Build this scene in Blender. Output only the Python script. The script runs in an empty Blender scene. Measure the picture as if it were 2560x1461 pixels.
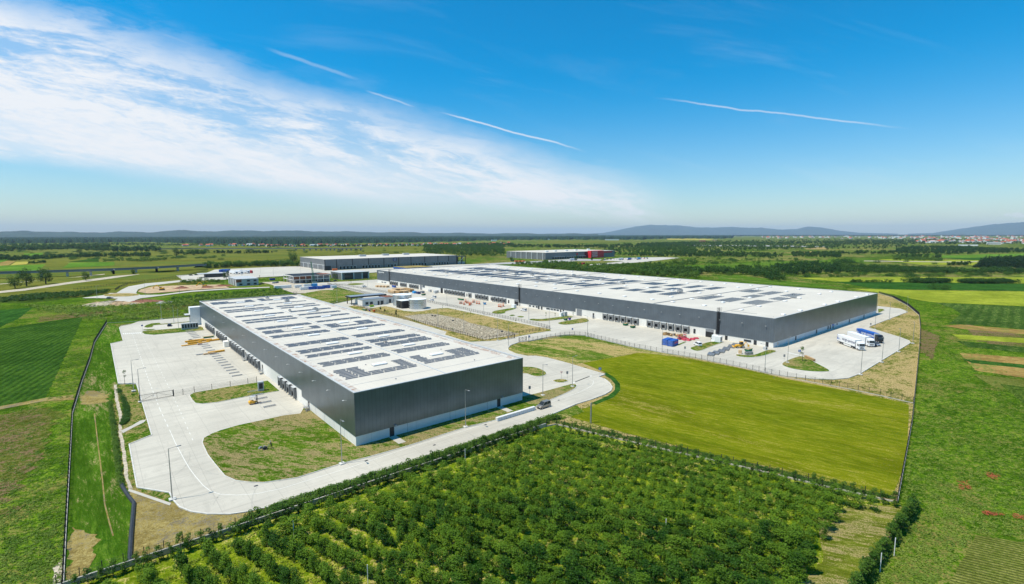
import bpy, math, random
import numpy as np
from mathutils import Vector, Matrix
from mathutils.geometry import tessellate_polygon
S = bpy.context.scene
R_ = math.radians
random.seed(7); rng = np.random.default_rng(11)
# ---------------------------------------------------------------- camera (solved from the two rectangular warehouses)
FOC, PSI, PIT, ROL, HC = 1263.67, 0.875383, 0.113993, -0.0011865, 50.0
_fw = np.array([math.cos(PSI)*math.cos(PIT), math.sin(PSI)*math.cos(PIT), -math.sin(PIT)])
_rt = np.array([math.sin(PSI), -math.cos(PSI), 0.0]); _up = np.cross(_rt, _fw)
_r = _rt*math.cos(ROL)+_up*math.sin(ROL); _u = -_rt*math.sin(ROL)+_up*math.cos(ROL)
cd = bpy.data.cameras.new('camera'); cam = bpy.data.objects.new('camera', cd); S.collection.objects.link(cam)
cd.sensor_width = 36; cd.lens = FOC/2560*36; cd.clip_start = 1; cd.clip_end = 150000
cam.matrix_world = Matrix(((_r[0], _u[0], -_fw[0], 0), (_r[1], _u[1], -_fw[1], 0), (_r[2], _u[2], -_fw[2], HC), (0, 0, 0, 1)))
S.camera = cam
def G(x, y, z=0.0):
    "survey point: photo direction -> ground point at height z"
    d = _fw+_r*(x-1280)/FOC+_u*(730.5-y)/FOC
    t = (z-HC)/d[2]
    return (d[0]*t, d[1]*t)
def first_survey(X, Y):
    "coordinates of the first survey -> this one (same bearing and dip, camera levelled)"
    f, a, b, c = 1271.84, 0.885331, 0.115427, -0.012238
    w = np.array([math.cos(a)*math.cos(b), math.sin(a)*math.cos(b), -math.sin(b)]); r0 = np.array([math.sin(a), -math.cos(a), 0.0]); u0 = np.cross(r0, w)
    r = r0*math.cos(c)+u0*math.sin(c); u = -r0*math.sin(c)+u0*math.cos(c); d = np.array([X, Y, -HC])
    return G(1280+f*(d@r)/(d@w), 730.5-f*(d@u)/(d@w))
def settle(root, x0, y0, x1, y1, to=None, kz=1.0):
    "put a building drawn in first-survey metres on its surveyed footprint"
    if to: X0_, Y0_, X1_, Y1_ = to
    else: (X0_, Y0_), X1_, Y1_ = first_survey(x0, y0), first_survey(x1, y0)[0], first_survey(x0, y1)[1]
    kx, ky = (X1_-X0_)/(x1-x0), (Y1_-Y0_)/(y1-y0); root.scale = (kx, ky, kz); root.location = (X0_-kx*x0, Y0_-ky*y0, 0); return root
def m1(x, y): return (45.01+(x-44.14)*(96.96-45.01)/(95.82-44.14), 111.39+(y-112.76)*(324.18-111.39)/(331.56-112.76))
# ---------------------------------------------------------------- world, sun, exposure
SH = np.array([0.11643, -0.04436]); SH = SH/np.linalg.norm(SH); EL = R_(64.9)
sund = Vector((-SH[0]*math.cos(EL), -SH[1]*math.cos(EL), math.sin(EL)))
sl = bpy.data.lights.new('sun', 'SUN'); sun = bpy.data.objects.new('sun', sl); S.collection.objects.link(sun)
sl.energy = 5.0; sl.angle = R_(0.5); sl.color = (1.0, 0.93, 0.80)
sun.rotation_euler = (-sund).to_track_quat('-Z', 'Y').to_euler()
W = bpy.data.worlds.new('World'); S.world = W; W.use_nodes = True
nt = W.node_tree; nt.nodes.clear()
class NT:
    def __init__(s, nt): s.t = nt
    def n(s, ty, **k):
        o = s.t.nodes.new(ty)
        for a, b in k.items(): setattr(o, a, b)
        return o
    def put(s, sock, v):
        if isinstance(v, bpy.types.NodeSocket): s.t.links.new(v, sock)
        elif isinstance(v, (tuple, list)) and len(v) == 3 and sock.type == 'RGBA': sock.default_value = (*v, 1)
        else: sock.default_value = v
    def m(s, op, a, b=None, c=None, clamp=False):
        o = s.n('ShaderNodeMath', operation=op, use_clamp=clamp); s.put(o.inputs[0], a)
        if b is not None: s.put(o.inputs[1], b)
        if c is not None: s.put(o.inputs[2], c)
        return o.outputs[0]
    def ss(s, v, lo, hi):
        o = s.n('ShaderNodeMapRange', interpolation_type='SMOOTHSTEP'); s.put(o.inputs[0], v); s.put(o.inputs[1], lo); s.put(o.inputs[2], hi)
        return o.outputs[0]
    def mix(s, f, a, b, mode='MIX'):
        o = s.n('ShaderNodeMix', data_type='RGBA', blend_type=mode); s.put(o.inputs[0], f); s.put(o.inputs[6], a); s.put(o.inputs[7], b)
        return o.outputs[2]
    def noise(s, vec, scale, detail=4, rough=.55, dist=0, col=False):
        o = s.n('ShaderNodeTexNoise'); s.put(o.inputs['Vector'], vec); o.inputs['Scale'].default_value = scale
        o.inputs['Detail'].default_value = detail; o.inputs['Roughness'].default_value = rough; o.inputs['Distortion'].default_value = dist
        return o.outputs['Color' if col else 'Fac']
    def comb(s, x, y, z=0.0):
        o = s.n('ShaderNodeCombineXYZ'); s.put(o.inputs[0], x); s.put(o.inputs[1], y); s.put(o.inputs[2], z); return o.outputs[0]
    def sep(s, v):
        o = s.n('ShaderNodeSeparateXYZ'); s.put(o.inputs[0], v); return o.outputs
N = NT(nt)
sky = N.n('ShaderNodeTexSky', sky_type='NISHITA'); sky.sun_disc = False; sky.sun_elevation = EL
sky.sun_rotation = math.atan2(sund.x, sund.y); sky.air_density = 1.0; sky.dust_density = 0.6; sky.ozone_density = 3.0; sky.altitude = 100
geo = N.n('ShaderNodeTexCoord'); dirv = geo.outputs['Generated']
# heading frame: a = to the right, e = upwards, both as tangents around the heading of the drone
def dot(v):
    o = N.n('ShaderNodeVectorMath', operation='DOT_PRODUCT'); N.put(o.inputs[0], dirv); o.inputs[1].default_value = v; return o.outputs['Value']
dz = N.sep(dirv)[2]
df = N.m('MAXIMUM', dot((math.cos(PSI), math.sin(PSI), 0)), .08)
a = N.m('DIVIDE', dot((math.sin(PSI), -math.cos(PSI), 0)), df); e = N.m('DIVIDE', dz, df)
warp = N.noise(N.comb(a, N.m('MULTIPLY', e, 2.0)), 1.6, 5, .6)
wv = N.m('SUBTRACT', warp, .5)
def edge(slope, off):   # signed height over a slanted line
    return N.m('SUBTRACT', e, N.m('ADD', N.m('MULTIPLY', a, slope), off))
# streaks run down to the right
sx = N.m('ADD', N.m('MULTIPLY', a, 1.0), N.m('MULTIPLY', e, -.22)); sy = N.m('ADD', N.m('MULTIPLY', e, 1.0), N.m('MULTIPLY', a, .20))
st1 = N.noise(N.comb(N.m('MULTIPLY', sx, 1.3), N.m('MULTIPLY', sy, 9.0)), 1.5, 8, .62, .7)
st2 = N.noise(N.comb(N.m('MULTIPLY', sx, 3.0), N.m('MULTIPLY', sy, 16.0), .7), 2.2, 7, .6, .5)
st3 = N.noise(N.comb(N.m('MULTIPLY', sx, 7.0), N.m('MULTIPLY', sy, 26.0), 2.1), 3.0, 8, .7, .8)
st = N.m('ADD', N.m('ADD', N.m('MULTIPLY', st1, .48), N.m('MULTIPLY', st2, .30)), N.m('MULTIPLY', st3, .22))
up = N.m('ADD', N.m('ADD', edge(-.30, .165), N.m('MULTIPLY', wv, .16)), N.m('MULTIPLY', N.m('SUBTRACT', st, .5), .22))
lo = N.m('ADD', edge(-.105, .035), N.m('MULTIPLY', wv, .05))
body = N.m('MULTIPLY', N.ss(up, .03, -.06), N.ss(lo, -.005, .035))
body = N.m('MULTIPLY', body, N.ss(a, .36, .20))
thick = N.ss(st, .42, .57)
c1 = N.m('MULTIPLY', body, N.m('ADD', N.m('MULTIPLY', thick, .66), .32))
# dense white band low on the left
bl = edge(-.155, .02)
band = N.m('MULTIPLY', N.ss(N.m('ABSOLUTE', N.m('SUBTRACT', N.m('ADD', bl, N.m('MULTIPLY', wv, .05)), .035)), .075, .01), N.ss(a, .15, -.35))
band = N.m('MULTIPLY', band, .55)
cl = N.m('ADD', c1, N.m('MULTIPLY', band, N.m('SUBTRACT', 1.0, c1)))
# faint veil elsewhere
veil = N.m('MULTIPLY', N.ss(st1, .5, .8), .10)
cl = N.m('MAXIMUM', cl, veil)
def trail(a0, e0, a1, e1, w, k):
    L = math.hypot(a1-a0, e1-e0); ux, uy = (a1-a0)/L, (e1-e0)/L
    pa, pe = N.m('SUBTRACT', a, a0), N.m('SUBTRACT', e, e0)
    t = N.m('ADD', N.m('MULTIPLY', pa, ux), N.m('MULTIPLY', pe, uy))
    n_ = N.noise(N.comb(N.m('MULTIPLY', t, 9.0), 0.0, a0), 1.0, 6)
    d = N.m('ADD', N.m('SUBTRACT', N.m('MULTIPLY', pe, ux), N.m('MULTIPLY', pa, uy)), N.m('MULTIPLY', N.m('SUBTRACT', n_, .5), .012))
    f = N.m('MULTIPLY', N.ss(N.m('ABSOLUTE', d), w, w*.15), N.m('MULTIPLY', N.ss(t, 0.0, L*.25), N.ss(t, L, L*.7)))
    return N.m('MULTIPLY', f, k)
def ae(x, y): return ((x-1280)/FOC*1.03, (585.5-y)/FOC*1.0)
for x0, y0, x1, y1, w, k in [(1085, 285, 1470, 389, .0026, .6), (1600, 258, 2240, 336, .0026, .42), (440, 100, 620, 165, .005, .22), (930, 238, 1070, 286, .003, .35), (700, 140, 950, 225, .005, .2)]:
    cl = N.m('MAXIMUM', cl, trail(*ae(x0, y0), *ae(x1, y1), w, k))
def puff(x, y, rx, ry, k):
    a0, e0 = ae(x, y)
    q = N.m('ADD', N.m('POWER', N.m('ABSOLUTE', N.m('DIVIDE', N.m('SUBTRACT', a, a0), rx)), 2.0), N.m('POWER', N.m('ABSOLUTE', N.m('DIVIDE', N.m('SUBTRACT', e, e0), ry)), 2.0))
    nn = N.noise(N.comb(a, N.m('MULTIPLY', e, 1.5)), 55, 4)
    return N.m('MULTIPLY', N.ss(N.m('ADD', q, N.m('MULTIPLY', nn, 2.6)), 2.2, 1.2), k)
for q in [(1577, 534, .028, .010, .75), (2500, 540, .05, .006, .55), (2140, 558, .06, .004, .3), (1050, 504, .012, .005, .5)]:
    cl = N.m('MAXIMUM', cl, puff(*q))
cl = N.m('MULTIPLY', cl, N.ss(dz, .0, .03))
lift = N.ss(dz, -.04, .30)
tint = N.mix(lift, (1.30, 1.30, 1.22), (.0, 1.04, 1.44))
base = N.mix(1.0, sky.outputs[0], tint, 'MULTIPLY')
col = N.mix(cl, base, (8.0, 8.25, 8.6))
bg = N.n('ShaderNodeBackground'); N.put(bg.inputs[0], col); bg.inputs[1].default_value = 0.10
out = N.n('ShaderNodeOutputWorld'); nt.links.new(bg.outputs[0], out.inputs[0])
S.view_settings.view_transform = 'Standard'; S.view_settings.look = 'None'; S.view_settings.gamma = 1; S.view_settings.exposure = 0.18
S.cycles.max_bounces = 6; S.cycles.volume_bounces = 0; S.cycles.transparent_max_bounces = 12
# ---------------------------------------------------------------- helpers
class MB:
    def __init__(s): s.v = []; s.f = []; s.mi = []
    def add(s, vs, fs, m=0):
        b = len(s.v); s.v += [tuple(p) for p in vs]; s.f += [tuple(b+i for i in f) for f in fs]; s.mi += [m]*len(fs); return s
    def box(s, x0, y0, z0, x1, y1, z1, m=0):
        return s.add([(x0, y0, z0), (x1, y0, z0), (x1, y1, z0), (x0, y1, z0), (x0, y0, z1), (x1, y0, z1), (x1, y1, z1), (x0, y1, z1)],
                     [(0, 3, 2, 1), (4, 5, 6, 7), (0, 1, 5, 4), (1, 2, 6, 5), (2, 3, 7, 6), (3, 0, 4, 7)], m)
    def cyl(s, x, y, z0, z1, r, r2=None, n=10, m=0):
        r2 = r if r2 is None else r2
        vs = [(x+r*math.cos(6.2832*i/n), y+r*math.sin(6.2832*i/n), z0) for i in range(n)]+[(x+r2*math.cos(6.2832*i/n), y+r2*math.sin(6.2832*i/n), z1) for i in range(n)]
        return s.add(vs, [(i, (i+1) % n, n+(i+1) % n, n+i) for i in range(n)]+[tuple(range(n, 2*n)), tuple(range(n-1, -1, -1))], m)
    def tube(s, p, q, r, n=6, m=0, r2=None):
        p, q = Vector(p), Vector(q); d = (q-p).normalized(); a = d.orthogonal().normalized(); b = d.cross(a); r2 = r if r2 is None else r2
        vs = [p+(a*math.cos(6.2832*i/n)+b*math.sin(6.2832*i/n))*r for i in range(n)]+[q+(a*math.cos(6.2832*i/n)+b*math.sin(6.2832*i/n))*r2 for i in range(n)]
        return s.add(vs, [(i, (i+1) % n, n+(i+1) % n, n+i) for i in range(n)]+[tuple(range(n, 2*n)), tuple(range(n-1, -1, -1))], m)
    def extr(s, prof, y0, y1, m=0, y0b=None):  # side profile (x,z), extruded along y
        n = len(prof); vs = [(x, y0, z) for x, z in prof]+[(x, y1, z) for x, z in prof]
        return s.add(vs, [(i, (i+1) % n, n+(i+1) % n, n+i) for i in range(n)]+[tuple(range(n-1, -1, -1)), tuple(range(n, 2*n))], m)
    def frust(s, b, t, m=0):  # b,t=(x0,y0,x1,y1,z)
        x0, y0, x1, y1, z = b; X0, Y0, X1, Y1, Z = t
        return s.add([(x0, y0, z), (x1, y0, z), (x1, y1, z), (x0, y1, z), (X0, Y0, Z), (X1, Y0, Z), (X1, Y1, Z), (X0, Y1, Z)],
                     [(0, 3, 2, 1), (4, 5, 6, 7), (0, 1, 5, 4), (1, 2, 6, 5), (2, 3, 7, 6), (3, 0, 4, 7)], m)
    def flat(s, pts, z, m=0):
        t = tessellate_polygon([[Vector((p[0], p[1], 0)) for p in pts]])
        fs = []
        for f in t:
            A, B, C = (pts[i] for i in f)
            if (B[0]-A[0])*(C[1]-A[1])-(B[1]-A[1])*(C[0]-A[0]) < 0: f = f[::-1]
            fs.append(tuple(f))
        return s.add([(p[0], p[1], z) for p in pts], fs, m)
    def side(s, pts, z0, z1, m=0):
        n = len(pts); return s.add([(p[0], p[1], z0) for p in pts]+[(p[0], p[1], z1) for p in pts], [(i, (i+1) % n, n+(i+1) % n, n+i) for i in range(n)], m)
    def obj(s, name, mats, parent=None, loc=None, smooth=False, bev=0):
        me = bpy.data.meshes.new(name); me.from_pydata(s.v, [], s.f)
        mats = mats if isinstance(mats, (list, tuple)) else [mats]
        for q in mats: me.materials.append(q)
        if len(mats) > 1: me.polygons.foreach_set('material_index', s.mi)
        if smooth: me.polygons.foreach_set('use_smooth', [True]*len(s.f))
        me.update(); o = bpy.data.objects.new(name, me); S.collection.objects.link(o)
        if parent: o.parent = parent
        if loc: o.location = loc
        if bev:
            bm = o.modifiers.new('bevel', 'BEVEL'); bm.width = bev; bm.segments = 2; bm.limit_method = 'ANGLE'
        return o
def tag(o, label=None, cat=None, group=None, kind=None):
    for k, v in (('label', label), ('category', cat), ('group', group), ('kind', kind)):
        if v: o[k] = v
    return o
def thing(name, label, cat, loc=(0, 0, 0), rz=0, group=None):
    o = bpy.data.objects.new(name, None); S.collection.objects.link(o); o.location = loc; o.rotation_euler = (0, 0, rz)
    return tag(o, label, cat, group)
def dup(root, loc, rz=0, label=None, group=None, sc=None):
    r = root.copy(); S.collection.objects.link(r); r.location = loc; r.rotation_euler = (0, 0, rz)
    if sc: r.scale = sc if isinstance(sc, (tuple, list)) else (sc,)*3
    if label: r['label'] = label
    if group: r['group'] = group
    for ch in root.children:
        c = ch.copy(); S.collection.objects.link(c); c.parent = r
        for g in ch.children:
            d = g.copy(); S.collection.objects.link(d); d.parent = c
    return r
def np_mesh(name, V, k, mat, parent=None, smooth=False):
    "V: (nfaces*k,3) loose faces of k corners"
    n = len(V)//k; me = bpy.data.meshes.new(name); me.vertices.add(len(V)); me.vertices.foreach_set('co', V.astype(np.float32).ravel())
    me.loops.add(len(V)); me.loops.foreach_set('vertex_index', np.arange(len(V), dtype=np.int32))
    me.polygons.add(n); me.polygons.foreach_set('loop_start', np.arange(0, len(V), k, dtype=np.int32)); me.materials.append(mat); me.update(calc_edges=True)
    o = bpy.data.objects.new(name, me); S.collection.objects.link(o)
    if parent: o.parent = parent
    return o
# ---------------------------------------------------------------- materials
def newmat(name):
    m = bpy.data.materials.new(name); m.use_nodes = True; t = NT(m.node_tree); t.b = m.node_tree.nodes['Principled BSDF']
    t.pos = t.n('ShaderNodeTexCoord').outputs['Object']; return m, t
def setb(t, **k):
    for a, v in k.items(): t.put(t.b.inputs[a.replace('_', ' ')], v)
def bump(t, h, st, dist):
    o = t.n('ShaderNodeBump'); t.put(o.inputs['Height'], h); o.inputs['Strength'].default_value = st; o.inputs['Distance'].default_value = dist
    t.t.links.new(o.outputs[0], t.b.inputs['Normal'])
def sc(c, k): return tuple(min(1, x*k) for x in c)
def pm(name, col, rough=.6, metal=0, var=.18, scale=1.2, bmp=0):
    m, t = newmat(name)
    n = t.noise(t.pos, scale, 6, .6); f = t.ss(n, .3, .7)
    setb(t, Base_Color=t.mix(f, sc(col, 1-var), sc(col, 1+var)), Roughness=rough, Metallic=metal)
    if bmp: bump(t, t.noise(t.pos, scale*6, 4), .6, bmp)
    return m
def gmat(name, cols, large=.02, mid=.18, fine=1.6, dry=None, rows=None, rs=.5, stretch=None, blot=.5, patch=.35):
    "grass or crop: cols=(dark, mid, light); dry=(colour, amount); rows=(angle, period)"
    cols = [(c[0]*.93, c[1]*.93, c[2]*.6) for c in cols]
    m, t = newmat(name); p = t.pos
    x, y, z = t.sep(p)
    if stretch:
        an, k = stretch; ca, sa = math.cos(an), math.sin(an)
        u = t.m('ADD', t.m('MULTIPLY', x, ca*k), t.m('MULTIPLY', y, sa*k)); v = t.m('SUBTRACT', t.m('MULTIPLY', y, ca), t.m('MULTIPLY', x, sa)); q = t.comb(u, v)
    else: q = t.comb(x, y)
    nl = t.noise(q, large, 5, .6, .4); nm = t.noise(q, mid, 6, .7, .3); nf = t.noise(q if stretch else p, fine*.55, 4, .75, .4); nn = t.noise(p, fine*2.2, 3, .7)
    w = t.m('ADD', t.m('MULTIPLY', nf, .6), t.m('MULTIPLY', nn, .4))
    f1 = t.ss(t.m('ADD', t.m('MULTIPLY', nm, .6), t.m('MULTIPLY', nl, .4)), .42, .58)
    c = t.mix(f1, cols[0], cols[1])
    c = t.mix(t.m('MULTIPLY', t.ss(w, .47, .60), .85), c, cols[2])
    c = t.mix(t.m('MULTIPLY', t.ss(w, .49, .38), blot), c, sc(cols[0], .38))
    c = t.mix(t.m('MULTIPLY', t.ss(t.noise(q, large*1.7, 6, .7, 1.0), .47, .60), .55), c, sc(cols[0], .62))
    pt = t.noise(q, mid*1.7, 5, .6, .8); c = t.mix(t.m('MULTIPLY', t.ss(pt, .51, .60), patch), c, sc(cols[0], .5))
    if dry:
        dc, amt = dry; d = t.ss(t.m('ADD', t.m('ADD', t.m('MULTIPLY', nl, .45), t.m('MULTIPLY', nm, .55)), t.m('MULTIPLY', t.m('SUBTRACT', w, .5), .9)), .64-amt*.30, .72-amt*.30)
        c = t.mix(t.m('MULTIPLY', d, .85), c, t.mix(t.ss(nn, .35, .65), sc(dc, .55), sc(dc, 1.3)))
    h = w
    if rows:
        an, per = rows; ca, sa = math.cos(an), math.sin(an)
        v = t.m('SUBTRACT', t.m('MULTIPLY', y, ca), t.m('MULTIPLY', x, sa)); v = t.m('ADD', v, t.m('MULTIPLY', t.m('SUBTRACT', nm, .5), per*.35))
        s_ = t.m('SINE', t.m('MULTIPLY', v, 6.2832/per)); f = t.ss(s_, -.6, .7)
        c = t.mix(t.m('MULTIPLY', f, rs), c, sc(cols[0], .5)); h = t.m('ADD', w, t.m('MULTIPLY', s_, .35))
    setb(t, Base_Color=c, Roughness=.95); t.b.inputs['Specular IOR Level'].default_value = 0
    bump(t, h, 1.0, .5)
    return m
def leafmat(name, c0, c1, c2, big=.05):
    m, t = newmat(name); g = t.n('ShaderNodeNewGeometry'); oi = t.n('ShaderNodeObjectInfo')
    n = t.noise(g.outputs['Position'], big, 3); r = g.outputs['Random Per Island']
    c = t.mix(r, c0, c1); c = t.mix(t.m('MULTIPLY', t.ss(t.m('ADD', n, t.m('MULTIPLY', oi.outputs['Random'], .3)), .45, .85), .8), c, c2)
    setb(t, Base_Color=c, Roughness=.55); t.b.inputs['Specular IOR Level'].default_value = .12
    tr = t.n('ShaderNodeBsdfTranslucent'); t.put(tr.inputs[0], t.mix(.5, c, (.12, .25, .01)))
    mx = t.n('ShaderNodeMixShader'); mx.inputs[0].default_value = .28
    l = t.t.links; l.new(t.b.outputs[0], mx.inputs[1]); l.new(tr.outputs[0], mx.inputs[2]); l.new(mx.outputs[0], t.t.nodes['Material Output'].inputs[0])
    return m
def concrete(name, col, slab=5.0, stain=.5, warm=(.42, .38, .28)):
    m, t = newmat(name); x, y, z = t.sep(t.pos); p = t.pos
    nl = t.noise(p, .035, 6, .65, .6); nf = t.noise(p, .9, 6, .7); ns = t.noise(t.comb(t.m('MULTIPLY', x, .12), y), .35, 6, .7, .8)
    c = t.mix(t.ss(nl, .35, .7), sc(col, .88), sc(col, 1.06)); c = t.mix(t.m('MULTIPLY', t.ss(nf, .35, .75), .35), c, sc(col, .8))
    c = t.mix(t.m('MULTIPLY', t.ss(ns, .47, .66), stain*.55), c, sc(col, .70)); c = t.mix(t.m('MULTIPLY', t.ss(t.noise(t.comb(t.m('MULTIPLY', x, .5), t.m('MULTIPLY', y, .08)), .5, 7, .75, 2.5), .54, .64), stain*.30), c, sc(col, .62))
    c = t.mix(t.m('MULTIPLY', t.ss(t.noise(p, .12, 7, .7, 1.5), .62, .74), stain*.55), c, warm)
    def line(v, per, w):
        fr = t.m('PINGPONG', v, per/2); return t.m('LESS_THAN', fr, w)
    j = t.m('MAXIMUM', line(x, slab, .05), line(y, slab, .05)) if slab else 0.0
    bl = t.noise(t.comb(t.m('SNAP', x, slab or 5), t.m('SNAP', y, slab or 5)), 3.1, 0)
    if slab: c = t.mix(t.m('MULTIPLY', t.ss(bl, .35, .65), .10), c, sc(col, .6)); c = t.mix(t.m('MULTIPLY', j, .38), c, sc(col, .45))
    setb(t, Base_Color=c, Roughness=.85); bump(t, nf, .3, .03)
    return m
def cladding(name, col, metal, rough, per=1.0):
    m, t = newmat(name); x, y, z = t.sep(t.pos); v = t.m('ADD', x, y)
    nl = t.noise(t.pos, .25, 4); s_ = t.m('PINGPONG', v, per/2); jn = t.m('LESS_THAN', s_, .035)
    pan = t.noise(t.comb(t.m('SNAP', v, per), 0.0), 2.3, 0)
    c = t.mix(t.ss(nl, .3, .7), sc(col, .9), sc(col, 1.1)); c = t.mix(t.m('MULTIPLY', t.ss(pan, .3, .7), .2), c, sc(col, .82)); c = t.mix(t.m('MULTIPLY', jn, .5), c, sc(col, .45))
    rb = t.m('SINE', t.m('MULTIPLY', v, 6.2832/.2))
    setb(t, Base_Color=c, Metallic=metal, Roughness=t.m('ADD', t.m('MULTIPLY', pan, .04), rough-.02)); bump(t, t.m('ADD', t.m('MULTIPLY', rb, .4), t.noise(t.pos, 7, 3)), .25, .03)
    return m
M = {}
M['conc'] = concrete('yard_concrete', (.515, .475, .395), stain=1.0); M['conc2'] = concrete('road_concrete', (.49, .455, .385), 0, .5); M['plinth'] = concrete('plinth_concrete', (.72, .72, .71), 12, .45, (.4, .4, .38))
M['asph'] = concrete('pale_asphalt', (.36, .35, .33), 0, .5); M['gravel'] = pm('gravel', (.42, .36, .27), .95, 0, .35, 1.5, .1)
M['white'] = pm('white_paint', (.78, .78, .76), .5, 0, .05); M['wallw'] = concrete('white_wall_panel', (.80, .765, .70), 0, .3)
M['kerb'] = pm('kerb_stone', (.55, .53, .48), .85, 0, .15); M['line'] = pm('road_paint', (.66, .64, .58), .6, 0, .06, 3)
M['cladS'] = cladding('silver_cladding', (.145, .185, .225), .75, .34); M['cladD'] = cladding('sunward_cladding', (.115, .135, .155), .25, .5); M['cladG'] = cladding('grey_cladding', (.20, .205, .215), .3, .5, 3.0)
M['dark'] = pm('dark_metal', (.035, .037, .04), .5, .3, .2); M['steel'] = pm('galvanised_steel', (.42, .43, .44), .4, .7, .15, 2); M['grey'] = pm('grey_paint', (.22, .225, .23), .6, 0, .12)
M['shelt'] = pm('dock_curtain', (.16, .165, .165), .8, 0, .15); M['black'] = pm('black_rubber', (.012, .012, .013), .7, 0, .2); M['lgrey'] = pm('light_grey_paint', (.45, .46, .46), .55, 0, .1)
M['glass'] = pm('window_glass', (.03, .04, .05), .08, .0, .1); M['red'] = pm('red_paint', (.70, .02, .03), .5); M['blue'] = pm('blue_paint', (.015, .09, .38), .5, 0, .2); M['sky'] = pm('light_blue_paint', (.03, .28, .62), .5)
M['yellow'] = pm('yellow_steel', (.75, .38, .02), .5, 0, .15, 3); M['orange'] = pm('orange_paint', (.75, .16, .03), .5); M['green'] = pm('green_tarp', (.01, .17, .08), .6, 0, .25); M['lime'] = pm('lime_plastic', (.25, .55, .02), .5)
M['wood'] = pm('timber', (.42, .26, .11), .8, 0, .35, 3); M['woodp'] = pm('pale_timber', (.62, .43, .24), .8, 0, .25, 3); M['bark'] = pm('bark', (.07, .05, .035), .9, 0, .3, 4); M['brown'] = pm('brick_brown', (.22, .08, .04), .8, 0, .3)
M['purple'] = pm('purple_plastic', (.07, .03, .4), .5); M['rock'] = pm('rubble_stone', (.40, .34, .24), .9, 0, .45, 1.6, .05); M['soil'] = pm('bare_soil', (.42, .29, .16), .95, 0, .35, .25, .1)
M['sand'] = None; M['roofr'] = pm('red_roof_tiles', (.45, .10, .05), .8, 0, .35, .01); M['dblue'] = pm('navy_paint', (.01, .03, .12), .35); M['skin'] = pm('skin', (.5, .3, .2), .6)
M['silver'] = pm('silver_car_paint', (.45, .46, .48), .25, .6, .05); M['beige'] = pm('taupe_car_paint', (.30, .27, .23), .3, .5, .05); M['carblk'] = pm('dark_car_paint', (.02, .022, .03), .2, .3, .05); M['truckw'] = pm('white_truck_paint', (.82, .82, .82), .35, 0, .03)
def pvmat(c0=(.085, .088, .098), nm='solar_glass'):
    m, t = newmat(nm); x, y, z = t.sep(t.pos); l = t.m('LESS_THAN', t.m('PINGPONG', x, .5), .03)
    setb(t, Base_Color=t.mix(t.m('MULTIPLY', l, .6), c0, (.25, .25, .27)), Roughness=.35); return m
M['pv'] = pvmat(); M['pv2'] = pvmat((.030, .030, .034), 'dark_solar_glass')
def roofmat():
    m, t = newmat('roof_membrane'); x, y, z = t.sep(t.pos); c0 = (.57, .522, .44)
    c = t.mix(t.ss(t.noise(t.pos, .05, 5, .6), .35, .7), sc(c0, .93), sc(c0, 1.04))
    c = t.mix(t.m('MULTIPLY', t.ss(t.noise(t.comb(x, t.m('MULTIPLY', y, .2)), .5, 6, .7), .5, .8), .35), c, (.40, .385, .35))
    c = t.mix(t.m('MULTIPLY', t.m('MAXIMUM', t.m('LESS_THAN', t.m('PINGPONG', x, .95), .035), t.m('LESS_THAN', t.m('PINGPONG', y, 6.0), .05)), .22), c, (.22, .22, .21))
    setb(t, Base_Color=c, Roughness=.7); return m
M['roof'] = roofmat()
def stainmat():
    m, t = newmat('dusty_gutter'); n = t.noise(t.pos, .35, 6, .7, 1.0)
    c = t.mix(t.ss(n, .42, .68), (.52, .50, .45), (.30, .17, .11)); setb(t, Base_Color=c, Roughness=.9); return m
M['gutter'] = stainmat()
# vegetation tones
gr = dict(lush=((.040, .100, .010), (.080, .165, .015), (.16, .25, .03)), mow=((.08, .155, .015), (.125, .205, .018), (.19, .26, .03)))
M['sand'] = gmat('sandy_soil', ((.30, .225, .11), (.41, .32, .165), (.50, .41, .25)), .06, .35, 2.6, dry=((.20, .17, .12), .40), blot=.45, patch=.3)
M['g_base'] = gmat('meadow_ground', gr['lush'], .008, .06, .9, dry=((.27, .21, .08), .46), blot=.7, patch=.8)
M['g_out'] = gmat('rough_grass', ((.045, .115, .010), (.095, .185, .014), (.20, .29, .035)), .016, .10, 1.3, dry=((.20, .17, .05), .36), blot=.9, patch=.45)
M['g_crop'] = gmat('dark_green_crop', ((.028, .085, .018), (.050, .120, .022), (.090, .165, .035)), .02, .15, 1.5, rows=(R_(75), 2.4), rs=.34, blot=.8)
M['g_crop2'] = gmat('deep_green_crop', ((.022, .085, .02), (.035, .11, .025), (.07, .16, .04)), .02, .2, 1.2, rows=(R_(75), 6), rs=.25)
M['g_olive'] = gmat('mown_olive_field', ((.115, .155, .008), (.185, .205, .012), (.25, .25, .03)), .03, .08, 1.8, dry=((.30, .24, .06), .22), stretch=(R_(103), .22), blot=.25, patch=.15)
M['g_verge'] = gmat('dry_verge', ((.12, .15, .03), (.19, .18, .05), (.34, .28, .12)), .04, .25, 1.4, dry=((.42, .31, .14), .66), blot=.5)
M['g_strip'] = gmat('striped_scrub', ((.075, .15, .015), (.13, .185, .03), (.25, .26, .08)), .03, .12, 1.4, dry=((.42, .31, .13), .52), stretch=(R_(103), .25), blot=.5)
M['g_lawn'] = gmat('patchy_lawn', ((.07, .15, .012), (.11, .19, .02), (.24, .27, .06)), .05, .35, 2.2, dry=((.30, .23, .11), .62), stretch=(R_(120), .4), blot=.55)
M['g_isl'] = gmat('island_grass', ((.06, .14, .015), (.10, .18, .02), (.20, .25, .05)), .08, .5, 2.2, dry=((.32, .24, .10), .52), blot=.6)
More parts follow.
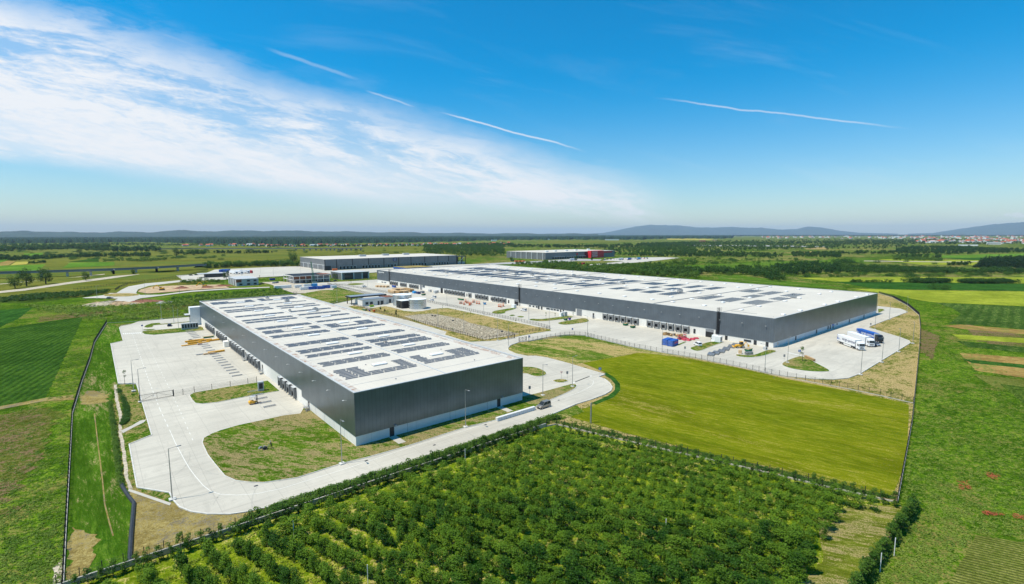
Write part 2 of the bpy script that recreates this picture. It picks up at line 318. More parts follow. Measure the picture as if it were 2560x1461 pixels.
M['g_mow'] = gmat('mown_bank', ((.050, .130, .012), (.085, .180, .018), (.15, .24, .04)), .04, .25, 2.4, dry=((.30, .24, .11), .26), stretch=(R_(92), .18), blot=.55, patch=.4)
M['g_orch'] = gmat('orchard_floor', ((.13, .21, .012), (.23, .30, .02), (.34, .38, .05)), .05, .3, 2.0, dry=((.42, .34, .12), .35), blot=.5)
M['g_tan'] = gmat('straw_meadow', ((.13, .145, .03), (.20, .19, .055), (.27, .235, .09)), .006, .03, .5, dry=((.07, .12, .02), .50), stretch=(R_(150), .3), blot=.4, patch=.5)
M['g_head'] = gmat('mown_headland', ((.13, .17, .02), (.20, .22, .04), (.29, .29, .08)), .05, .3, 2.6, dry=((.34, .27, .12), .50), stretch=(R_(-60), .25), blot=.5)
M['g_lime'] = gmat('lime_field', ((.22, .28, .035), (.29, .33, .05), (.36, .38, .08)), .01, .06, .8, blot=.3)
M['g_corn'] = gmat('corn_field', ((.03, .09, .02), (.05, .12, .025), (.22, .24, .10)), .02, .2, .9, rows=(R_(5), 5), rs=.35, blot=.8)
M['g_hay'] = gmat('cut_hay_field', ((.17, .21, .05), (.26, .27, .09), (.36, .34, .16)), .02, .3, 2.6, rows=(R_(112), .75), rs=.55, blot=.6)
M['g_bright'] = gmat('bright_field', ((.09, .21, .03), (.13, .25, .04), (.18, .30, .06)), .004, .02, .3, rows=(R_(20), 14), rs=.3)
M['g_yel'] = gmat('yellow_field', ((.36, .32, .09), (.40, .35, .11), (.46, .40, .15)), .004, .02, .3)
M['g_brn'] = gmat('ploughed_strip', ((.30, .19, .09), (.36, .24, .12), (.42, .30, .16)), .02, .1, .8, dry=((.12, .17, .03), .3), blot=.3)
M['g_weed'] = gmat('dark_weeds', ((.035, .075, .015), (.06, .11, .02), (.12, .17, .04)), .03, .15, .8, blot=.8)
M['leafO'] = leafmat('orchard_leaves', (.008, .042, .005), (.048, .130, .010), (.15, .26, .016), .20)
M['leafH'] = leafmat('hedge_leaves', (.016, .06, .008), (.055, .135, .015), (.11, .19, .02), .3)
M['leafT'] = leafmat('tree_leaves', (.010, .040, .008), (.028, .078, .012), (.055, .115, .014), .03)
M['leafB'] = leafmat('bush_leaves', (.020, .065, .009), (.050, .120, .013), (.10, .17, .018), .02)
M['leafC'] = leafmat('conifer_needles', (.008, .028, .012), (.016, .042, .018), (.02, .05, .015), .02)
M['leafW'] = leafmat('weed_leaves', (.07, .15, .012), (.14, .23, .025), (.24, .30, .05), .15)
M['leafY'] = leafmat('undergrowth_leaves', (.12, .20, .012), (.20, .28, .02), (.28, .32, .04), .2)
M['rose'] = pm('crimson_sheet', (.42, .03, .06), .7)
M['poppy'] = pm('poppy_petals', (.42, .06, .03), .7)
def forestmat():
    m, t = newmat('forest_canopy'); n = t.noise(t.pos, .06, 5, .7); l = t.noise(t.pos, .002, 4)
    setb(t, Base_Color=t.mix(t.ss(n, .35, .65), (.006, .020, .010), t.mix(l, (.014, .042, .014), (.026, .062, .016))), Roughness=.95); t.b.inputs['Specular IOR Level'].default_value = .1
    bump(t, n, 1, 6); return m
M['forest'] = forestmat(); M['hill'] = pm('wooded_hillside', (.022, .045, .03), .95, 0, .35, .002)
# ---------------------------------------------------------------- ground sheets
def inside(p, poly):
    x, y = p; c = False; j = len(poly)-1
    for i in range(len(poly)):
        xi, yi = poly[i]; xj, yj = poly[j]
        if (yi > y) != (yj > y) and x < (xj-xi)*(y-yi)/(yj-yi)+xi: c = not c
        j = i
    return c
def chk(p, n):
    for _ in range(n):
        q = []
        for i in range(len(p)):
            A, B = p[i], p[(i+1) % len(p)]
            q += [(A[0]*.75+B[0]*.25, A[1]*.75+B[1]*.25), (A[0]*.25+B[0]*.75, A[1]*.25+B[1]*.75)]
        p = q
    return p
def gp(pts, z=0, sm=0): return [G(x, y, z) if not (isinstance(x, str)) else y for x, y in chk(pts, sm)] if sm else [y if x == 'w' else G(x, y, z) for x, y in pts]
def rough(w, amp, step=1.0):
    out = []; n = len(w)
    for i in range(n):
        A, B = w[i], w[(i+1) % n]; L = math.hypot(B[0]-A[0], B[1]-A[1]); k = max(1, min(60, int(L/step)))
        for j in range(k):
            x, y = A[0]+(B[0]-A[0])*j/k, A[1]+(B[1]-A[1])*j/k; f = amp*(math.sin(x*.9+y*.7)*.5+math.sin(x*2.1-y*1.7)*.4+math.sin(x*4.7+y*3.9)*.25+random.uniform(-.2, .2))
            out.append((x+f, y+f*.6*math.cos(x+y)))
    return out
NAT = dict(bare_patch=.9, sandy_ground=.25, stone_channel=.10, gravel_patch=.5, dirt_track=.35, slope_grass=.3, headland=.5, weed_strip=.4, dirt_heap_ground=1.2, scrub_plot=.0, gravel_road=.3, field=.35)
def sheet(name, pts, mat, z, sm=0, world=False):
    w = pts if world else gp(pts, z, sm)
    if NAT.get(name): w = rough(w, NAT[name])
    return tag(MB().flat(w, z).obj(name, mat), kind='structure')
g = MB(); rad = [0, 60, 150, 350, 800, 1800, 4000, 9000, 20000, 42000]; ns = 48
ring = [[(r*math.cos(6.28318*i/ns), r*math.sin(6.28318*i/ns), 0) for i in range(ns)] for r in rad[1:]]
vs = [(0, 0, 0)]+[p for q in ring for p in q]; fs = [(0, 1+i, 1+(i+1) % ns) for i in range(ns)]
for k in range(len(ring)-1):
    fs += [(1+k*ns+i, 1+(k+1)*ns+i, 1+(k+1)*ns+(i+1) % ns, 1+k*ns+(i+1) % ns) for i in range(ns)]
tag(g.add(vs, fs).obj('ground', M['g_base']), kind='structure')
FIELDS = [
 ('field', [(-150, 640), (300, 622), (640, 616), (1110, 617), (1250, 624), (1250, 640), (1100, 650), (760, 662), (560, 700), (200, 742), (-250, 760)], 'g_tan', .30),
 ('field', [(-300, 745), (210, 738), (560, 718), (700, 712), (740, 735), (500, 800), (260, 812), (0, 775), (-300, 790)], 'g_out', .03),
 ('field', [(-900, 1500), (-400, 820), (-300, 765), (0, 770), (260, 806), (225, 905), (181, 1035), (166, 1300), (158, 1480), (120, 1700)], 'g_out', .02),
 ('field', [(-500, 830), (0, 822), (175, 797), (208, 793), (147, 925), (115, 993), (0, 1016), (-700, 1060)], 'g_crop', .06),
 ('field', [(-260, 790), (0, 776), (83, 769), (45, 798), (17, 810), (0, 819), (-400, 826)], 'g_crop2', .06),
 ('dirt_track', [(-50, 1020), (0, 1016), (115, 995), (185, 988), (184, 1000), (110, 1003), (0, 1024), (-50, 1034)], 'sand', .09),
 ('field', [(2284, 1010), (2302, 857), (2303, 815), (2298, 786), (2270, 762), (2231, 741), (2197, 731), (2560, 760), (2900, 790), (3600, 1100), (3300, 1900), (2100, 1900), (2164, 1470), (2290, 1272), (2247, 1256)], 'g_out', .02),
 ('field', [(2130, 722), (2300, 726), (2560, 729), (3200, 735), (3200, 775), (2560, 766), (2334, 756), (2290, 750), (2236, 736), (2197, 732)], 'g_lime', .05),
 ('field', [(2336, 757), (2560, 767), (3200, 778), (3200, 850), (2560, 824), (2430, 812), (2371, 811), (2403, 785), (2380, 770)], 'g_corn', .06),
 ('field', [(2358, 814), (2400, 812), (2560, 825), (3100, 850), (3100, 866), (2560, 836), (2400, 822)], 'g_brn', .08),
 ('field', [(2398, 883), (2560, 894), (3000, 920), (3000, 980), (2560, 945), (2440, 927)], 'g_brn', .06),
 ('field', [(2430, 935), (2560, 950), (3000, 990), (3000, 1020), (2560, 975), (2480, 965)], 'g_hay', .07),
 ('field', [(2390, 852), (2560, 868), (3000, 890), (3000, 902), (2560, 882), (2420, 868)], 'g_corn', .09), ('field', [(2405, 897), (2560, 912), (3000, 938), (3000, 946), (2560, 921), (2430, 908)], 'g_crop2', .09), ('field', [(2380, 836), (2560, 846), (3000, 868), (3000, 880), (2560, 858), (2400, 848)], 'g_lime', .085), ('field', [(2500, 960), (2560, 968), (3000, 1010), (3000, 1090), (2560, 1010)], 'g_weed', .08),
 ('field', [(2439, 1338), (2560, 1355), (3000, 1420), (3000, 1700), (2300, 1700), (2371, 1461)], 'g_hay', .05),
 ('field', [(2089, 705), (2300, 706), (2560, 710), (3200, 716), (3200, 734), (2560, 728), (2300, 725), (2187, 722)], 'g_crop2', .08),
 ('field', [(1990, 695), (2300, 693), (3200, 697), (3200, 715), (2560, 709), (2089, 704)], 'g_lime', .10),
 ('field', [(1790, 690), (1840, 688), (1960, 702), (2060, 712), (2120, 722), (1980, 716), (1800, 700)], 'g_mow', .05),
 ('field', [(1700, 664), (2160, 646), (2200, 655), (1980, 668), (1760, 678)], 'g_mow', .12),
 ('field', [(2190, 648), (2360, 650), (3000, 655), (3000, 668), (2300, 662)], 'g_lime', .14),
 ('field', [(2355, 639), (2560, 634), (3100, 636), (3100, 642), (2560, 642), (2355, 646)], 'g_bright', .16),
 ('field', [(2355, 646), (2560, 643), (3100, 645), (3100, 650), (2430, 651)], 'g_crop2', .18),
 ('field', [(1320, 602), (1560, 601), (1580, 606), (1360, 609)], 'g_tan', .5), ('field', [(1665, 597), (1760, 597), (1800, 601), (1670, 600)], 'g_yel', .7),
 ('field', [(0, 648), (30, 645), (15, 653), (0, 656), (-80, 660), (-80, 652)], 'g_bright', .5), ('field', [(0, 658), (15, 653), (40, 653), (22, 663), (0, 665), (-80, 668)], 'g_brn', .55),
 ('field', [(40, 655), (78, 654), (65, 661), (25, 664)], 'g_yel', .55), ('field', [(-60, 670), (0, 665), (115, 661), (95, 677), (0, 678), (-60, 681)], 'g_bright', .55),
 ('field', [(115, 660), (166, 660), (155, 671), (100, 675)], 'g_tan', .6), ('field', [(175, 657), (286, 655), (286, 664), (155, 671)], 'g_bright', .55),
 ('field', [(170, 655), (246, 645), (247, 655)], 'g_crop', .6), ('field', [(60, 634), (110, 632), (100, 642), (60, 640)], 'g_bright', .6),
 ('field', [(60, 626), (280, 621), (270, 631), (105, 637)], 'g_hay', .58), ('field', [(670, 650), (745, 648), (720, 655), (640, 654)], 'g_lime', .5),
 ('field', [(0, 740), (100, 733), (240, 727), (280, 730), (200, 745), (80, 757), (0, 758), (-60, 760)], 'g_weed', .10),
 ('field', [(285, 716), (420, 704), (455, 700), (430, 706), (300, 735), (275, 728)], 'g_tan', .33),
]
for nm, pts, mt, z in FIELDS: sheet(nm, pts, M[mt], z)
M['g_brw'] = gmat('brown_weeds', ((.08, .11, .02), (.13, .14, .04), (.20, .20, .07)), .03, .2, 1.6, dry=((.19, .12, .07), .52), blot=.6)
for pts, am in (([(-200, 1035), (0, 1040), (60, 1026), (120, 1018), (160, 1035), (130, 1060), (118, 1100), (95, 1150), (60, 1200), (0, 1262), (-300, 1330)], 1.4), ([(-50, 1290), (30, 1268), (62, 1262), (45, 1280), (0, 1300), (-60, 1320)], .8), ([(2410, 810), (2560, 838), (2700, 870), (2560, 880), (2440, 850)], 2.0), ([(2300, 820), (2350, 840), (2330, 900), (2302, 880)], 1.5), ([(350, 768), (520, 757), (560, 762), (420, 778)], 2.0), ([(100, 792), (260, 776), (300, 780), (180, 796), (95, 806)], 1.5)):
    w = rough(gp(pts, .075), am); tag(MB().flat(w, .075).obj('field', M['g_brw']), kind='structure')
# site verge, big mown field, striped scrub, banks
sheet('verge', [(2197, 733), (2231, 744), (2270, 765), (2298, 789), (2301, 818), (2300, 857), (2283, 1025), (2279, 1060), (2243, 1255), (2089, 1221), (1863, 1168), (1639, 1118), (1391, 1061), (1366, 1064), (1250, 1010), (1255, 860), (1500, 800), (2000, 760)], M['g_verge'], .05)
sheet('mown_field', [(1455, 908), (1515, 897), (1573, 887), (1592, 882), (1655, 887), (1739, 900), (1850, 921), (1958, 946), (2060, 966), (2135, 981), (2220, 998), (2272, 1012), (2272, 1040), (2268, 1120), (2255, 1180), (2232, 1238), (2200, 1236), (2089, 1209), (1980, 1182), (1901, 1162), (1810, 1146), (1730, 1124), (1639, 1102), (1560, 1082), (1486, 1060), (1440, 1047), (1424, 1040), (1445, 1026), (1490, 1012), (1533, 994), (1550, 978), (1549, 958), (1537, 946), (1515, 932)], M['g_olive'], .08)
sheet('scrub_plot', [(1284, 884), (1272, 875), (1271, 867), (1285, 861), (1330, 853), (1410, 838), (1463, 839), (1573, 866), (1651, 881.5), (1739, 895), (1700, 893), (1592, 881), (1573, 886), (1455, 907), (1440, 912), (1366, 893), (1338, 889)], M['g_strip'], .10)
sheet('grass_bank', [(1515, 931), (1537, 945), (1550, 960), (1551, 976), (1535, 993), (1490, 1012), (1478, 1008), (1520, 990), (1537, 976), (1538, 962), (1527, 948), (1508, 936)], M['g_crop2'], .11)
sheet('planted_bank', [(267, 808), (300, 818), (301, 855), (278, 861), (296, 960), (275, 1008), (297, 1204), (335, 1258), (324, 1410), (173, 1461), (120, 1600), (158, 1461), (166, 1300), (181, 1035), (204, 958), (236, 858)], M['g_mow'], .10)
sheet('bare_patch', [(206, 982), (235, 973), (268, 988), (272, 1004), (235, 1010), (196, 1012)], M['sand'], .14, 2)
sheet('bare_patch', [(175, 1310), (205, 1330), (240, 1345), (245, 1370), (225, 1400), (200, 1461), (175, 1470), (166, 1400)], M['sand'], .14, 2)
sheet('sandy_ground', [(320, 1215), (345, 1222), (425, 1236), (448, 1268), (520, 1286), (616, 1281), (700, 1262), (640, 1312), (560, 1336), (324, 1412), (335, 1258)], M['sand'], .12)
sheet('slope_grass', [(330, 1000), (345, 990), (379, 1088), (323, 1111), (343, 1219), (424, 1232), (440, 1262), (345, 1224), (318, 1205), (308, 1130), (300, 1080), (286, 1010), (290, 965), (330, 965)], M['g_isl'], .13)
sheet('stone_channel', [(285, 962), (292, 962), (296, 1000), (306, 1040), (304, 1075), (310, 1105), (318, 1160), (322, 1200), (332, 1222), (322, 1222), (312, 1195), (305, 1130), (296, 1080), (298, 1045), (288, 1000)], M['gravel'], .16)
sheet('concrete_gutter', [(302, 1077), (330, 1064), (350, 1052), (366, 1049), (360, 1056), (335, 1068), (308, 1083)], M['conc2'], .18)
sheet('concrete_gutter', [(322, 1222), (428, 1258), (424, 1264), (320, 1228)], M['conc2'], .18)
sheet('gravel_patch', [(132, 1461), (140, 1420), (152, 1395), (160, 1385), (162, 1461), (150, 1600), (110, 1600)], M['gravel'], .06)
sheet('orchard_ground', [(-60, 1540), (173, 1463), (640, 1314), (912, 1219), (1047, 1178), (1286, 1097), (1364, 1068), (1391, 1063), (1639, 1122), (1863, 1172), (2089, 1225), (2239, 1258), (2290, 1272), (2164, 1470), (2000, 1900), (600, 2300), (-300, 1900)], M['g_orch'], .07)
sheet('headland', [(2040, 1285), (2150, 1262), (2288, 1273), (2164, 1462), (2060, 1640), (1900, 1640), (2000, 1461), (2060, 1400)], M['g_head'], .12)
sheet('weed_strip', [(700, 1264), (1000, 1166), (1300, 1064), (1441, 1014), (1460, 1030), (1364, 1064), (1286, 1092), (1047, 1174), (912, 1215), (560, 1338), (600, 1300)], M['g_strip'], .13)
# concrete yards (one sheet), lifted a hand above the soil
ZC = .20
yard = [(505, 792), (489, 791.3), (345.4, 804.3), (324.4, 811.5), (302.9, 815.4), (298.4, 820), (301.9, 832), (308, 852.6), (276.8, 859.5), (296, 959.4), (341, 959.4), (348.7, 983), (379.5, 1088), (322.9, 1111), (342.9, 1219), (423.8, 1232), (433.5, 1250.6), (448.9, 1268), (477.8, 1279.5), (520, 1285.3), (578, 1285.3), (616.5, 1280), (700, 1261.6), (1000, 1163), (1250.8, 1080.5), (1376, 1037.9), (1441, 1010.3), (1478, 999), (1511.6, 986.5), (1527, 977.4), (1530.6, 968), (1524, 957.6), (1511.6, 947.6), (1495.3, 942.6), (1512.9, 936), (1492.7, 930.6), (1443.7, 915.9), (1406.5, 905), (1365.4, 894.4), (1338, 890.4), (1318, 890.6), (1289, 884.6), (1271.3, 876.7), (1269.4, 870.8), (1277, 863), (1298.8, 855.2), (1320, 853), (1377, 841.5), (1410.4, 837.5), (1436, 836.5), (1463, 838.5), (1485, 844.4), (1573, 865), (1651.4, 880.6), (1739, 893.4), (1788, 904), (1866.5, 920.3), (1929, 933.6), (1968.6, 940.8), (2037, 947.7), (2086, 948.5), (2119.4, 945.7), (2150.7, 934), (2276, 857.5), (2272, 851.7), (2250.7, 843.8), (2190, 825.2), (2171.3, 819.3), (2174, 816.5), (2266.3, 781.1), (2264.4, 777), (2252.6, 772.3), (2213.4, 767.4), (2193.8, 765.5)]
yw = [G(x, y, ZC) for x, y in yard]
yw += [(345, 110), (300, 130), (230, 470)]+[G(x, y, ZC) for x, y in [(944.9, 701), (868.5, 706.8), (845, 713), (826, 713.5), (870, 725), (925.3, 738), (900, 747), (886, 749), (872, 753), (837, 759.7)]]+[(90, 322), (60, 322)]
tag(MB().flat(yw, ZC).obj('concrete_yard', M['conc']), kind='structure')
kb = MB()
ring_ = yw[3:70]
for A, B in zip(ring_[:-1], ring_[1:]):
    d = Vector((B[0]-A[0], B[1]-A[1])); L = d.length; n = Vector((-d.y, d.x))/max(L, .01)*.12
    kb.add([(A[0]-n.x, A[1]-n.y, 0), (A[0]+n.x, A[1]+n.y, 0), (B[0]+n.x, B[1]+n.y, 0), (B[0]-n.x, B[1]-n.y, 0), (A[0]-n.x, A[1]-n.y, .32), (A[0]+n.x, A[1]+n.y, .32), (B[0]+n.x, B[1]+n.y, .32), (B[0]-n.x, B[1]-n.y, .32)], [(4, 7, 6, 5), (0, 4, 5, 1), (1, 5, 6, 2), (2, 6, 7, 3), (3, 7, 4, 0)])
tag(kb.obj('kerb', M['kerb']), kind='structure')
ISL = [
 ([(506.7, 1108), (510, 1096), (530, 1085), (551, 1077), (597, 1063.8), (664.6, 1049.5), (709.7, 1039.7), (750.8, 1034.8), ('w', (46, 150)), ('w', (90, 120)), ('w', (99, 114)), (1338.6, 985.2), (1376, 975.2), (1426.4, 961.4), (1438.9, 961.6), (1441.4, 966.4), (1436.4, 972.7), (1413.8, 984), (1376, 1000), (1338.6, 1017.8), (1235.8, 1051.7), (1166.7, 1067.8), (1016.2, 1116.4), (915.9, 1144.6), (856.3, 1158.8), (743.5, 1194.8), (702.7, 1201), (658.8, 1207.3), (620, 1206), (590, 1202), (563, 1190), (539.4, 1162), (520, 1137)], 'g_lawn', 0),
 ([(474.3, 988.8), (485, 983), (563.5, 969.2), (641.8, 957.4), (669.2, 952.5), (698.6, 978), (632, 988.8), (543.9, 1006.4), (504.7, 1010.3), (489, 1008.4), (481.2, 1000.5)], 'g_isl', 0),
 ([(353.8, 831), (359.7, 828.2), (445.9, 821.3), (455, 820.6), (461, 824), (500, 817), (506, 818), (510.5, 826.2), (426.3, 834), (383.2, 838), (361.7, 836)], 'g_isl', 0),
 ([(359.7, 818.4), (365.6, 813.5), (379.3, 809), (398.9, 807.6), (402, 810.5), (440, 807.5), (481.2, 803.5), (482, 804.8), (420, 811), (384, 814), (381.2, 818.4), (367.5, 820)], 'g_isl', 0),
 ([(355.8, 826.2), (360, 824.5), (385, 823), (388, 824.2), (371.5, 827)], 'g_isl', 0),
 ([(1300, 917.5), (1334, 917.9), (1357.5, 925.7), (1367.3, 934.5), (1361.5, 939.4), (1345.8, 942.3), (1332, 940.4), (1314.4, 933.5), (1296, 936), (1290, 925)], 'g_isl', 1),
 ([(1379, 953), (1390.8, 949.6), (1408.5, 948.6), (1424, 952.7), (1400.6, 958.8)], 'g_verge', 1),
 ([(1392.8, 808), (1408.5, 804.2), (1434, 800), (1461.4, 795), (1473, 801), (1471, 805), (1455.5, 808), (1416.3, 813), (1400.6, 812)], 'g_isl', 1),
 ([(1321.3, 799.3), (1332, 797.2), (1350, 799), (1377, 796), (1412.4, 791), (1434, 791.5), (1430, 795), (1377, 802.5), (1349.7, 804.4), (1328, 802)], 'g_isl', 1),
 ([(1271.3, 789.5), (1281, 787), (1290, 789), (1279, 791.5)], 'g_isl', 1), ([(1290, 792.9), (1300.7, 790.3), (1312.5, 792.5), (1302.7, 795)], 'g_isl', 1),
 ([(1229.2, 781), (1238, 777.5), (1250.5, 775.5), (1280, 770.5), (1291, 771), (1286, 774), (1262, 779.6), (1264.3, 783.2), (1248, 785.9), (1232, 784.5)], 'g_isl', 1),
 ([(1723.8, 870.9), (1734.8, 867.3), (1758.3, 859.5), (1775.5, 855), (1806.9, 855.4), (1806, 858), (1780.3, 865.6), (1748.9, 879), (1733, 876.8)], 'g_isl', 1),
 ([(1838.2, 889.3), (1842.5, 886.2), (1858, 888.5), (1882, 890), (1913.5, 877.5), (1926, 874.5), (1944.8, 878.7), (1925, 885), (1905.6, 890.9), (1874.3, 894.8), (1847.7, 892.4)], 'g_isl', 1),
 ([(1953.9, 910.4), (1964.6, 903.4), (1996, 891.3), (2009.7, 892.2), (2045, 911), (2078, 928), (2062.6, 930.4), (2017.5, 928.8), (1978.4, 922.6), (1958.8, 915.6)], 'g_isl', 1),
 ([(1691, 863), (1712.9, 854.6), (1716, 855.6), (1696, 864.6)], 'g_isl', 0), ([(2195, 773), (2207, 773), (2212, 776), (2196, 783)], 'g_isl', 0),
 ([(866, 711), (880, 708.6), (900, 708.4), (914, 710.5), (896, 713), (876, 713.6)], 'g_isl', 1),
 ([(870.4, 767.2), (885, 764.2), (908.6, 768), (920, 773), (945, 768.5), (961.5, 766.2), (977, 768.4), (1010.4, 777.8), (1036, 780), (1055.5, 778.2), (1092.7, 772), (1120, 770.8), (1200, 787.5), (1340, 817.5), (1376, 824), (1377, 828), (1340, 833.5), (1271, 846.5), (1247.5, 852.3), (1173, 855.5), (1153.4, 850.5), (1112.3, 837.3), (1116.2, 830.3), (1010.4, 799), (934, 783), (885, 773)], 'g_verge', 0),
 ([(749, 736), (800, 726.5), (817.5, 725.4), (866.5, 727.3), (925, 738.5), (886, 749), (872, 753), (827, 759), (760, 742)], 'g_isl', 0),
]
for pts, mt, sm in ISL:
    if sm: w = [G(x, y, ZC) for x, y in chk(pts, 2)]
    else: w = gp(pts, ZC)
    ar = sum(w[i][0]*w[(i+1) % len(w)][1]-w[(i+1) % len(w)][0]*w[i][1] for i in range(len(w)))
    if ar < 0: w = w[::-1]
    b = MB(); b.flat(w, ZC+.12, 0); o = tag(b.obj('grass_island', M[mt]), kind='structure')
    k = MB(); n = len(w); ow = []
    for i in range(n):
        P, A, B = Vector(w[i-1]), Vector(w[i]), Vector(w[(i+1) % n]); d1, d2 = (A-P).normalized(), (B-A).normalized(); t_ = d1+d2
        t_ = t_.normalized() if t_.length > .1 else d1
        ow.append((A.x+t_.y*.16, A.y-t_.x*.16))
    k.add([(x, y, ZC+.125) for x, y in w]+[(x, y, ZC+.125) for x, y in ow]+[(x, y, ZC-.02) for x, y in ow], [(i, n+i, n+(i+1) % n, (i+1) % n) for i in range(n)]+[(n+i, 2*n+i, 2*n+(i+1) % n, n+(i+1) % n) for i in range(n)])
    tag(k.obj('kerb', M['kerb']), kind='structure')
# paths in front of the two small doors
for x0 in (m1(52.6, 0)[0], m1(86.1, 0)[0]): tag(MB().box(x0-.2, 106.1, .2, x0+1.7, 111.33, .36).obj('path', M['conc2']), kind='structure')
# painted lines
def strip(mb, A, B, w, z):
    d = Vector((B[0]-A[0], B[1]-A[1])); n = Vector((-d.y, d.x)).normalized()*w/2
    mb.add([(A[0]-n.x, A[1]-n.y, z), (B[0]-n.x, B[1]-n.y, z), (B[0]+n.x, B[1]+n.y, z), (A[0]+n.x, A[1]+n.y, z)], [(0, 1, 2, 3)])
ln = MB(); ZL = ZC+.006
def path(pts, w=.15, dash=None):
    P = [Vector(G(x, y, ZC)) for x, y in pts]; acc = 0
    for A, B in zip(P[:-1], P[1:]):
        if not dash: strip(ln, A, B, w, ZL); continue
        L = (B-A).length; t = 0
        while t < L:
            t2 = min(L, t+dash[0]); strip(ln, A+(B-A)*t/L, A+(B-A)*t2/L, w, ZL); t = t2+dash[1]
path([(428, 1084), (437, 1105), (447, 1124), (461, 1150), (474, 1172), (489, 1192), (508, 1214), (526, 1228), (550, 1236), (590, 1238), (640, 1235), (702, 1222), (856, 1175), (1000, 1127), (1150, 1080), (1250, 1048), (1375, 1006), (1440, 984), (1468, 972), (1482, 962), (1484, 953), (1474, 950)], .13)
path([(330, 832), (352, 895), (375, 960), (400, 1024), (428, 1084)], .15, (2.5, 2.5)); path([(352, 832), (385, 895), (418, 960), (452, 1032), (486, 1110)], .13, (1.6, 3))
for i in range(9): x = 308+i*5.2; path([(x, 833.5-i*.25), (x+1.5, 836-i*.25)], .5)
for i in range(8):
    A = (1433+i*4.6, 957.5-i*1.9); path([A, (A[0]+14, A[1]-6.5+i*.3)], .5)
for i in range(8):
    A = (1966+i*4, 880+i*.9); path([A, (A[0]+9, A[1]+4)], .4)
# guide tubes painted/bolted in front of the bays become things below
tag(ln.obj('road_marking', M['line']), kind='structure')
# drain covers and tyre scuffs are part of the slab: small dark gratings
dr = MB()
for x, y in [(916, 1152), (1214, 1062), (1397, 1001), (640, 1215), (383, 990), (1086, 1113), (1420, 890), (1487, 829), (1560, 845), (1700, 893), (1935, 945), (2073, 861)]:
    gx, gy = G(x, y, ZC); dr.box(gx-.35, gy-.25, ZC-.02, gx+.35, gy+.25, ZC+.008)
tag(dr.obj('drain_cover', M['dark']), kind='structure')
tm_ = MB()
def arc(cx_, cy_, r, a0, a1, w):
    P = [(cx_+r*math.cos(a0+(a1-a0)*i/14), cy_+r*math.sin(a0+(a1-a0)*i/14)) for i in range(15)]
    for A, B in zip(P[:-1], P[1:]):
        if inside(A, yw) and inside(B, yw): strip(tm_, A, B, w, ZC+.004)
rq = random.Random(3)
for px, py, n_ in [(480, 930, 12), (440, 1010, 5), (540, 900, 8), (2080, 905, 9), (2040, 925, 5), (1560, 850, 6), (1330, 905, 4), (420, 1180, 5), (560, 1250, 4), (1480, 975, 4)]:
    gx, gy = G(px, py, ZC)
    for _ in range(n_):
        r = rq.uniform(8, 22); a0 = rq.uniform(0, 6.28); arc(gx+rq.uniform(-7, 7)-r*math.cos(a0+.4), gy+rq.uniform(-9, 9)-r*math.sin(a0+.4), r, a0, a0+rq.uniform(.3, .9), rq.uniform(.12, .3))
M['tyre'] = concrete('scuffed_concrete', (.44, .41, .345), 0, .8)
tag(tm_.obj('tyre_mark', M['tyre']), kind='structure')
for pts in ([(236, 1035), (246, 1120), (256, 1200), (262, 1262), (274, 1310), (283, 1342)],):
    tk = MB(); P = [Vector(G(x, y)) for x, y in pts]
    for A, B in zip(P[:-1], P[1:]): strip(tk, A, B, .22, .135)
    tag(tk.obj('footpath', M['sand']), kind='structure')
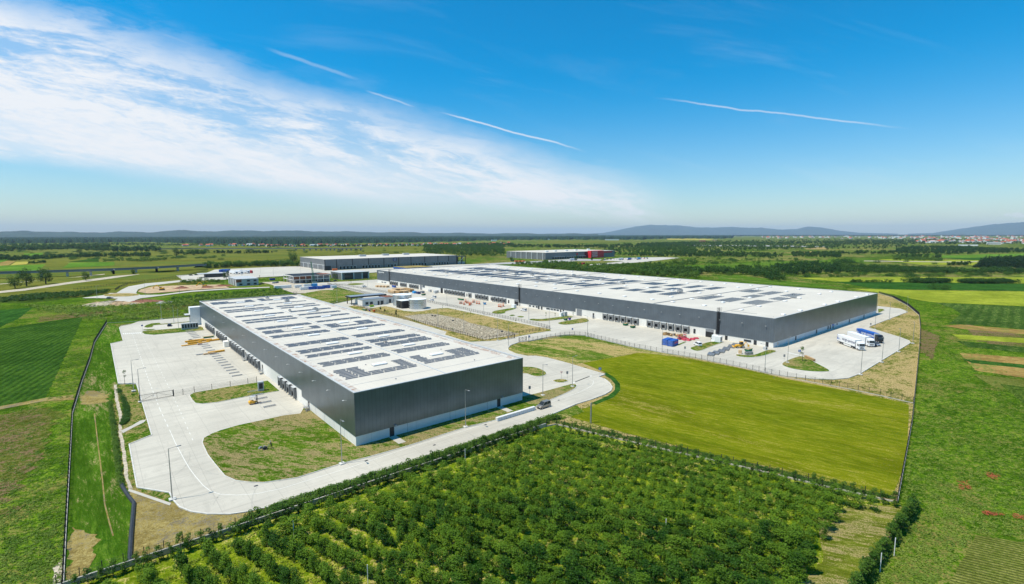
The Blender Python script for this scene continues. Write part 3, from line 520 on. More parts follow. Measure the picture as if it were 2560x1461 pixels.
# outer roads
ROADS = [
 ('gravel_road', [(-120, 736), (0, 728), (60, 722), (175, 705), (276, 692), (323, 684), (350, 686), (323, 690), (276, 697), (175, 710), (60, 727), (0, 733), (-120, 742)], 'gravel', .36),
 ('track', [(-100, 714), (0, 710), (160, 696), (262, 685), (262, 686.5), (160, 698), (0, 712.5), (-100, 717)], 'gravel', .36),
 ('road', [(205, 745), (245, 740), (262, 738), (275, 733), (291, 733), (305, 724), (321, 716.7), (363.6, 709), (413.8, 704.5), (464, 699.5), (568, 695.5), (568, 699), (470, 703), (420, 709), (372, 715), (345, 724), (340, 733), (352, 738), (400, 737), (478, 727), (568, 721.5), (674, 717.5), (674, 719.5), (568, 724), (478, 730), (400, 740), (352, 746), (337, 751), (345, 757), (330, 762), (300, 758), (285, 752), (295, 747), (262, 746), (240, 745.5), (215, 746)], 'conc2', .38),
 ('roundabout', [(258, 736.5), (285, 734), (320, 733.2), (349, 735), (346, 738.5), (320, 741.5), (285, 742), (262, 740)], 'g_verge', .42),
 ('truck_yard', [(440, 689), (509.7, 685), (537, 674.4), (664.5, 668.6), (752.6, 665.6), (790, 668), (811, 676), (812, 677), (1060, 666), (1130, 662), (1180, 661), (1215, 664), (1180, 668), (990, 677), (945, 681), (900, 684), (788, 686), (700, 691), (641, 694), (556.7, 698), (456.8, 700.5)], 'conc2', .36),
 ('works_yard', [(654, 706), (700, 704), (790, 712), (840, 717.5), (831, 725.4), (866, 727), (800, 732), (737, 734), (715, 727), (678, 712)], 'gravel', .30),
 ('road', [(745, 712), (800, 707), (870, 704), (946, 699), (946, 702), (870, 707), (845, 712.5), (822, 712.5), (790, 713)], 'conc2', .32),
 ('building_site', [(345, 730), (352, 724), (380, 717), (464, 713), (552, 711.7), (574, 720), (480, 725), (426, 730), (370, 734)], 'soil', .40),
 ('dirt_heap_ground', [(218, 760), (240, 755), (300, 755), (345, 757), (378, 752), (372, 757), (330, 762), (270, 767), (250, 762)], 'soil', .12),
 ('puddle_slab', [(388, 758), (400, 754), (432, 752), (428, 758), (392, 760)], 'asph', .14),
 ('car_park', [(1505, 652), (1540, 646), (1600, 644), (1660, 643.5), (1700, 645), (1640, 652), (1600, 656), (1480, 664), (1470, 662), (1560, 654)], 'conc2', .34),
 ('road', [(1125, 664), (1255, 657), (1345, 653), (1440, 647), (1505, 649), (1500, 652), (1440, 653), (1345, 659), (1255, 661), (1150, 669)], 'asph', .30),
 ('road', [(1700, 613), (1880, 613.5), (2080, 616), (2080, 618), (1880, 616), (1700, 615)], 'asph', .6),
 ('track', [(1980, 633), (2035, 628), (2032, 631), (1985, 636)], 'sand', .4), ('building_site', [(2010, 622), (2060, 617), (2075, 624), (2015, 624)], 'sand', .4),
 ('road', [(2160, 652), (2360, 654.5), (2560, 653), (2560, 654.3), (2360, 656), (2160, 653.5)], 'gravel', .5),
]
for nm, pts, mt, z in ROADS: sheet(nm, pts, M[mt], z)
sheet('shingle', [(1010.4, 791), (1040, 787.5), (1075, 784.5), (1092.7, 786.2), (1153.4, 798), (1173, 807.8), (1251.4, 825.4), (1298.4, 835.2), (1261, 842), (1212.2, 849), (1133.9, 829.3), (1055.5, 807)], M['rock'], ZC+.17)
# ---------------------------------------------------------------- text
def text(s, size, mat, name, parent, loc, rot, ext=.02, bold=.0):
    c = bpy.data.curves.new('t', 'FONT'); c.body = s; c.size = size; c.extrude = ext; c.offset = bold; c.resolution_u = 3
    o = bpy.data.objects.new('t', c); S.collection.objects.link(o); dg = bpy.context.evaluated_depsgraph_get()
    me = bpy.data.meshes.new_from_object(o.evaluated_get(dg)); bpy.data.objects.remove(o); me.materials.clear(); me.materials.append(mat); me.name = name
    q = bpy.data.objects.new(name, me); S.collection.objects.link(q); q.parent = parent; q.location = loc; q.rotation_euler = rot; return q
# ---------------------------------------------------------------- near warehouse
X0, Y0, X1, Y1, H = 44.14, 112.76, 95.82, 331.56, 13.33
wh = thing('warehouse', 'nearest long warehouse with silver cladding, white roof and rows of solar panels', 'warehouse')
settle(wh, X0, Y0, X1, Y1, (45.01, 111.39, 96.96, 324.18), .994)
def walls(root, X0, Y0, X1, Y1, H, lowL, mL, mF, hc, plm):
    "lowL: list of (y0,y1,height of pale base) along the -X face"
    b = MB(); m = MB()
    for y0, y1, h in lowL:
        b.add([(X0, y0, 0), (X0, y1, 0), (X0, y1, h), (X0, y0, h)], [(0, 1, 2, 3)]); m.add([(X0-.12, y0, h), (X0-.12, y1, h), (X0-.12, y1, H), (X0-.12, y0, H)], [(0, 1, 2, 3)]); m.add([(X0, y0, h), (X0-.12, y0, h), (X0-.12, y1, h), (X0, y1, h)], [(0, 1, 2, 3)])
    hs = [q[2] for q in lowL]
    for k in range(len(lowL)-1):
        y = lowL[k][1]; a_, c_ = sorted((hs[k], hs[k+1])); m.add([(X0, y, a_), (X0-.12, y, a_), (X0-.12, y, c_), (X0, y, c_)], [(0, 1, 2, 3)])
    b.obj('base_wall', plm[0], root); m.obj('cladding', mL, root)
    c = MB(); c.add([(X0, Y0, 0), (X1, Y0, 0), (X1, Y0, hc), (X0, Y0, hc), (X1, Y1, 0), (X0, Y1, 0), (X1, Y1, hc), (X0, Y1, hc)], [(0, 3, 2, 1), (1, 2, 6, 4), (4, 6, 7, 5)]); c.obj('base_wall', plm[1], root)
    d = MB(); e_ = .12
    d.add([(X0-e_, Y0-e_, hc), (X1+e_, Y0-e_, hc), (X1+e_, Y0-e_, H), (X0-e_, Y0-e_, H), (X1+e_, Y1+e_, hc), (X0-e_, Y1+e_, hc), (X1+e_, Y1+e_, H), (X0-e_, Y1+e_, H), (X0, Y0, hc), (X1, Y0, hc), (X0-e_, Y0, hc), (X0-e_, Y0, H)], [(0, 3, 2, 1), (1, 2, 6, 4), (4, 6, 7, 5), (0, 1, 9, 8), (0, 10, 11, 3)])
    d.obj('cladding', mF, root)
walls(wh, X0, Y0, X1, Y1, H, [(Y0, 152.8, 2.7), (152.8, Y1, 4.6)], M['cladS'], M['cladS'], 2.7, (M['wallw'], M['plinth']))
def roofslab(root, X0, Y0, X1, Y1, H, drop=.35, trim=True):
    b = MB(); w = .35
    b.box(X0+w, Y0+w, H-drop-.2, X1-w, Y1-w, H-drop); b.obj('roof', M['roof'], root)
    p = MB(); e_ = .17
    p.box(X0-e_, Y0-e_, H-.02, X1+e_, Y0+w, H+.14); p.box(X0-e_, Y1-w, H-.02, X1+e_, Y1+e_, H+.14); p.box(X0-e_, Y0+w, H-.02, X0+w, Y1-w, H+.14); p.box(X1-w, Y0+w, H-.02, X1+e_, Y1-w, H+.14)
    p.box(X0+w-.06, Y0+w, H-drop, X0+w+.001, Y1-w, H-.02); p.box(X1-w-.001, Y0+w, H-drop, X1-w+.06, Y1-w, H-.02)
    p.obj('parapet', M['lgrey'], root)
roofslab(wh, X0, Y0, X1, Y1, H)
ZR = H-.35
gt = MB(); gt.box(X0+.4, Y0+.5, ZR, X0+2.3, Y1-.5, ZR+.03); gt.box(X1-2.4, Y0+.5, ZR, X1-.5, Y1-.5, ZR+.03); gt.obj('gutter', M['gutter'], wh)
rg = MB(); rg.box(69.75, Y0+.5, ZR, 70.15, Y1-.5, ZR+.12)
rg.obj('roof_ridge', M['lgrey'], wh)
tr = MB()
for y in (172.2, 153.0, 120.2, 191.5, 211.0): tr.box(X0+2.4, y-.06, ZR, X1-2.5, y+.06, ZR+.02)
for y in np.arange(118, 330, 19.0): tr.box(57.2, y, ZR, 57.5, y+.3, ZR+.25); tr.box(84, y+3, ZR, 84.3, y+3.3, ZR+.25)

for k in range(0, len(tr.v), 8): b_ = MB(); b_.v = tr.v[k:k+8]; b_.f = [tuple(i-k for i in f) for f in tr.f[k//8*6:k//8*6+6]]; b_.mi = [0]*6; b_.obj('roof_seam' if b_.v[0][0] < 50 else 'roof_vent', M['steel'], wh)
def pvrow(b, x0, x1, y, z, seg=3.3, gap=.28):
    "one double row: two panels leaning together, broken into segments along x"
    x = x0
    while x < x1-.8:
        xe = min(x1, x+seg); zz = z+.10
        b.add([(x, y, zz-.04), (xe, y, zz-.04), (xe, y+.52, zz+.07), (x, y+.52, zz+.07)], [(0, 1, 2, 3)], 0)
        b.add([(x, y+.53, zz+.07), (xe, y+.53, zz+.07), (xe, y+.74, z+.02), (x, y+.74, z+.02)], [(0, 1, 2, 3)], 1)
        b.add([(x, y, z), (x, y+.73, z), (x, y+.52, zz+.07), (xe, y, z), (xe, y+.73, z), (xe, y+.52, zz+.07)], [(0, 1, 2), (3, 5, 4)], 1)
        b.add([(x, y-.02, z), (xe, y-.02, z), (xe, y-.01, zz-.02), (x, y-.01, zz-.02)], [(0, 1, 2, 3)], 1)
        x = xe+gap
def array(root, x0, x1, y0, y1, z, cut=None, pitch=1.42):
    b = MB(); y = y0; i = 0
    while y < y1-.9:
        off = (0, 1.2, .5)[i % 3] if (y1-y0) < 30 else 0
        if cut and y > cut[2]: pvrow(b, x0+off*.4, cut[0], y, z); pvrow(b, cut[1], x1, y, z)
        else: pvrow(b, x0+off*.5, x1-(1.2-off)*.5, y, z)
        y += pitch; i += 1
    return b.obj('solar_array', [M['pv'], M['lgrey']], root)
LB = [(126, 137.6, (55.2, 64.8, 129.8)), (143, 149.3, None), (156.6, 160.9, None), (163.6, 169.6, None), (176.3, 182.0, None), (195.2, 200.4, None), (205.6, 213, (55.2, 65, 207)), (216.8, 222, None), (236, 240.6, None), (242.6, 247.6, None), (256.6, 261, None), (275, 279.6, None), (281.3, 285.8, None), (293.6, 297.6, None), (312, 324.2, (56, 64.5, 317))]
RB = [(127, 138.2, (74.8, 83.8, 130.5)), (144.4, 150.3, None), (156.4, 163, (76, 84, 161)), (164.8, 170.2, None), (177, 183.4, None), (194.5, 199.6, None), (202.6, 213, (76, 83.6, 205)), (219, 223, None), (232.6, 237, None), (243.8, 248, None), (256.8, 260.6, None), (272.6, 277.4, None), (280.4, 285, None), (296, 299.6, None), (312, 325, (75, 84, 317))]
for y0, y1, c in LB: array(wh, 47.3, 68.4, y0, y1, ZR+.02, c)
for y0, y1, c in RB: array(wh, 70.9, 90.8, y0, y1, ZR+.02, c)
def skylight(root, x, y, z, sx=2.6, sy=1.5):
    b = MB(); b.box(x-sx/2, y-sy/2, z, x+sx/2, y+sy/2, z+.32, 0); b.frust((x-sx/2+.05, y-sy/2+.05, x+sx/2-.05, y+sy/2-.05, z+.32), (x-sx/2+.3, y-sy/2+.3, x+sx/2-.3, y+sy/2-.3, z+.55), 1)
    return b.obj('skylight', [M['lgrey'], M['white']], root)
for i, y in enumerate([134.8, 152.9, 172.4, 191.6, 211.2, 232.2, 252, 272, 291.5, 311.3]):
    skylight(wh, 60.5, y, ZR, 4.2, 1.7); skylight(wh, 79.2, y, ZR, 4.2, 1.7)
def hvac(root, x, y, z, k=1.0):
    b = MB(); b.box(x-1*k, y-1.2*k, z+.4, x+1*k, y+1.2*k, z+1.6*k, 0); b.cyl(x, y-.5*k, z+1.6*k, z+1.8*k, .4*k, n=8, m=1); b.cyl(x, y+.5*k, z+1.6*k, z+1.8*k, .4*k, n=8, m=1)
    for sx_ in (-.8, .8):
        for sy_ in (-1, 1): b.box(x+sx_*k-.06, y+sy_*k-.06, z, x+sx_*k+.06, y+sy_*k+.06, z+.4, 1)
    return b.obj('roof_unit', [M['steel'], M['dark']], root)
hvac(wh, 81.5, 253.5, ZR); hvac(wh, 81, 299, ZR); hvac(wh, 76.5, 322, ZR, .8); hvac(wh, 72, 262, ZR, .5); hvac(wh, 75.5, 163.2, ZR, .45)
cg = MB()
for z in (.05, .7, 1.4): cg.box(93.6, 330.0, H+z, 95.6, 330.08, H+z+.08); cg.box(93.6, 331.5, H+z, 95.6, 331.58, H+z+.08); cg.box(93.6, 330, H+z, 93.68, 331.5, H+z+.08)
for x in (93.6, 95.5):
    for y in (330, 331.5): cg.box(x, y, H-.3, x+.09, y+.09, H+1.5)
cg.obj('roof_cage', M['dark'], wh)
def dock(root, X, yc, w=3.25, ztop=4.05, open_=True, big=True):
    "dock shelter on a -X face: hood, dark curtain, door, leveller and bumpers"
    d = .8 if big else .7; b = MB(); h = .22
    b.box(X-d, yc-w/2, .95, X, yc-w/2+h, ztop, 1); b.box(X-d, yc+w/2-h, .95, X, yc+w/2, ztop, 1); b.box(X-d, yc-w/2, ztop-.18, X, yc+w/2, ztop, 0)
    b.box(X-d-.02, yc-w/2+h, ztop-1.2, X-d+.06, yc+w/2-h, ztop-.18, 1); b.box(X-d-.02, yc-w/2+h, .95, X-d+.06, yc-w/2+h+.55, ztop-1.2, 1); b.box(X-d-.02, yc+w/2-h-.55, .95, X-d+.06, yc+w/2-h, ztop-1.2, 1)
    s = b.obj('dock_shelter', [M['lgrey'], M['shelt']], root)
    MB().box(X-.14, yc-1.05, 1.15, X-.02, yc+1.05, 3.2).obj('door', M['black'] if open_ else M['grey'], s)
    MB().box(X-.5, yc-1.1, .95, X-.02, yc+1.1, 1.12).obj('dock_leveller', M['steel'], s)
    [MB().box(X-.28, yc+a_, .5, X-.02, yc+a_+.35, 1.0).obj('bumper', M['black'], s) for a_ in (-1.5, 1.15)]
    q = MB(); q.box(X-.2, yc-w/2-.3, 0, X-.02, yc-w/2+.1, .95); q.obj('door_pillar', M['kerb'], s)
    return s
DK = [(158.7+1.1+i*4.75) for i in range(4)]+[203.0+i*4.9 for i in range(4)]+[227.8+i*4.55 for i in range(6)]+[262+i*4.85 for i in range(5)]+[292.3+i*4.75 for i in range(5)]
for y in DK: dock(wh, X0, y)
def pdoor(root, X, y, h=2.3, w=1.15, z=0, mat=None, axis='x'):
    b = MB()
    if axis == 'x': b.box(X-.06, y-w/2, z, X+.02, y+w/2, z+h)
    else: b.box(X-w/2, y-.06, z, X+w/2, y+.02, z+h)
    return b.obj('door', mat or M['dark'], root)
def stair(root, X, y, n=5, z=1.15):
    b = MB(); b.box(X-1.4, y-.7, z-.06, X, y+.7, z, 0)
    for i in range(n): b.box(X-1.4, y-.7-.28*(i+1), z-.06-z/n*(i+1), X-.3, y-.7-.28*i, z-z/n*(i+1), 0)
    for dx in (-1.4, -.25):
        b.tube((X+dx, y+.65, z+1.0), (X+dx, y-.7, z+1.0), .03, 5, 1); b.tube((X+dx, y-.7, z+1.0), (X+dx, y-.7-.28*n, .95), .03, 5, 1)
        for yy, z0, z1 in ((y+.65, 0, z+1), (y-.7, 0, z+1), (y-.7-.28*n, 0, .95)): b.tube((X+dx, yy, z0), (X+dx, yy, z1), .03, 5, 1)
    return b.obj('stair', [M['steel'], M['lgrey']], root)
for y in (146.9, 198.2, 224.2, 257.8): pdoor(wh, X0-.02, y, 2.2, 1.1, 1.15 if y > 150 else 1.1); stair(wh, X0, y)
MB().box(42.2, 256.2, .2, X0, 259.4, 2.7).obj('access_ramp', M['wallw'], wh)
for x in (53.3, 86.8): pdoor(wh, x, Y0, 2.35, 1.2, .34, axis='y')
jl = MB()
for x in (57.6, 70.2, 82.7): jl.box(x-.04, Y0-.015, .2, x+.04, Y0, 2.7)
for y in (120, 127, 134, 141): jl.box(X0-.015, y-.03, .2, X0, y+.03, 2.7)
jl.obj('wall_joint', M['grey'], wh)
def wlamp(root, x, y, z, dx=0, dy=0):
    b = MB(); b.tube((x, y, z), (x+dx*.8, y+dy*.8, z+.12), .05, 5, 0); b.box(x+dx*.8-.22, y+dy*.8-.22, z+.06, x+dx*.8+.22, y+dy*.8+.22, z+.16, 0)
    return b.obj('wall_lamp', [M['lgrey']], root)
for y in (117.5, 128.3, 139.5, 151, 163, 176, 190, 206, 223, 241, 262, 284): wlamp(wh, X0-.12, y, 10.4, dx=-1)
for x in (54.2, 88): wlamp(wh, x, Y0-.12, 2.95, dy=-.4)
# office corner canopy at the far left end
oc = MB(); oc.box(40.2, 349.5-3, 0, 44.0, 351, 10.2, 0); oc.box(36.4, 343, 6.2, 44.0, 352, 6.5, 1)
# (annex stands against the far gable)
ax = thing('office_annex', 'narrow white stair block at the far left end of the nearest warehouse', 'annex')
settle(ax, X0, Y0, X1, Y1, (45.01, 111.39, 96.96, 324.18))
MB().box(39.3, 331.75, 0, 49, 337, 10.1).obj('wall', M['white'], ax); MB().box(37.0, 331.75, 6.0, 39.25, 337.5, 6.25).obj('canopy', M['lgrey'], ax)
MB().box(39.2, 332.3, 3.0, 39.34, 336.5, 5.6).obj('window', M['glass'], ax); MB().box(39.2, 333, .1, 39.34, 334.4, 2.4).obj('door', M['dark'], ax)
# ---------------------------------------------------------------- long warehouse
bx0, by0, bx1, by1, BH = 219.2, 93.7, 354.56, 481.55, 12.95
lw = thing('warehouse', 'longest warehouse with slate-toned side cladding above white dock walls and vast pale roof', 'warehouse')
settle(lw, bx0, by0, bx1, by1, (227.84, 93.84, 373.75, 491.34), 1.02)
walls(lw, bx0, by0, bx1, by1, BH, [(by0, 119.9, 2.45), (119.9, 208.8, 4.4), (208.8, 260.3, 2.3), (260.3, 387, 4.5), (387, 391, 2.6), (391, 453.5, 4.6), (453.5, by1, 3.3)], M['cladD'], M['cladS'], 2.5, (M['wallw'], M['plinth']))  # sun-facing side: its duller look in the light is put into a separate cladding colour
roofslab(lw, bx0, by0, bx1, by1, BH, .25)
BZ = BH-.25
sm_ = MB()
for y in (155.7, 231.5, 307, 381.5): sm_.box(bx0+.4, y-.35, BZ, bx1-.4, y+.35, BZ+.22)
for x, y, x1_, y1_ in [(218.6+1, 118, 300, 118.25), (227, 105, 227.2, 117), (262, 205.6, 350, 205.8), (281, 118.2, 281.2, 122), (220, 268, 300, 268.2), (240, 340, 340, 340.3), (221, 420, 345, 420.4)]: sm_.box(x, y, BZ, x1_, y1_, BZ+.10)

for k in range(0, len(sm_.v), 8): b_ = MB(); b_.v = sm_.v[k:k+8]; b_.f = [tuple(i-k for i in f) for f in sm_.f[k//8*6:k//8*6+6]]; b_.mi = [0]*6; b_.obj('roof_seam', M['grey'], lw)
for x in (233, 250.8, 279.8, 298, 326.2, 344.2):
    for y in (96.2, 115.3, 134.2, 152.2, 165.2, 184, 203, 221.4, 241.3, 260.2, 279.5, 298.5, 317.9, 336.4, 356.4, 375, 394, 412, 431, 450, 468):
        if x in (250.8, 298) and 118 < y < 230 and not (x == 250.8 and y in (134.2, 152.2, 165.2)): continue
        skylight(lw, x, y, BZ, 2.4, 1.7)
def grid(root, x0, x1, y0, y1, z):
    b = MB(); y = y0
    while y < y1-.6: pvrow(b, x0, x1, y, z, 4.2, .3); y += 1.5
    return b.obj('solar_array', [M['pv2'], M['lgrey']], root)
for y0, y1, x0, x1 in [(119, 128.5, 255, 274.5), (133, 142, 255, 274), (146.6, 153.6, 255, 275), (120.5, 128, 301, 320), (133.5, 141.5, 300.5, 321), (145.5, 155, 305, 321), (118.5, 126, 282, 296), (133, 140, 280, 296),
    (170.5, 180, 256, 275), (184, 193, 257, 272), (197, 206, 258, 271), (211, 219, 258, 272), (170, 178, 301, 320), (184, 192, 300, 321), (198, 206, 300, 318), (212, 225, 300, 316), (186, 193, 281, 294), (170, 176, 281, 295), (200, 206, 281, 292),
    (236, 247, 256, 277), (249.5, 259, 256, 276), (262, 271, 257, 275), (236, 247, 300, 319), (250, 260, 300, 319), (264, 273, 300, 317), (275, 283, 256, 277), (285, 293, 256, 277), (275, 283, 300, 321), (285, 293, 300, 322), (296, 303, 300, 320), (296, 303, 256, 275), (236, 246, 281, 295), (262, 270, 281, 295), (285, 293, 281, 295),
    (311, 322, 256, 277), (325, 336, 256, 276), (339, 351, 256, 276), (311, 322, 300, 320), (325, 337, 300, 319), (341, 353, 300, 317), (355, 378, 255, 278), (356, 378, 299, 321), (386, 404, 254, 277), (386, 404, 298, 321), (408, 426, 253, 276), (407, 425, 297, 320), (430, 448, 253, 273), (429, 450, 298, 320), (313, 322, 281, 295), (340, 350, 281, 295), (362, 374, 281, 295), (390, 402, 280, 295), (412, 424, 279, 294)]: grid(lw, x0, x1, y0, y1, BZ+.02)
for x, y in [(297, 118), (276, 176), (290, 232), (302, 262), (270, 300), (290, 330), (285, 345), (310, 300), (300, 390), (250, 402)]: hvac(lw, x, y, BZ, 1.1)
for y in [135.0+i*4.2 for i in range(6)]+[164.7+i*4.2 for i in range(6)]+[276.4+i*4.25 for i in range(4)]+[297.3+i*4.2 for i in range(4)]+[318.6]+[327.4+i*4.3 for i in range(7)]+[399.6+i*4.3 for i in range(4)]+[421.6+i*4.2 for i in range(3)]+[438.8+i*4.1 for i in range(4)]: dock(lw, bx0, y, 3.3, 3.95, big=False)
def gate(root, X, y0, y1, h, mat, half=False):
    fr = MB(); fr.box(X-.08, y0-.12, .2, X+.02, y0, h+.12); fr.box(X-.08, y1, .2, X+.02, y1+.12, h+.12); fr.box(X-.08, y0, h, X+.02, y1, h+.12)
    o = fr.obj('roller_door', M['lgrey'], root); MB().box(X-.05, y0, .2, X-.01, y1, h).obj('shutter_or_dark', mat, o)  # in open gates a black sheet stands in for the dark inside
    if half: MB().box(X-.12, y0, h-1.3, X-.06, y1, h).obj('shutter_or_dark', M['grey'], o)
gate(lw, bx0, 120.9, 124.8, 4.1, M['black'], True); gate(lw, bx0, 203.8, 207.8, 4.2, M['grey']); gate(lw, bx0, 261.9, 265.8, 4.2, M['black'], True); gate(lw, bx0, 357.7, 361.2, 4.4, M['black']); gate(lw, bx0, 391.8, 395.3, 4.4, M['grey'])
for y in (130.6, 194.7, 272, 292.2, 323, 272.2): pdoor(lw, bx0-.02, y, 2.2, 1.1, .9)
stair(lw, bx0, 194.7, 4, .95)
for y, w in ((114.6, 1.2), (101.4, 1.3), (96.3, 1.2), (221.3, 1.1), (219, 1.1), (238.5, 1.4), (241.3, 1.4)): pdoor(lw, bx0-.02, y, 2.05, w, .2)
for y0, y1 in ((103.2, 106.4), (231.0, 234.2), (228.2, 230.3), (225.6, 227.5), (222.9, 224.9), (249, 250.6), (245.6, 247.2), (242.4, 244.1), (462, 466), (468, 472)):
    f = MB(); f.box(bx0-.07, y0-.08, .95, bx0, y1+.08, 2.0); o = f.obj('window', M['lgrey'], lw); MB().box(bx0-.09, y0, 1.02, bx0-.05, y1, 1.93).obj('pane', M['glass'], o)
for y in (118.7, 260.5, 453.6):
    b = MB(); zt = BH+2.0
    for dy in (-.4, .4): b.box(bx0-.35, y+dy-.05, .4, bx0-.25, y+dy+.05, zt)
    for z in np.arange(.6, zt, .6): b.box(bx0-.33, y-.4, z, bx0-.27, y+.4, z+.05)
    for z in np.arange(2.6, zt, 1.2):
        b.box(bx0-1.05, y-.45, z, bx0-.95, y+.45, z+.08); b.box(bx0-1.0, y-.45, z, bx0-.3, y-.38, z+.08); b.box(bx0-1.0, y+.38, z, bx0-.3, y+.45, z+.08)
    for dy in (-.42, 0, .42): b.box(bx0-1.03, y+dy-.03, 2.6, bx0-.97, y+dy+.03, zt)
    for dx in (0, 1.2):
        for dy in (-.6, .6): b.box(bx0+dx, y+dy-.04, BH, bx0+dx+.08, y+dy+.04, zt)
    for z in (BH+.9, zt-.1): b.box(bx0, y-.6, z, bx0+1.2, y-.54, z+.07); b.box(bx0, y+.54, z, bx0+1.2, y+.6, z+.07)
    b.obj('ladder_cage', M['dark'], lw)
    MB().box(bx0-.16, y-.75, 2.6, bx0-.125, y+.75, BH-.2).obj('wall_strip', M['dark'], lw)
for i, y in enumerate(np.arange(97, 480, 10.4)): wlamp(lw, bx0-.12, y, 9.2, dx=-.6)
for x in (241.5, 265, 279.6, 282.5, 286.3, 309.6, 333): pdoor(lw, x, by0, 2.1, 1.25, .2, axis='y')
for x in (241.5, 265, 279.6, 309.6, 333): MB().box(x-1.6, by0-1.6, .2, x+1.6, by0-.02, .42).obj('door_step', M['kerb'], lw)
text('cargo-partner', 2.3, M['white'], 'lettering', lw, (bx0-.2, 478.5, 10.6), (R_(90), 0, R_(-90)), .03, .03)
MB().box(222, 95.4, BH+.1, 222.1, 95.5, BH+.4).obj('roof_seam', M['grey'], lw)
# ---------------------------------------------------------------- other buildings
def simple(name, label, cat, x0, y0, x1, y1, h, mw, mr, base=None, par=.25):
    t = thing(name, label, cat); settle(t, x0, y0, x1, y1)
    MB().box(x0, y0, base or 0, x1, y1, h).obj('wall', mw, t)
    if base: MB().box(x0+.02, y0+.02, 0, x1-.02, y1-.02, base).obj('base_wall', M['wallw'], t)
    b = MB(); b.box(x0-.2, y0-.2, h, x1+.2, y1+.2, h+par); b.obj('roof', mr, t); return t
b3 = simple('warehouse', 'mid-grey warehouse with dark vertical stripes and a square blue sign behind the offices', 'warehouse', 254.4, 734.4, 462, 856, 15, M['cladG'], M['roof'])
for x in (254.4, 270, 292, 315, 338, 361, 381, 404, 427, 446, 461): MB().box(x-.5, 734.1, 0, x+.5, 734.4, 15).obj('wall_stripe', M['dark'], b3)
sg = MB(); sg.box(254.3, 733.95, 0, 262, 734.35, 6); sg.obj('loading_bay', M['dark'], b3)
for x in [275+i*5 for i in range(5)]+[307+i*4.6 for i in range(6)]+[345+i*5 for i in range(3)]+[385+i*5 for i in range(5)]+[420+i*4.8 for i in range(6)]:
    f = MB(); f.box(x-1.9, 733.3, .9, x-1.5, 734.3, 5.2); f.box(x+1.5, 733.3, .9, x+1.9, 734.3, 5.2); f.box(x-1.9, 733.3, 4.7, x+1.9, 734.3, 5.3); o = f.obj('dock_shelter', M['lgrey'], b3); MB().box(x-1.4, 734.0, .9, x+1.4, 734.32, 4.6).obj('door', M['black'], o)
for i in range(5):
    y = 742+i*24; f = MB(); f.box(254.1, y-.6, 0, 254.38, y+.6, 7); f.obj('wall_stripe', M['white'], b3)
    for k in range(4): MB().box(254.0, y+3+k*5, .5, 254.36, y+6.4+k*5, 4.6).obj('door', M['grey'], b3)
MB().box(254.15, 735, 7, 254.36, 855, 7.4).obj('wall_band', M['white'], b3)
q = MB(); q.box(352, 733.9, 9, 358, 734.2, 14.4); o = q.obj('sign', M['dblue'], b3)
q = MB(); q.box(353.2, 733.7, 12.3, 354.6, 733.88, 12.9); q.box(355.2, 733.7, 12.3, 356.8, 733.88, 12.9); q.box(353.2, 733.7, 10.5, 354.6, 733.88, 11.1); q.box(355.2, 733.7, 10.5, 356.8, 733.88, 11.1); q.obj('emblem', M['white'], o)
for x, y in ((330, 800), (372, 812), (410, 818)): MB().box(x-5, y-3, 15.2, x+5, y+3, 18).obj('roof_unit', M['lgrey'], b3)
ox = thing('stair_tower', 'open dark steel frame tower at the right end of the grey warehouse', 'tower')
settle(ox, 254.4, 734.4, 462, 856)
f = MB()
for x in (463, 471, 479):
    for y in (735, 747): f.box(x-.4, y-.4, 0, x+.4, y+.4, 13)
f.box(462.5, 734.5, 12.4, 479.5, 747.5, 13.2); f.box(462.5, 734.5, 6, 479.5, 735.5, 6.8); f.obj('frame', M['dark'], ox); MB().box(464, 736, 0, 478, 745, 4).obj('tank_unit', M['lgrey'], ox)
f = MB(); f.tube((466, 734.8, 4), (476, 734.8, 12), .4, 4); f.obj('stair', M['white'], ox)
# red and grey warehouse
t4 = simple('warehouse', 'distant grey warehouse with a bright red projecting office block', 'warehouse', 645, 690, 830, 815, 13.6, M['cladG'], M['roof'])
for i, y in enumerate(np.arange(696, 815, 17)): MB().box(644.2, y, 0, 644.96, y+2, 13.8).obj('pilaster', M['lgrey'], t4)
rb = MB(); rb.box(752, 680, 0, 788, 689.9, 15); rb_ = rb.obj('office_block', M['red'], t4)
for z in (3.5, 7.5, 11.5): MB().box(755, 679.7, z, 770, 679.96, z+1.3).obj('window', M['white'], rb_)
for x0, x1 in ((664, 690), (697, 722), (728, 745)): MB().box(x0, 687, 4.6, x1, 689.96, 5.2).obj('canopy', M['lgrey'], t4)
for i in range(14): MB().box(662+i*6, 689.7, .6, 665.5+i*6, 689.97, 4.2).obj('door', M['dark'], t4)
MB().box(722, 689.6, 7, 726, 689.94, 11).obj('sign', M['red'], t4); MB().box(796, 689.6, 9.5, 822, 689.94, 12.5).obj('sign', M['red'], t4); MB().box(744, 689.6, 0, 752, 689.94, 13).obj('glazing', M['glass'], t4)
xw_ = t4.location.x+t4.scale.x*645; t4.scale.x *= .92; t4.location.x = xw_-t4.scale.x*645
for x, y in ((672, 720), (700, 728), (735, 735), (770, 745), (820, 760)): MB().box(x-3, y-2, 13.9, x+3, y+2, 16.4).obj('roof_unit', M['white'], t4)
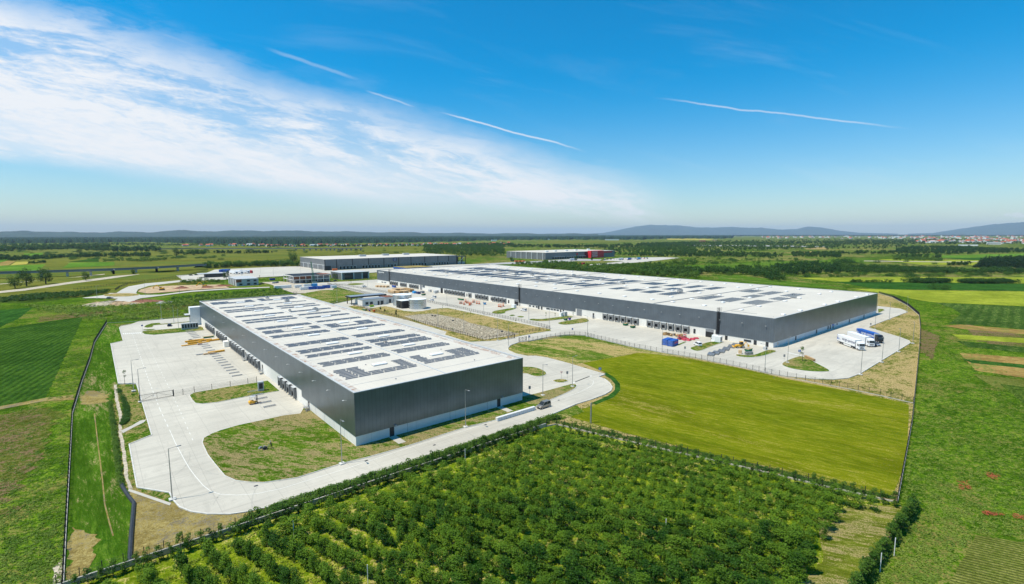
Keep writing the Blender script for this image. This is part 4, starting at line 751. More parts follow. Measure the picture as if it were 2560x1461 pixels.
# offices
b5 = simple('office_building', 'small two-storey white office with brown recess beside the dug building site', 'office', 108.4, 571.5, 128.5, 612, 6.6, M['lgrey'], M['lgrey'])
MB().box(108.2, 571.2, 3.6, 113, 571.45, 6.6).obj('balcony', M['brown'], b5)
for x in (111, 118, 124):
    MB().box(x, 571.2, .8, x+2.6, 571.46, 2.4).obj('window', M['glass'], b5)
    if x > 112: MB().box(x, 571.2, 4, x+2.6, 571.46, 5.6).obj('window', M['glass'], b5)
for y in (580, 592, 603): MB().box(108.1, y, .3, 108.36, y+1, 6).obj('window', M['dark'], b5)
b6 = thing('office_building', 'unfinished brick-walled office with bare concrete frame and green crane beside it', 'office under construction')
settle(b6, 158, 553, 196, 590)
f = MB()
for x in np.arange(158.5, 196, 6.0):
    for y in (553.5, 566, 578, 590): f.box(x-.25, y-.25, 0, x+.25, y+.25, 7.6)
for z in (3.6, 7.3): f.box(158, 553, z, 196, 553.6, z+.5); f.box(158, 590, z, 196, 590.5, z+.5); f.box(158, 553.6, z, 158.5, 590, z+.5)
f.obj('frame', M['wallw'], b6); MB().box(160, 555.6, .3, 195.5, 580, 6.6).obj('wall', M['grey'], b6); MB().box(159.2, 554.4, 3.9, 176, 555.5, 7.2).obj('brick_wall', M['brown'], b6)
r_ = MB()
for y in np.arange(554, 590, 6): r_.box(159, y, 7.9, 195, y+3.2, 8.15)
r_.obj('roof', M['dark'], b6); MB().box(186, 554.5, 6.7, 196, 570, 8.4).obj('brick_wall', M['brown'], b6)
for i in range(5): MB().box(161.5+i*6.5, 555.2, 1, 165+i*6.5, 555.58, 3).obj('window', M['glass'], b6)
cr = thing('tower_crane', 'thin dark green crane mast rising beside the unfinished office', 'crane', (*first_survey(178.5, 550), 0)); b = MB()
for dx in (-.7, .7):
    for dy in (-.7, .7): b.tube((dx, dy, 0), (dx*.6-2.5, dy*.6, 22), .13, 4)
for z in range(0, 22, 2): b.tube((-.7-z*.11, -.7, z), (.6-z*.11, -.7, z+2), .08, 4); b.tube((.6-z*.11, .6, z), (-.7-z*.11, .6, z+2), .08, 4)
b.obj('mast', M['green'], cr); MB().box(-2.4, -1.3, 0, 2.4, 1.3, 1.1).obj('base', M['kerb'], cr)
b7 = simple('office_building', 'modern grey two-storey glass-fronted office in front of the grey warehouse', 'office', 212.9, 562, 243.5, 598, 7.4, M['cladG'], M['lgrey'])
for x0, x1 in ((216, 225.5), (237, 242)): MB().box(x0, 561.6, .4, x1, 561.94, 6.8).obj('glazing', M['glass'], b7)
for x in (212.9, 226, 235.5, 243.2): MB().box(x-.35, 561.2, 0, x+.35, 561.97, 7.9).obj('column', M['white'], b7)
MB().box(212.5, 575, .4, 212.86, 592, 6.4).obj('glazing', M['glass'], b7); MB().box(213, 560.6, 7.6, 243.5, 561.96, 8.0).obj('roof_edge', M['lgrey'], b7)
q8 = G(990, 678); b8 = simple('office_building', 'low white hall with a blue roof band between the two big warehouses', 'office', 300, 575, 335, 612, 8.2, M['wallw'], M['sand'])
MB().box(299.6, 574.6, 6.2, 335.4, 612.4, 8.0).obj('roof_band', M['blue'], b8); MB().box(318, 566, 0, 345, 574.5, 4.5).obj('porch', M['grey'], b8); MB().box(317.4, 565.4, 4.52, 345.6, 574.5, 5).obj('porch_roof', M['dark'], b8)
gx, gy = G(536, 694); b9 = thing('gatehouse', 'dark flat-roofed gatehouse at the left end of the truck yard', 'gatehouse', (gx, gy, 0))
MB().box(-9, 0, 0, 12, 10, 4.4).obj('wall', M['dark'], b9); MB().box(-16, -2.5, 4.42, 15, 12, 5.0).obj('roof', M['lgrey'], b9)
for i in range(4): MB().box(-7+i*4.8, -.2, 1, -4.2+i*4.8, -.02, 3).obj('window', M['glass'], b9)
b10 = simple('gate_building', 'long single-storey white service building between the tanks and the dark canopy', 'service building', 142.3, 339.6, 160, 348, 4.6, M['wallw'], M['steel'])
for x, w, z0, z1, mt in ((144.5, 2, 1.2, 2.9, 'glass'), (147.7, 2, .2, 2.9, 'dark'), (153.4, 1.2, .2, 3, 'dark'), (155.5, 2.2, .2, 3, 'dark')): MB().box(x, 339.3, z0, x+w, 339.58, z1).obj('door' if z0 < 1 else 'window', M[mt], b10)
b11 = simple('service_building', 'small white block tucked between the long service building and the left tank', 'service building', 160.8, 343, 168, 352, 4.6, M['wallw'], M['brown']); MB().box(164, 342.7, .2, 165.4, 342.97, 3).obj('door', M['dark'], b11)
cn = thing('canopy', 'dark flat entrance canopy on posts over a white gate cabin', 'canopy'); settle(cn, 139, 352.5, 166, 362.5); cx_, cy_ = G(868+4, 752)
MB().box(139, 352.5, 5.0, 166, 362.5, 5.9).obj('roof', M['dark'], cn); MB().box(139.3, 352.8, 5.92, 165.7, 362.2, 6.0).obj('roof_skin', M['steel'], cn)
f = MB()
for x in (140, 164.5):
    for y in (353.3, 361.6): f.box(x-.25, y-.25, 0, x+.25, y+.25, 5)
f.obj('post', M['dark'], cn); cb = MB().box(145, 354, .2, 151, 360, 3.6).obj('cabin', M['white'], cn); MB().box(146, 353.8, 1.4, 149, 353.98, 2.8).obj('window', M['glass'], cb)
def tankobj(x, y, r, h, lab):
    x, y = first_survey(x, y); t = thing('water_tank', lab, 'tank', (x, y, .2)); b = MB().cyl(0, 0, 0, h, r, n=48); b.obj('shell', M['steelT'], t, smooth=False)
    k = MB()
    for z in (h*.25, h*.5, h*.75, h*.97): k.cyl(0, 0, z, z+.08, r+.05, n=48)
    k.obj('hoop', M['steel'], t); MB().cyl(0, 0, h, h+.35, r+.1, r*.25, n=48).obj('roof', M['white'], t)
def tankm():
    m, t = newmat('corrugated_steel'); x, y, z = t.sep(t.pos); s_ = t.m('SINE', t.m('MULTIPLY', z, 40.0))
    setb(t, Base_Color=t.mix(t.ss(t.noise(t.pos, .8, 4), .3, .7), (.60, .62, .64), (.66, .68, .70)), Metallic=.92, Roughness=.26); bump(t, s_, .35, .02); return m
M['steelT'] = tankm()
tx, ty = G(1043, 771); tankobj(166.3, 304.5, 5.9, 6.5, 'round corrugated steel tank nearest the stone basin'); tankobj(166.3, 326.5, 6.6, 7.6, 'larger corrugated steel tank beside the white service building')
ph = thing('pump_house', 'black pump house wedged between the two round steel tanks', 'pump house'); settle(ph, 157.6, 310.2, 164.5, 318.6); MB().box(157.6, 310.2, .2, 164.5, 318.6, 5.2).obj('wall', M['dark'], ph); MB().box(157.4, 310.0, 5.22, 164.7, 318.8, 5.45).obj('roof', M['white'], ph); MB().box(159.2, 310.05, .3, 162.5, 310.18, 3.3).obj('door', M['black'], ph)
MB().box(157.4, 313.5, .3, 157.58, 314.6, 2.5).obj('door', M['black'], ph)
# ---------------------------------------------------------------- lamps
def lamp(px, py, lab, rz=0.0, h=10.0, arm=1.4, base=True):
    x, y = G(px, py, .2); t = thing('street_lamp', lab, 'street lamp', (x, y, .2), rz, 'street lamps around the yards')
    MB().cyl(0, 0, 0, h, .11, .055, 8).obj('pole', M['steel'], t)
    b = MB(); b.tube((0, 0, h), (arm, 0, h+.12), .045, 6); b.box(arm-.1, -.16, h+.06, arm+.65, .16, h+.17); b.obj('lamp_head', M['grey'], t)
    if base: MB().box(-.55, -.55, -.05, .55, .55, .22).obj('base', M['kerb'], t)
A0, A1, A2, A3 = 0, R_(90), R_(180), R_(-90)
for q in [(431, 1249, 'lamp post at the near tip of the grey side bay by the left yard', A0), (855, 1160, 'lamp post on the lawn edge by the near corner of the nearest warehouse', A3), (1164, 1068, 'lamp post before the middle of the dark shaded gable', A3), (1431, 967, 'lamp post at the tip of the brown wedge island', A0), (1357, 989, 'lamp post just right of the gable shadow beside the parked van', A3),
          (334, 978, 'lamp post on the grass above the sliding gate, left yard', A0), (351, 1005, 'lamp post against the left post of the sliding gate', A0), (404, 798, 'first lamp post in the far strip of the left yard', A3), (435, 808, 'second lamp post in the far strip of the left yard', A3), (446.5, 821, 'lamp post on the lens-shaped island of the left yard', A3),
          (1373, 822, 'lamp post at the corner of the fenced stone basin', A0), (1468.6, 841, 'lamp post on the fence before the closed grey roller door', A1), (1655, 879, 'lamp post on the fence near the blue containers', A1), (1271, 865, 'lamp post at the bend by the striped scrub plot', A0), (1244.5, 852, 'lamp post beside the small gate of the stone basin', A1),
          (1911.8, 930, 'lamp post on the fence left of the triangular island', A1), (1968.6, 907, 'lamp post on the left edge of the triangular island', A0), (2151.7, 937, 'lamp post at the lower edge of the truck park', A2), (2204.6, 906, 'lamp post right of the lower edge of the truck park', A2), (2246.7, 880, 'lamp post on the right edge of the truck park', A2),
          (2282, 859, 'lamp post beyond the pointed right end of the truck park', A2), (2187, 824, 'lamp post at the kerb above the blue trailer', A2), (2223, 799, 'lamp post along the side road past the long warehouse', A2), (2267, 781, 'farthest lamp post where the side road bends', A2), (1322, 800, 'lamp post on the car park island by the long warehouse windows', A0),
          (1117.5, 765, 'lamp post on the yard behind the steel tanks', A0), (919.4, 726, 'lamp post on the far left part of the dock yard', A0), (843, 755, 'pale lamp post on the grass before the gate canopy', A0), (958.6, 762, 'lamp post between the lime bins and the tanks', A0), (1209, 788, 'lamp post with blue box on the dock yard before the orange lifts', A1),
          (242.8, 746, 'lamp post at the left end of the small roundabout', A0), (363.6, 739.5, 'lamp post right of the small roundabout', A0), (449, 734, 'lamp post on the road below the building site', A0), (561, 688, 'lamp post beside the blue trailer in the truck yard', A0), (605, 690, 'lamp post in the middle of the truck yard', A0), (652, 683, 'lamp post by the red kerb line of the truck yard', A0), (684, 690, 'lamp post right of the red kerb line', A0), (752, 688, 'lamp post near the crane', A0), (780, 679, 'lamp post beneath the grey warehouse corner', A0), (700, 668, 'lamp post at the back of the truck yard', A0), (2192, 779, 'lamp post at the far right corner of the long warehouse', A2), (1095, 818, 'lamp post rising from the stone basin fence', A0), (1160, 832, 'lamp post over the lower stone basin edge', A0)]: lamp(*q)
# ---------------------------------------------------------------- fences
def fence(name, lab, pts, sp=2.5, h=2.0, wall=.25, cat='fence', dense=.22, posts=True, mat='dark', top=False, world=False, px=.05):
    P = [Vector(p) for p in (pts if world else [G(x, y, .15) for x, y in pts])]; t = thing(name, lab, cat); w = MB(); bw = MB(); np_ = 0; allp = []
    for A, B in zip(P[:-1], P[1:]):
        L = (B-A).length; d = (B-A)/max(L, .01); n = Vector((-d.y, d.x)); k = max(1, round(L/sp))
        for i in range(k+1 if B == P[-1] else k): allp.append(A+d*L*i/k)
        s_ = 0.0
        while s_ < L:
            c = A+d*s_; a_ = .011; w.add([(c.x-d.x*a_, c.y-d.y*a_, wall), (c.x+d.x*a_, c.y+d.y*a_, wall), (c.x+d.x*a_, c.y+d.y*a_, h), (c.x-d.x*a_, c.y-d.y*a_, h)], [(0, 1, 2, 3)])
            c2 = c+n*.02; w.add([(c.x, c.y, wall), (c2.x, c2.y, wall), (c2.x, c2.y, h), (c.x, c.y, h)], [(0, 1, 2, 3)]); s_ += dense
        for z in np.linspace(wall+.06, h-.03, 5): w.add([(A.x, A.y, z), (B.x, B.y, z), (B.x, B.y, z+.022), (A.x, A.y, z+.022)], [(0, 1, 2, 3)])
        if wall > .05: bw.add([(A.x-n.x*.1, A.y-n.y*.1, 0), (B.x-n.x*.1, B.y-n.y*.1, 0), (B.x+n.x*.1, B.y+n.y*.1, 0), (A.x+n.x*.1, A.y+n.y*.1, 0), (A.x-n.x*.1, A.y-n.y*.1, wall), (B.x-n.x*.1, B.y-n.y*.1, wall), (B.x+n.x*.1, B.y+n.y*.1, wall), (A.x+n.x*.1, A.y+n.y*.1, wall)], [(0, 1, 5, 4), (1, 2, 6, 5), (2, 3, 7, 6), (3, 0, 4, 7), (4, 5, 6, 7)])
    w.obj('mesh_panel', M[mat], t)
    if wall > .05: bw.obj('base_wall', M['conc2'], t)
    pm_ = MB().box(-px, -px, 0, px, px, h+.12).obj('post', M[mat], t); allp.sort(key=lambda p: p.length)
    pm_.location = (*allp[0], 0)
    for p in allp[1:100]:
        c = pm_.copy(); S.collection.objects.link(c); c.parent = t; c.location = (*p, 0)
    if len(allp) > 100:
        m = MB()
        for p in allp[100:]: m.box(p.x-px, p.y-px, 0, p.x+px, p.y+px, h+.12)
        o = m.obj('post', M[mat], t); o['kind'] = 'stuff'
    return t
fence('fence', 'dark mesh fence along the far left edge of the mown strip', [(156, 1500), (158, 1461), (165.7, 1304.6), (181, 1035), (204, 958), (225, 900), (236, 858), (267, 808)], 2.5, 1.9, .45, dense=.12, px=.06)
fence('fence', 'fence line beyond the far end of the left yard', [(267, 807.5), (346, 803.7), (492, 787)], 2.6)
fence('fence', 'right boundary fence with dark mesh from the truck park down to the orchard corner', [(2243, 1256), (2279, 1060), (2283, 1025), (2299.6, 857.5), (2301, 818), (2298, 789), (2270, 765), (2231, 744), (2197, 734)], 2.5, 2.0, .35, dense=.12, px=.06)
fence('fence', 'mesh fence on a pale kerb between the orchard and the mown field', [(1366, 1066), (1391, 1061), (1430, 1070), (1500, 1087), (1639, 1119), (1863, 1169), (2089, 1222), (2239.5, 1255.6)], 2.5, 1.9, .3)
fence('fence', 'curving mesh fence between the dock yard and the mown field', [(1321, 854), (1377, 845), (1412, 840), (1436, 838.5), (1463, 839.5), (1485, 845.5), (1573, 866.5), (1655, 882), (1739, 896), (1800, 908), (1866.5, 922), (1929, 936), (1968, 943.5), (2037, 957), (2119, 972), (2200, 989), (2283, 1008)], 2.6)
fence('fence', 'black fence along the lower side of the stone basin', [(884, 765), (930, 777), (970, 788), (1010, 799.5), (1075, 815), (1140, 833), (1206.3, 853.5), (1250, 845), (1290, 837.5)], 2.3, 1.9, .2, px=.06)
fence('fence', 'fence from the basin gate to the bend beside the dock yard', [(1290, 837.5), (1340, 828.5), (1375, 823)], 2.3, 1.9, .2, px=.06)
fence('fence', 'fence on the upper side of the stone basin along the dock yard', [(1068, 756), (1140, 770), (1200, 784), (1270, 798.5), (1340, 813.6), (1375, 822.8)], 2.5)
fence('fence', 'upper of the two parallel fences beside the access road', [(835, 712), (868, 716), (900, 721.5), (940, 728.5), (974, 735), (1000, 740)], 2.6)
fence('fence', 'lower of the two parallel fences beside the access road', [(819, 711.5), (850, 719), (885, 727.5), (925, 737.5), (950, 742)], 2.6)
fence('fence', 'dark fence at the right end of the small meadow before the canopy', [(828, 759.3), (855, 754.5), (886, 749)], 2.4, 1.9, .2, px=.06)
fence('fence', 'mesh fence crossing the left yard between the sliding gate and the warehouse', [(433.5, 991.5), (458, 988), (486, 981.5), (530, 974.5), (576, 967), (620, 960), (642, 956)], 4.6, 2.0, .15, px=.06)
fence('fence', 'fence on the bund above the winding access road', [(185, 726), (245, 719), (320, 709), (400, 700), (470, 689), (520, 677)], 3.5, 2.2, .1, dense=.3, px=.09)
fence('fence', 'fence on the inner bend of the winding access road', [(288, 727), (300, 719.5), (320, 712.5), (362, 706), (410, 702), (452, 698)], 3.5, 2.2, .1, dense=.3, px=.09)
for i, (x, y) in enumerate([(642, 956), (656, 952), (663, 952.3), (689, 950.5)]): pass
# boundary wall before the orchard
bw = thing('boundary_wall', 'low grey concrete wall with dark fence posts between ring road and orchard', 'wall')
MB().box(-9, 91.85, 0, 88.2, 92.1, 1.0).obj('wall', M['conc2'], bw)
pp = MB().box(-.05, -.05, 0, .05, .05, 2.3).obj('post', M['dark'], bw); pp.location = (-7, 92.2, 0)
for i in range(1, 38):
    c = pp.copy(); S.collection.objects.link(c); c.parent = bw; c.location = (-7+i*2.52, 92.2, 0)
w = MB()
for x in np.arange(-7, 88, .3): w.box(x, 92.16, 1, x+.015, 92.175, 2.1)
for z in (1.1, 1.6, 2.08): w.box(-7, 92.16, z, 88.1, 92.18, z+.02)
w.obj('mesh_panel', M['dark'], bw)
fp = MB(); P = [Vector(G(x, y, .2)) for x, y in [(324, 1412), (328, 1340), (335, 1259), (322, 1243), (308, 1222), (300, 1204)]]
for A, B in zip(P[:-1], P[1:]): fp.tube((A.x, A.y, .3), (B.x, B.y, .3), .34, 8)
tag(fp.obj('drain_pipe', M['dark']), 'thick dark pipe running down the edge of the mown strip', 'pipe')
# sliding gate
def gatef(lab, a_, b_, h=1.9, mat='dark', name='sliding_gate'):
    A, B = Vector(G(*a_, .2)), Vector(G(*b_, .2)); L = (B-A).length; t = thing(name, lab, 'gate', (A.x, A.y, .2), math.atan2(B.y-A.y, B.x-A.x)); f = MB()
    for z in (.15, h): f.box(0, -.04, z, L, .04, z+.09)
    for x in (0, L/2, L-.09): f.box(x, -.04, .15, x+.09, .04, h+.09)
    f.tube((0.05, 0, .2), (L/2, 0, h), .035, 4); f.tube((L/2, 0, h), (L-.05, 0, .2), .035, 4); f.obj('frame', M[mat], t)
    g_ = MB()
    for x in np.arange(.1, L, .14): g_.box(x, -.01, .2, x+.015, .01, h)
    g_.obj('mesh_panel', M[mat], t); p = MB()
    for x in (-.2, L+.1): p.box(x, -.1, 0, x+.16, .1, h+.25)
    p.obj('post', M[mat], t)
gatef('wide sliding mesh gate with crossed braces across the left yard', (351, 1005), (433, 991)); gatef('small black double gate at the corner of the stone basin', (1270, 849), (1286, 846), mat='dark'); gatef('short sliding gate with yellow brace beside the striped plot', (1298, 855), (1315, 852))
# ---------------------------------------------------------------- signs
def sign(px, py, lab, kind='blue', h=2.2, rz=None):
    x, y = G(px, py, .2); rz = math.atan2(-y, -x) if rz is None else rz; t = thing('road_sign', lab, 'sign', (x, y, .2), rz+R_(12)); MB().cyl(0, 0, 0, h, .04, n=6).obj('post', M['steel'], t)
    b = MB(); s = .45
    if kind == 'blue': b.tube((.02, 0, h+.3), (.06, 0, h+.3), s, 20); o = b.obj('sign_plate', M['blue'], t); MB().box(.065, -.06, h+.05, .075, .06, h+.5).obj('arrow', M['white'], o)
    elif kind == 'yield':
        b.add([(.05, -s, h+.6), (.05, s, h+.6), (.05, 0, h-.15), (.03, -s, h+.6), (.03, s, h+.6), (.03, 0, h-.15)], [(0, 2, 1), (3, 4, 5)]); o = b.obj('sign_plate', M['red'], t)
        MB().add([(.06, -s*.62, h+.5), (.06, s*.62, h+.5), (.06, 0, h+.02)], [(0, 2, 1)]).obj('sign_face', M['white'], o)
    elif kind == 'square': b.box(.02, -s, h-.1, .06, s, h+.8); o = b.obj('sign_plate', M['blue'], t); MB().add([(.065, -.25, h+.15), (.065, .25, h+.15), (.065, 0, h+.6)], [(0, 1, 2)]).obj('sign_face', M['white'], o)
    else: b.box(.02, -.35, h-.2, .06, .35, h+.8); b.obj('sign_plate', M['grey'], t)
for q in [(356, 826, 'round blue sign at the left tip of the thin island', 'blue'), (475, 803, 'round blue sign near the far corner of the nearest warehouse', 'blue'), (1499.5, 940, 'blue crossing sign at the outer bend of the ring road', 'square'), (1403.5, 949, 'red and white yield sign on the small triangular island', 'yield'), (1418, 949.5, 'grey-backed sign beside the yield sign', 'back'), (1324, 988.5, 'grey sign in the warehouse shadow', 'back'), (1431, 835, 'blue sign standing behind the curving fence', 'blue'), (1712, 884, 'small grey sign behind the fence before the white hatchback', 'back'), (1998, 893, 'blue crossing sign on the tip of the triangular island', 'square'), (1960, 905, 'dark yield sign on the left corner of the triangular island', 'back'), (2176, 822, 'grey-backed round sign above the blue trailer', 'back'), (2082, 825, 'light blue sign before the gable of the long warehouse', 'square'), (2092, 822, 'grey board sign beside the light blue sign', 'back'), (1944, 873, 'grey sign at the near corner of the long warehouse', 'back'), (1323, 855, 'light blue sign at the striped plot gate', 'square')]: sign(*q)
# ---------------------------------------------------------------- vehicles
def wheels(t, xs, w, r=.32, wd=.22):
    for x in xs:
        for s in (-1, 1):
            b = MB(); b.tube((x, s*(w/2-wd), r), (x, s*w/2, r), r, 14, 0); b.tube((x, s*(w/2-.01), r), (x, s*(w/2+.01), r), r*.6, 10, 1); b.obj('wheel', [M['black'], M['silver']], t)
def car(lab, mat, loc, rz, kind='hatch', group=None):
    t = thing('parked_van' if kind == 'van' else 'parked_car', lab, 'van' if kind == 'van' else 'car', loc, rz, group)
    if kind == 'van': L, W_, prof, gl, rf = 4.4, 1.82, [(-2.2, .3), (-2.22, .75), (-2.18, 1.05), (1.1, 1.05), (2.0, .92), (2.2, .7), (2.2, .32)], ((-2.15, -.86, 1.15, .86, 1.05), (-2.02, -.72, .25, .72, 1.78)), 1.78
    else: L, W_, prof, gl, rf = 4.3, 1.78, [(-2.1, .3), (-2.15, .6), (-2.05, .92), (.9, .92), (1.95, .78), (2.15, .6), (2.12, .3)], ((-1.95, -.82, 1.0, .82, .92), (-1.35, -.62, .2, .62, 1.42)), 1.42
    MB().extr(prof, W_/2, -W_/2).obj('body', M[mat], t, bev=.07)
    MB().frust(*gl).obj('window', M['glass'], t); x0, y0, x1, y1, z = gl[1]
    MB().box(x0-.02, y0-.02, rf, x1+.02, y1+.02, rf+.05).obj('roof', M[mat], t, bev=.03)
    p = MB(); bz = gl[0]
    for s in (0, 1):
        for (xa, xb) in ((bz[0], x0), (bz[0]+(bz[2]-bz[0])*.5, x0+(x1-x0)*.5), (bz[2], x1)): p.tube((xa, (bz[1], bz[3])[s], bz[4]), (xb, (y0, y1)[s], z+.02), .05, 4)
    p.obj('pillar', M[mat], t); wheels(t, (-1.3, 1.35), W_)
    for s in (-1, 1): MB().box(2.1, s*.62-.18, .62, 2.21, s*.62+.18, .78).obj('headlight', M['white'], t)
    MB().box(2.16, -.6, .36, 2.24, .6, .52).obj('bumper', M['black'], t)
    return t
gx, gy = G(1359, 1019, .2); car('taupe people carrier parked on the ring road beside the concrete blocks', 'beige', (gx, gy, .2), R_(182), 'van')
for px, py, lab, mat, rz, kd in [(424, 815, 'dark car alone in the far left car park', 'carblk', 80, 'hatch'), (1309, 777.5, 'white van parked beneath the long warehouse wall near the ladder', 'truckw', 95, 'van'), (1744, 864, 'white hatchback on the yard beside the blue containers', 'truckw', 60, 'van'), (1079, 752, 'white pickup on the dock yard behind the tanks, nearer one', 'truckw', 95, 'hatch'), (1085, 745, 'white van behind the other white pickup on the dock yard', 'truckw', 95, 'van'),
    (2190, 863.5, 'silver car parked between the dark car and the blue trailer cab', 'silver', 226, 'hatch'), (2182, 864.5, 'dark car parked between the silver car and the white van', 'carblk', 226, 'hatch'), (2173.5, 864.5, 'white van parked just right of the middle lorry', 'truckw', 226, 'van'), (274.6, 746.5, 'silver car at the left of the small roundabout', 'silver', 10, 'hatch'), (478, 689.5, 'dark car left of the gatehouse', 'carblk', 20, 'hatch'), (491, 688.5, 'second dark car left of the gatehouse', 'carblk', 20, 'hatch'),
    (655, 710.5, 'dark estate car right of the small white office', 'carblk', 0, 'hatch'), (642, 711.5, 'black car against the wall of the small white office', 'carblk', 0, 'hatch'), (684, 709, 'pale car left of the unfinished office, front one', 'silver', 60, 'hatch'), (689, 708.3, 'pale car left of the unfinished office, middle one', 'silver', 60, 'hatch'), (694, 707.6, 'blue-grey car left of the unfinished office, rear one', 'dblue', 60, 'hatch'),
    (839, 703.5, 'black car in front of the glass office', 'carblk', 0, 'hatch'), (818, 700, 'navy car by the orange barriers left of the glass office', 'dblue', 0, 'hatch'), (911, 718.5, 'white van on the dock yard left of the timber pile', 'truckw', 5, 'van')]:
    gx, gy = G(px, py, .3); car(lab, mat, (gx, gy, .22), R_(rz), kd)
cp = None
for i in range(30):
    px = 1512+(i % 15)*7.6+random.uniform(-1.5, 1.5); py = 648.3-(i % 15)*.18 if i < 15 else 650.6-(i % 15)*.22; gx, gy = G(px, py, .34); mt = random.choice(['truckw', 'silver', 'red', 'carblk', 'blue', 'truckw'])
    gl_ = {'truckw': 'white', 'silver': 'silver', 'red': 'red', 'carblk': 'black', 'blue': 'blue'}[mt]
    car('tiny %s car in the crowded lot beyond the red office block' % gl_, mt, (gx, gy, .36), R_(random.choice((60, 240))), 'hatch', 'cars parked beyond the red office block')
def truck(lab, loc, rz, tm, cm, mark=None, trailer=True, name='articulated_lorry'):
    t = thing(name, lab, 'lorry', loc, rz)
    prof = [(0, .9), (0, 3.6), (.25, 3.75), (1.5, 3.7), (2.1, 3.1), (2.28, 1.6), (2.3, .5), (.1, .5)]
    b = MB().extr(prof, 1.22, -1.22); c = b.obj('cab', M[cm], t, bev=.08)
    MB().add([(2.14, -1.08, 2.95), (2.14, 1.08, 2.95), (2.295, 1.12, 1.85), (2.295, -1.12, 1.85)], [(0, 1, 2, 3)]).obj('windscreen', M['glass'], c)
    q = MB(); q.box(1.0, -1.235, 1.9, 1.95, -1.215, 2.75); q.box(1.0, 1.215, 1.9, 1.95, 1.235, 2.75); q.obj('window', M['glass'], c)
    MB().box(2.29, -.8, .95, 2.33, .8, 1.35).obj('grille', M['dark'], c)
    for s in (-1, 1): MB().box(2.28, s*.95-.18, .65, 2.34, s*.95+.18, .85).obj('headlight', M['white'], c); MB().box(1.95, s*1.42-.1, 1.9, 2.1, s*1.42+.1, 2.7).obj('mirror', M['black'], c)
    MB().box(-2.6, -.45, .6, .2, .45, .95).obj('chassis', M['dark'], t); wheels(t, (1.3, -2.0), 2.45, .5, .35)
    if trailer:
        x1 = -.35; x0 = x1-13.6
        tr_ = MB().box(x0, -1.275, 1.15, x1, 1.275, 4.0).obj('trailer', M[tm], t, bev=.03); MB().box(x0, -1.1, .85, x1-1.5, 1.1, 1.14).obj('chassis', M['dark'], t)
        q = MB(); q.box(x0+5.2, -1.24, .35, x1-2.9, -1.18, .95); q.box(x0+5.2, 1.18, .35, x1-2.9, 1.24, .95); q.obj('side_skirt', M['white'] if tm != 'blue' else M['dark'], t)
        q = MB(); q.box(x0-.03, -1.29, 1.12, x0+.08, 1.29, 4.03); q.box(x1-.1, -1.29, 1.12, x1+.03, 1.29, 4.03); q.obj('trailer_frame', M['white'] if tm == 'blue' else M['lgrey'], t)
        wheels(t, (x0+2.2, x0+3.5, x0+4.8), 2.45, .5, .35)
        if mark:
            fg, z0 = mark; Ym = -1.29
            text('cargo-partner', 1.75, M[fg], 'lettering', tr_, (x0+3.9, Ym, 2.25), (R_(90), 0, 0), .01, .018)
            w = MB()
            for poly in ([(0, 3.95), (.75, 2.75), (1.25, 2.55), (2.6, 2.45), (1.2, 2.72), (.75, 3.0), (.25, 3.95)], [(0, 3.1), (.9, 2.3), (2.9, 2.15), (1.2, 2.05), (.5, 2.1), (0, 2.5)], [(0, 1.95), (2.7, 1.6), (1.0, 1.85), (0, 2.3)]):
                w.add([(x0+.12+px_, Ym-.004, z_) for px_, z_ in poly], [tuple(range(len(poly)))])
            w.obj('emblem', M['blue'] if tm != 'blue' else M['white'], tr_)
    return t
A = Vector(G(2146.2, 877, .2)); B = Vector(G(2090.5, 856.5, .2)); hd = (A-B).normalized(); rz = math.atan2(hd.y, hd.x)
side = Vector((hd.y, -hd.x))    # right-hand side of the lorries
c1_ = A-hd*2.1-side*1.2
truck('white articulated lorry with dark lettering on its trailer, nearest of the three lorries', (c1_.x, c1_.y, .2), rz, 'truckw', 'truckw', ('dblue', 0))
p2 = Vector(G(2175, 867.5, .2)); truck('plain white articulated lorry hidden behind the lettered white one', (p2.x-hd.x*1.2, p2.y-hd.y*1.2, .2), rz, 'truckw', 'truckw')
p3 = Vector(G(2194, 859, .2)); truck('black lorry pulling a royal blue trailer with white lettering', (p3.x-hd.x*2.2-side.x*1.2, p3.y-hd.y*2.2-side.y*1.2, .2), rz, 'blue', 'carblk', ('white', 0))
for px, py, lab, tm, cm, rz_ in [(590, 685.8, 'white lorry parked right of the blue trailer in the distant truck yard', 'truckw', 'truckw', -75), (603, 685.5, 'white box lorry beside the first one in the distant truck yard', 'truckw', 'truckw', -75), (627, 683.6, 'red-cabbed lorry with white trailer in the distant truck yard', 'truckw', 'red', -40), (618, 684, 'white-cabbed lorry left of the red-cabbed one', 'truckw', 'truckw', -60), (1438, 651, 'white lorry before the red office block', 'truckw', 'truckw', 0), (1556, 650, 'white lorry at the edge of the distant car lot', 'truckw', 'truckw', 10), (1576, 650, 'blue lorry at the edge of the distant car lot', 'blue', 'blue', 10), (1600, 649, 'pale blue lorry at the right of the distant car lot', 'sky', 'truckw', 10)]:
    gx, gy = G(px, py, .4); truck(lab, (gx, gy, .38), R_(rz_), tm, cm)
for i, (px, py) in enumerate([(555, 681.5), (562, 681.2), (569, 681)]):
    gx, gy = G(px, py, .4); t = thing('box_trailer', 'blue parked trailer, %s of the blue row in the truck yard' % ('left', 'middle', 'right')[i], 'trailer', (gx, gy, .38), R_(60)); MB().box(-6.8, -1.27, 1.1, 6.8, 1.27, 4).obj('trailer', M['blue'], t, bev=.03); MB().box(-6, -1, .8, 6, 1, 1.09).obj('chassis', M['dark'], t); wheels(t, (-5, -3.7, -2.4), 2.45, .5, .35)
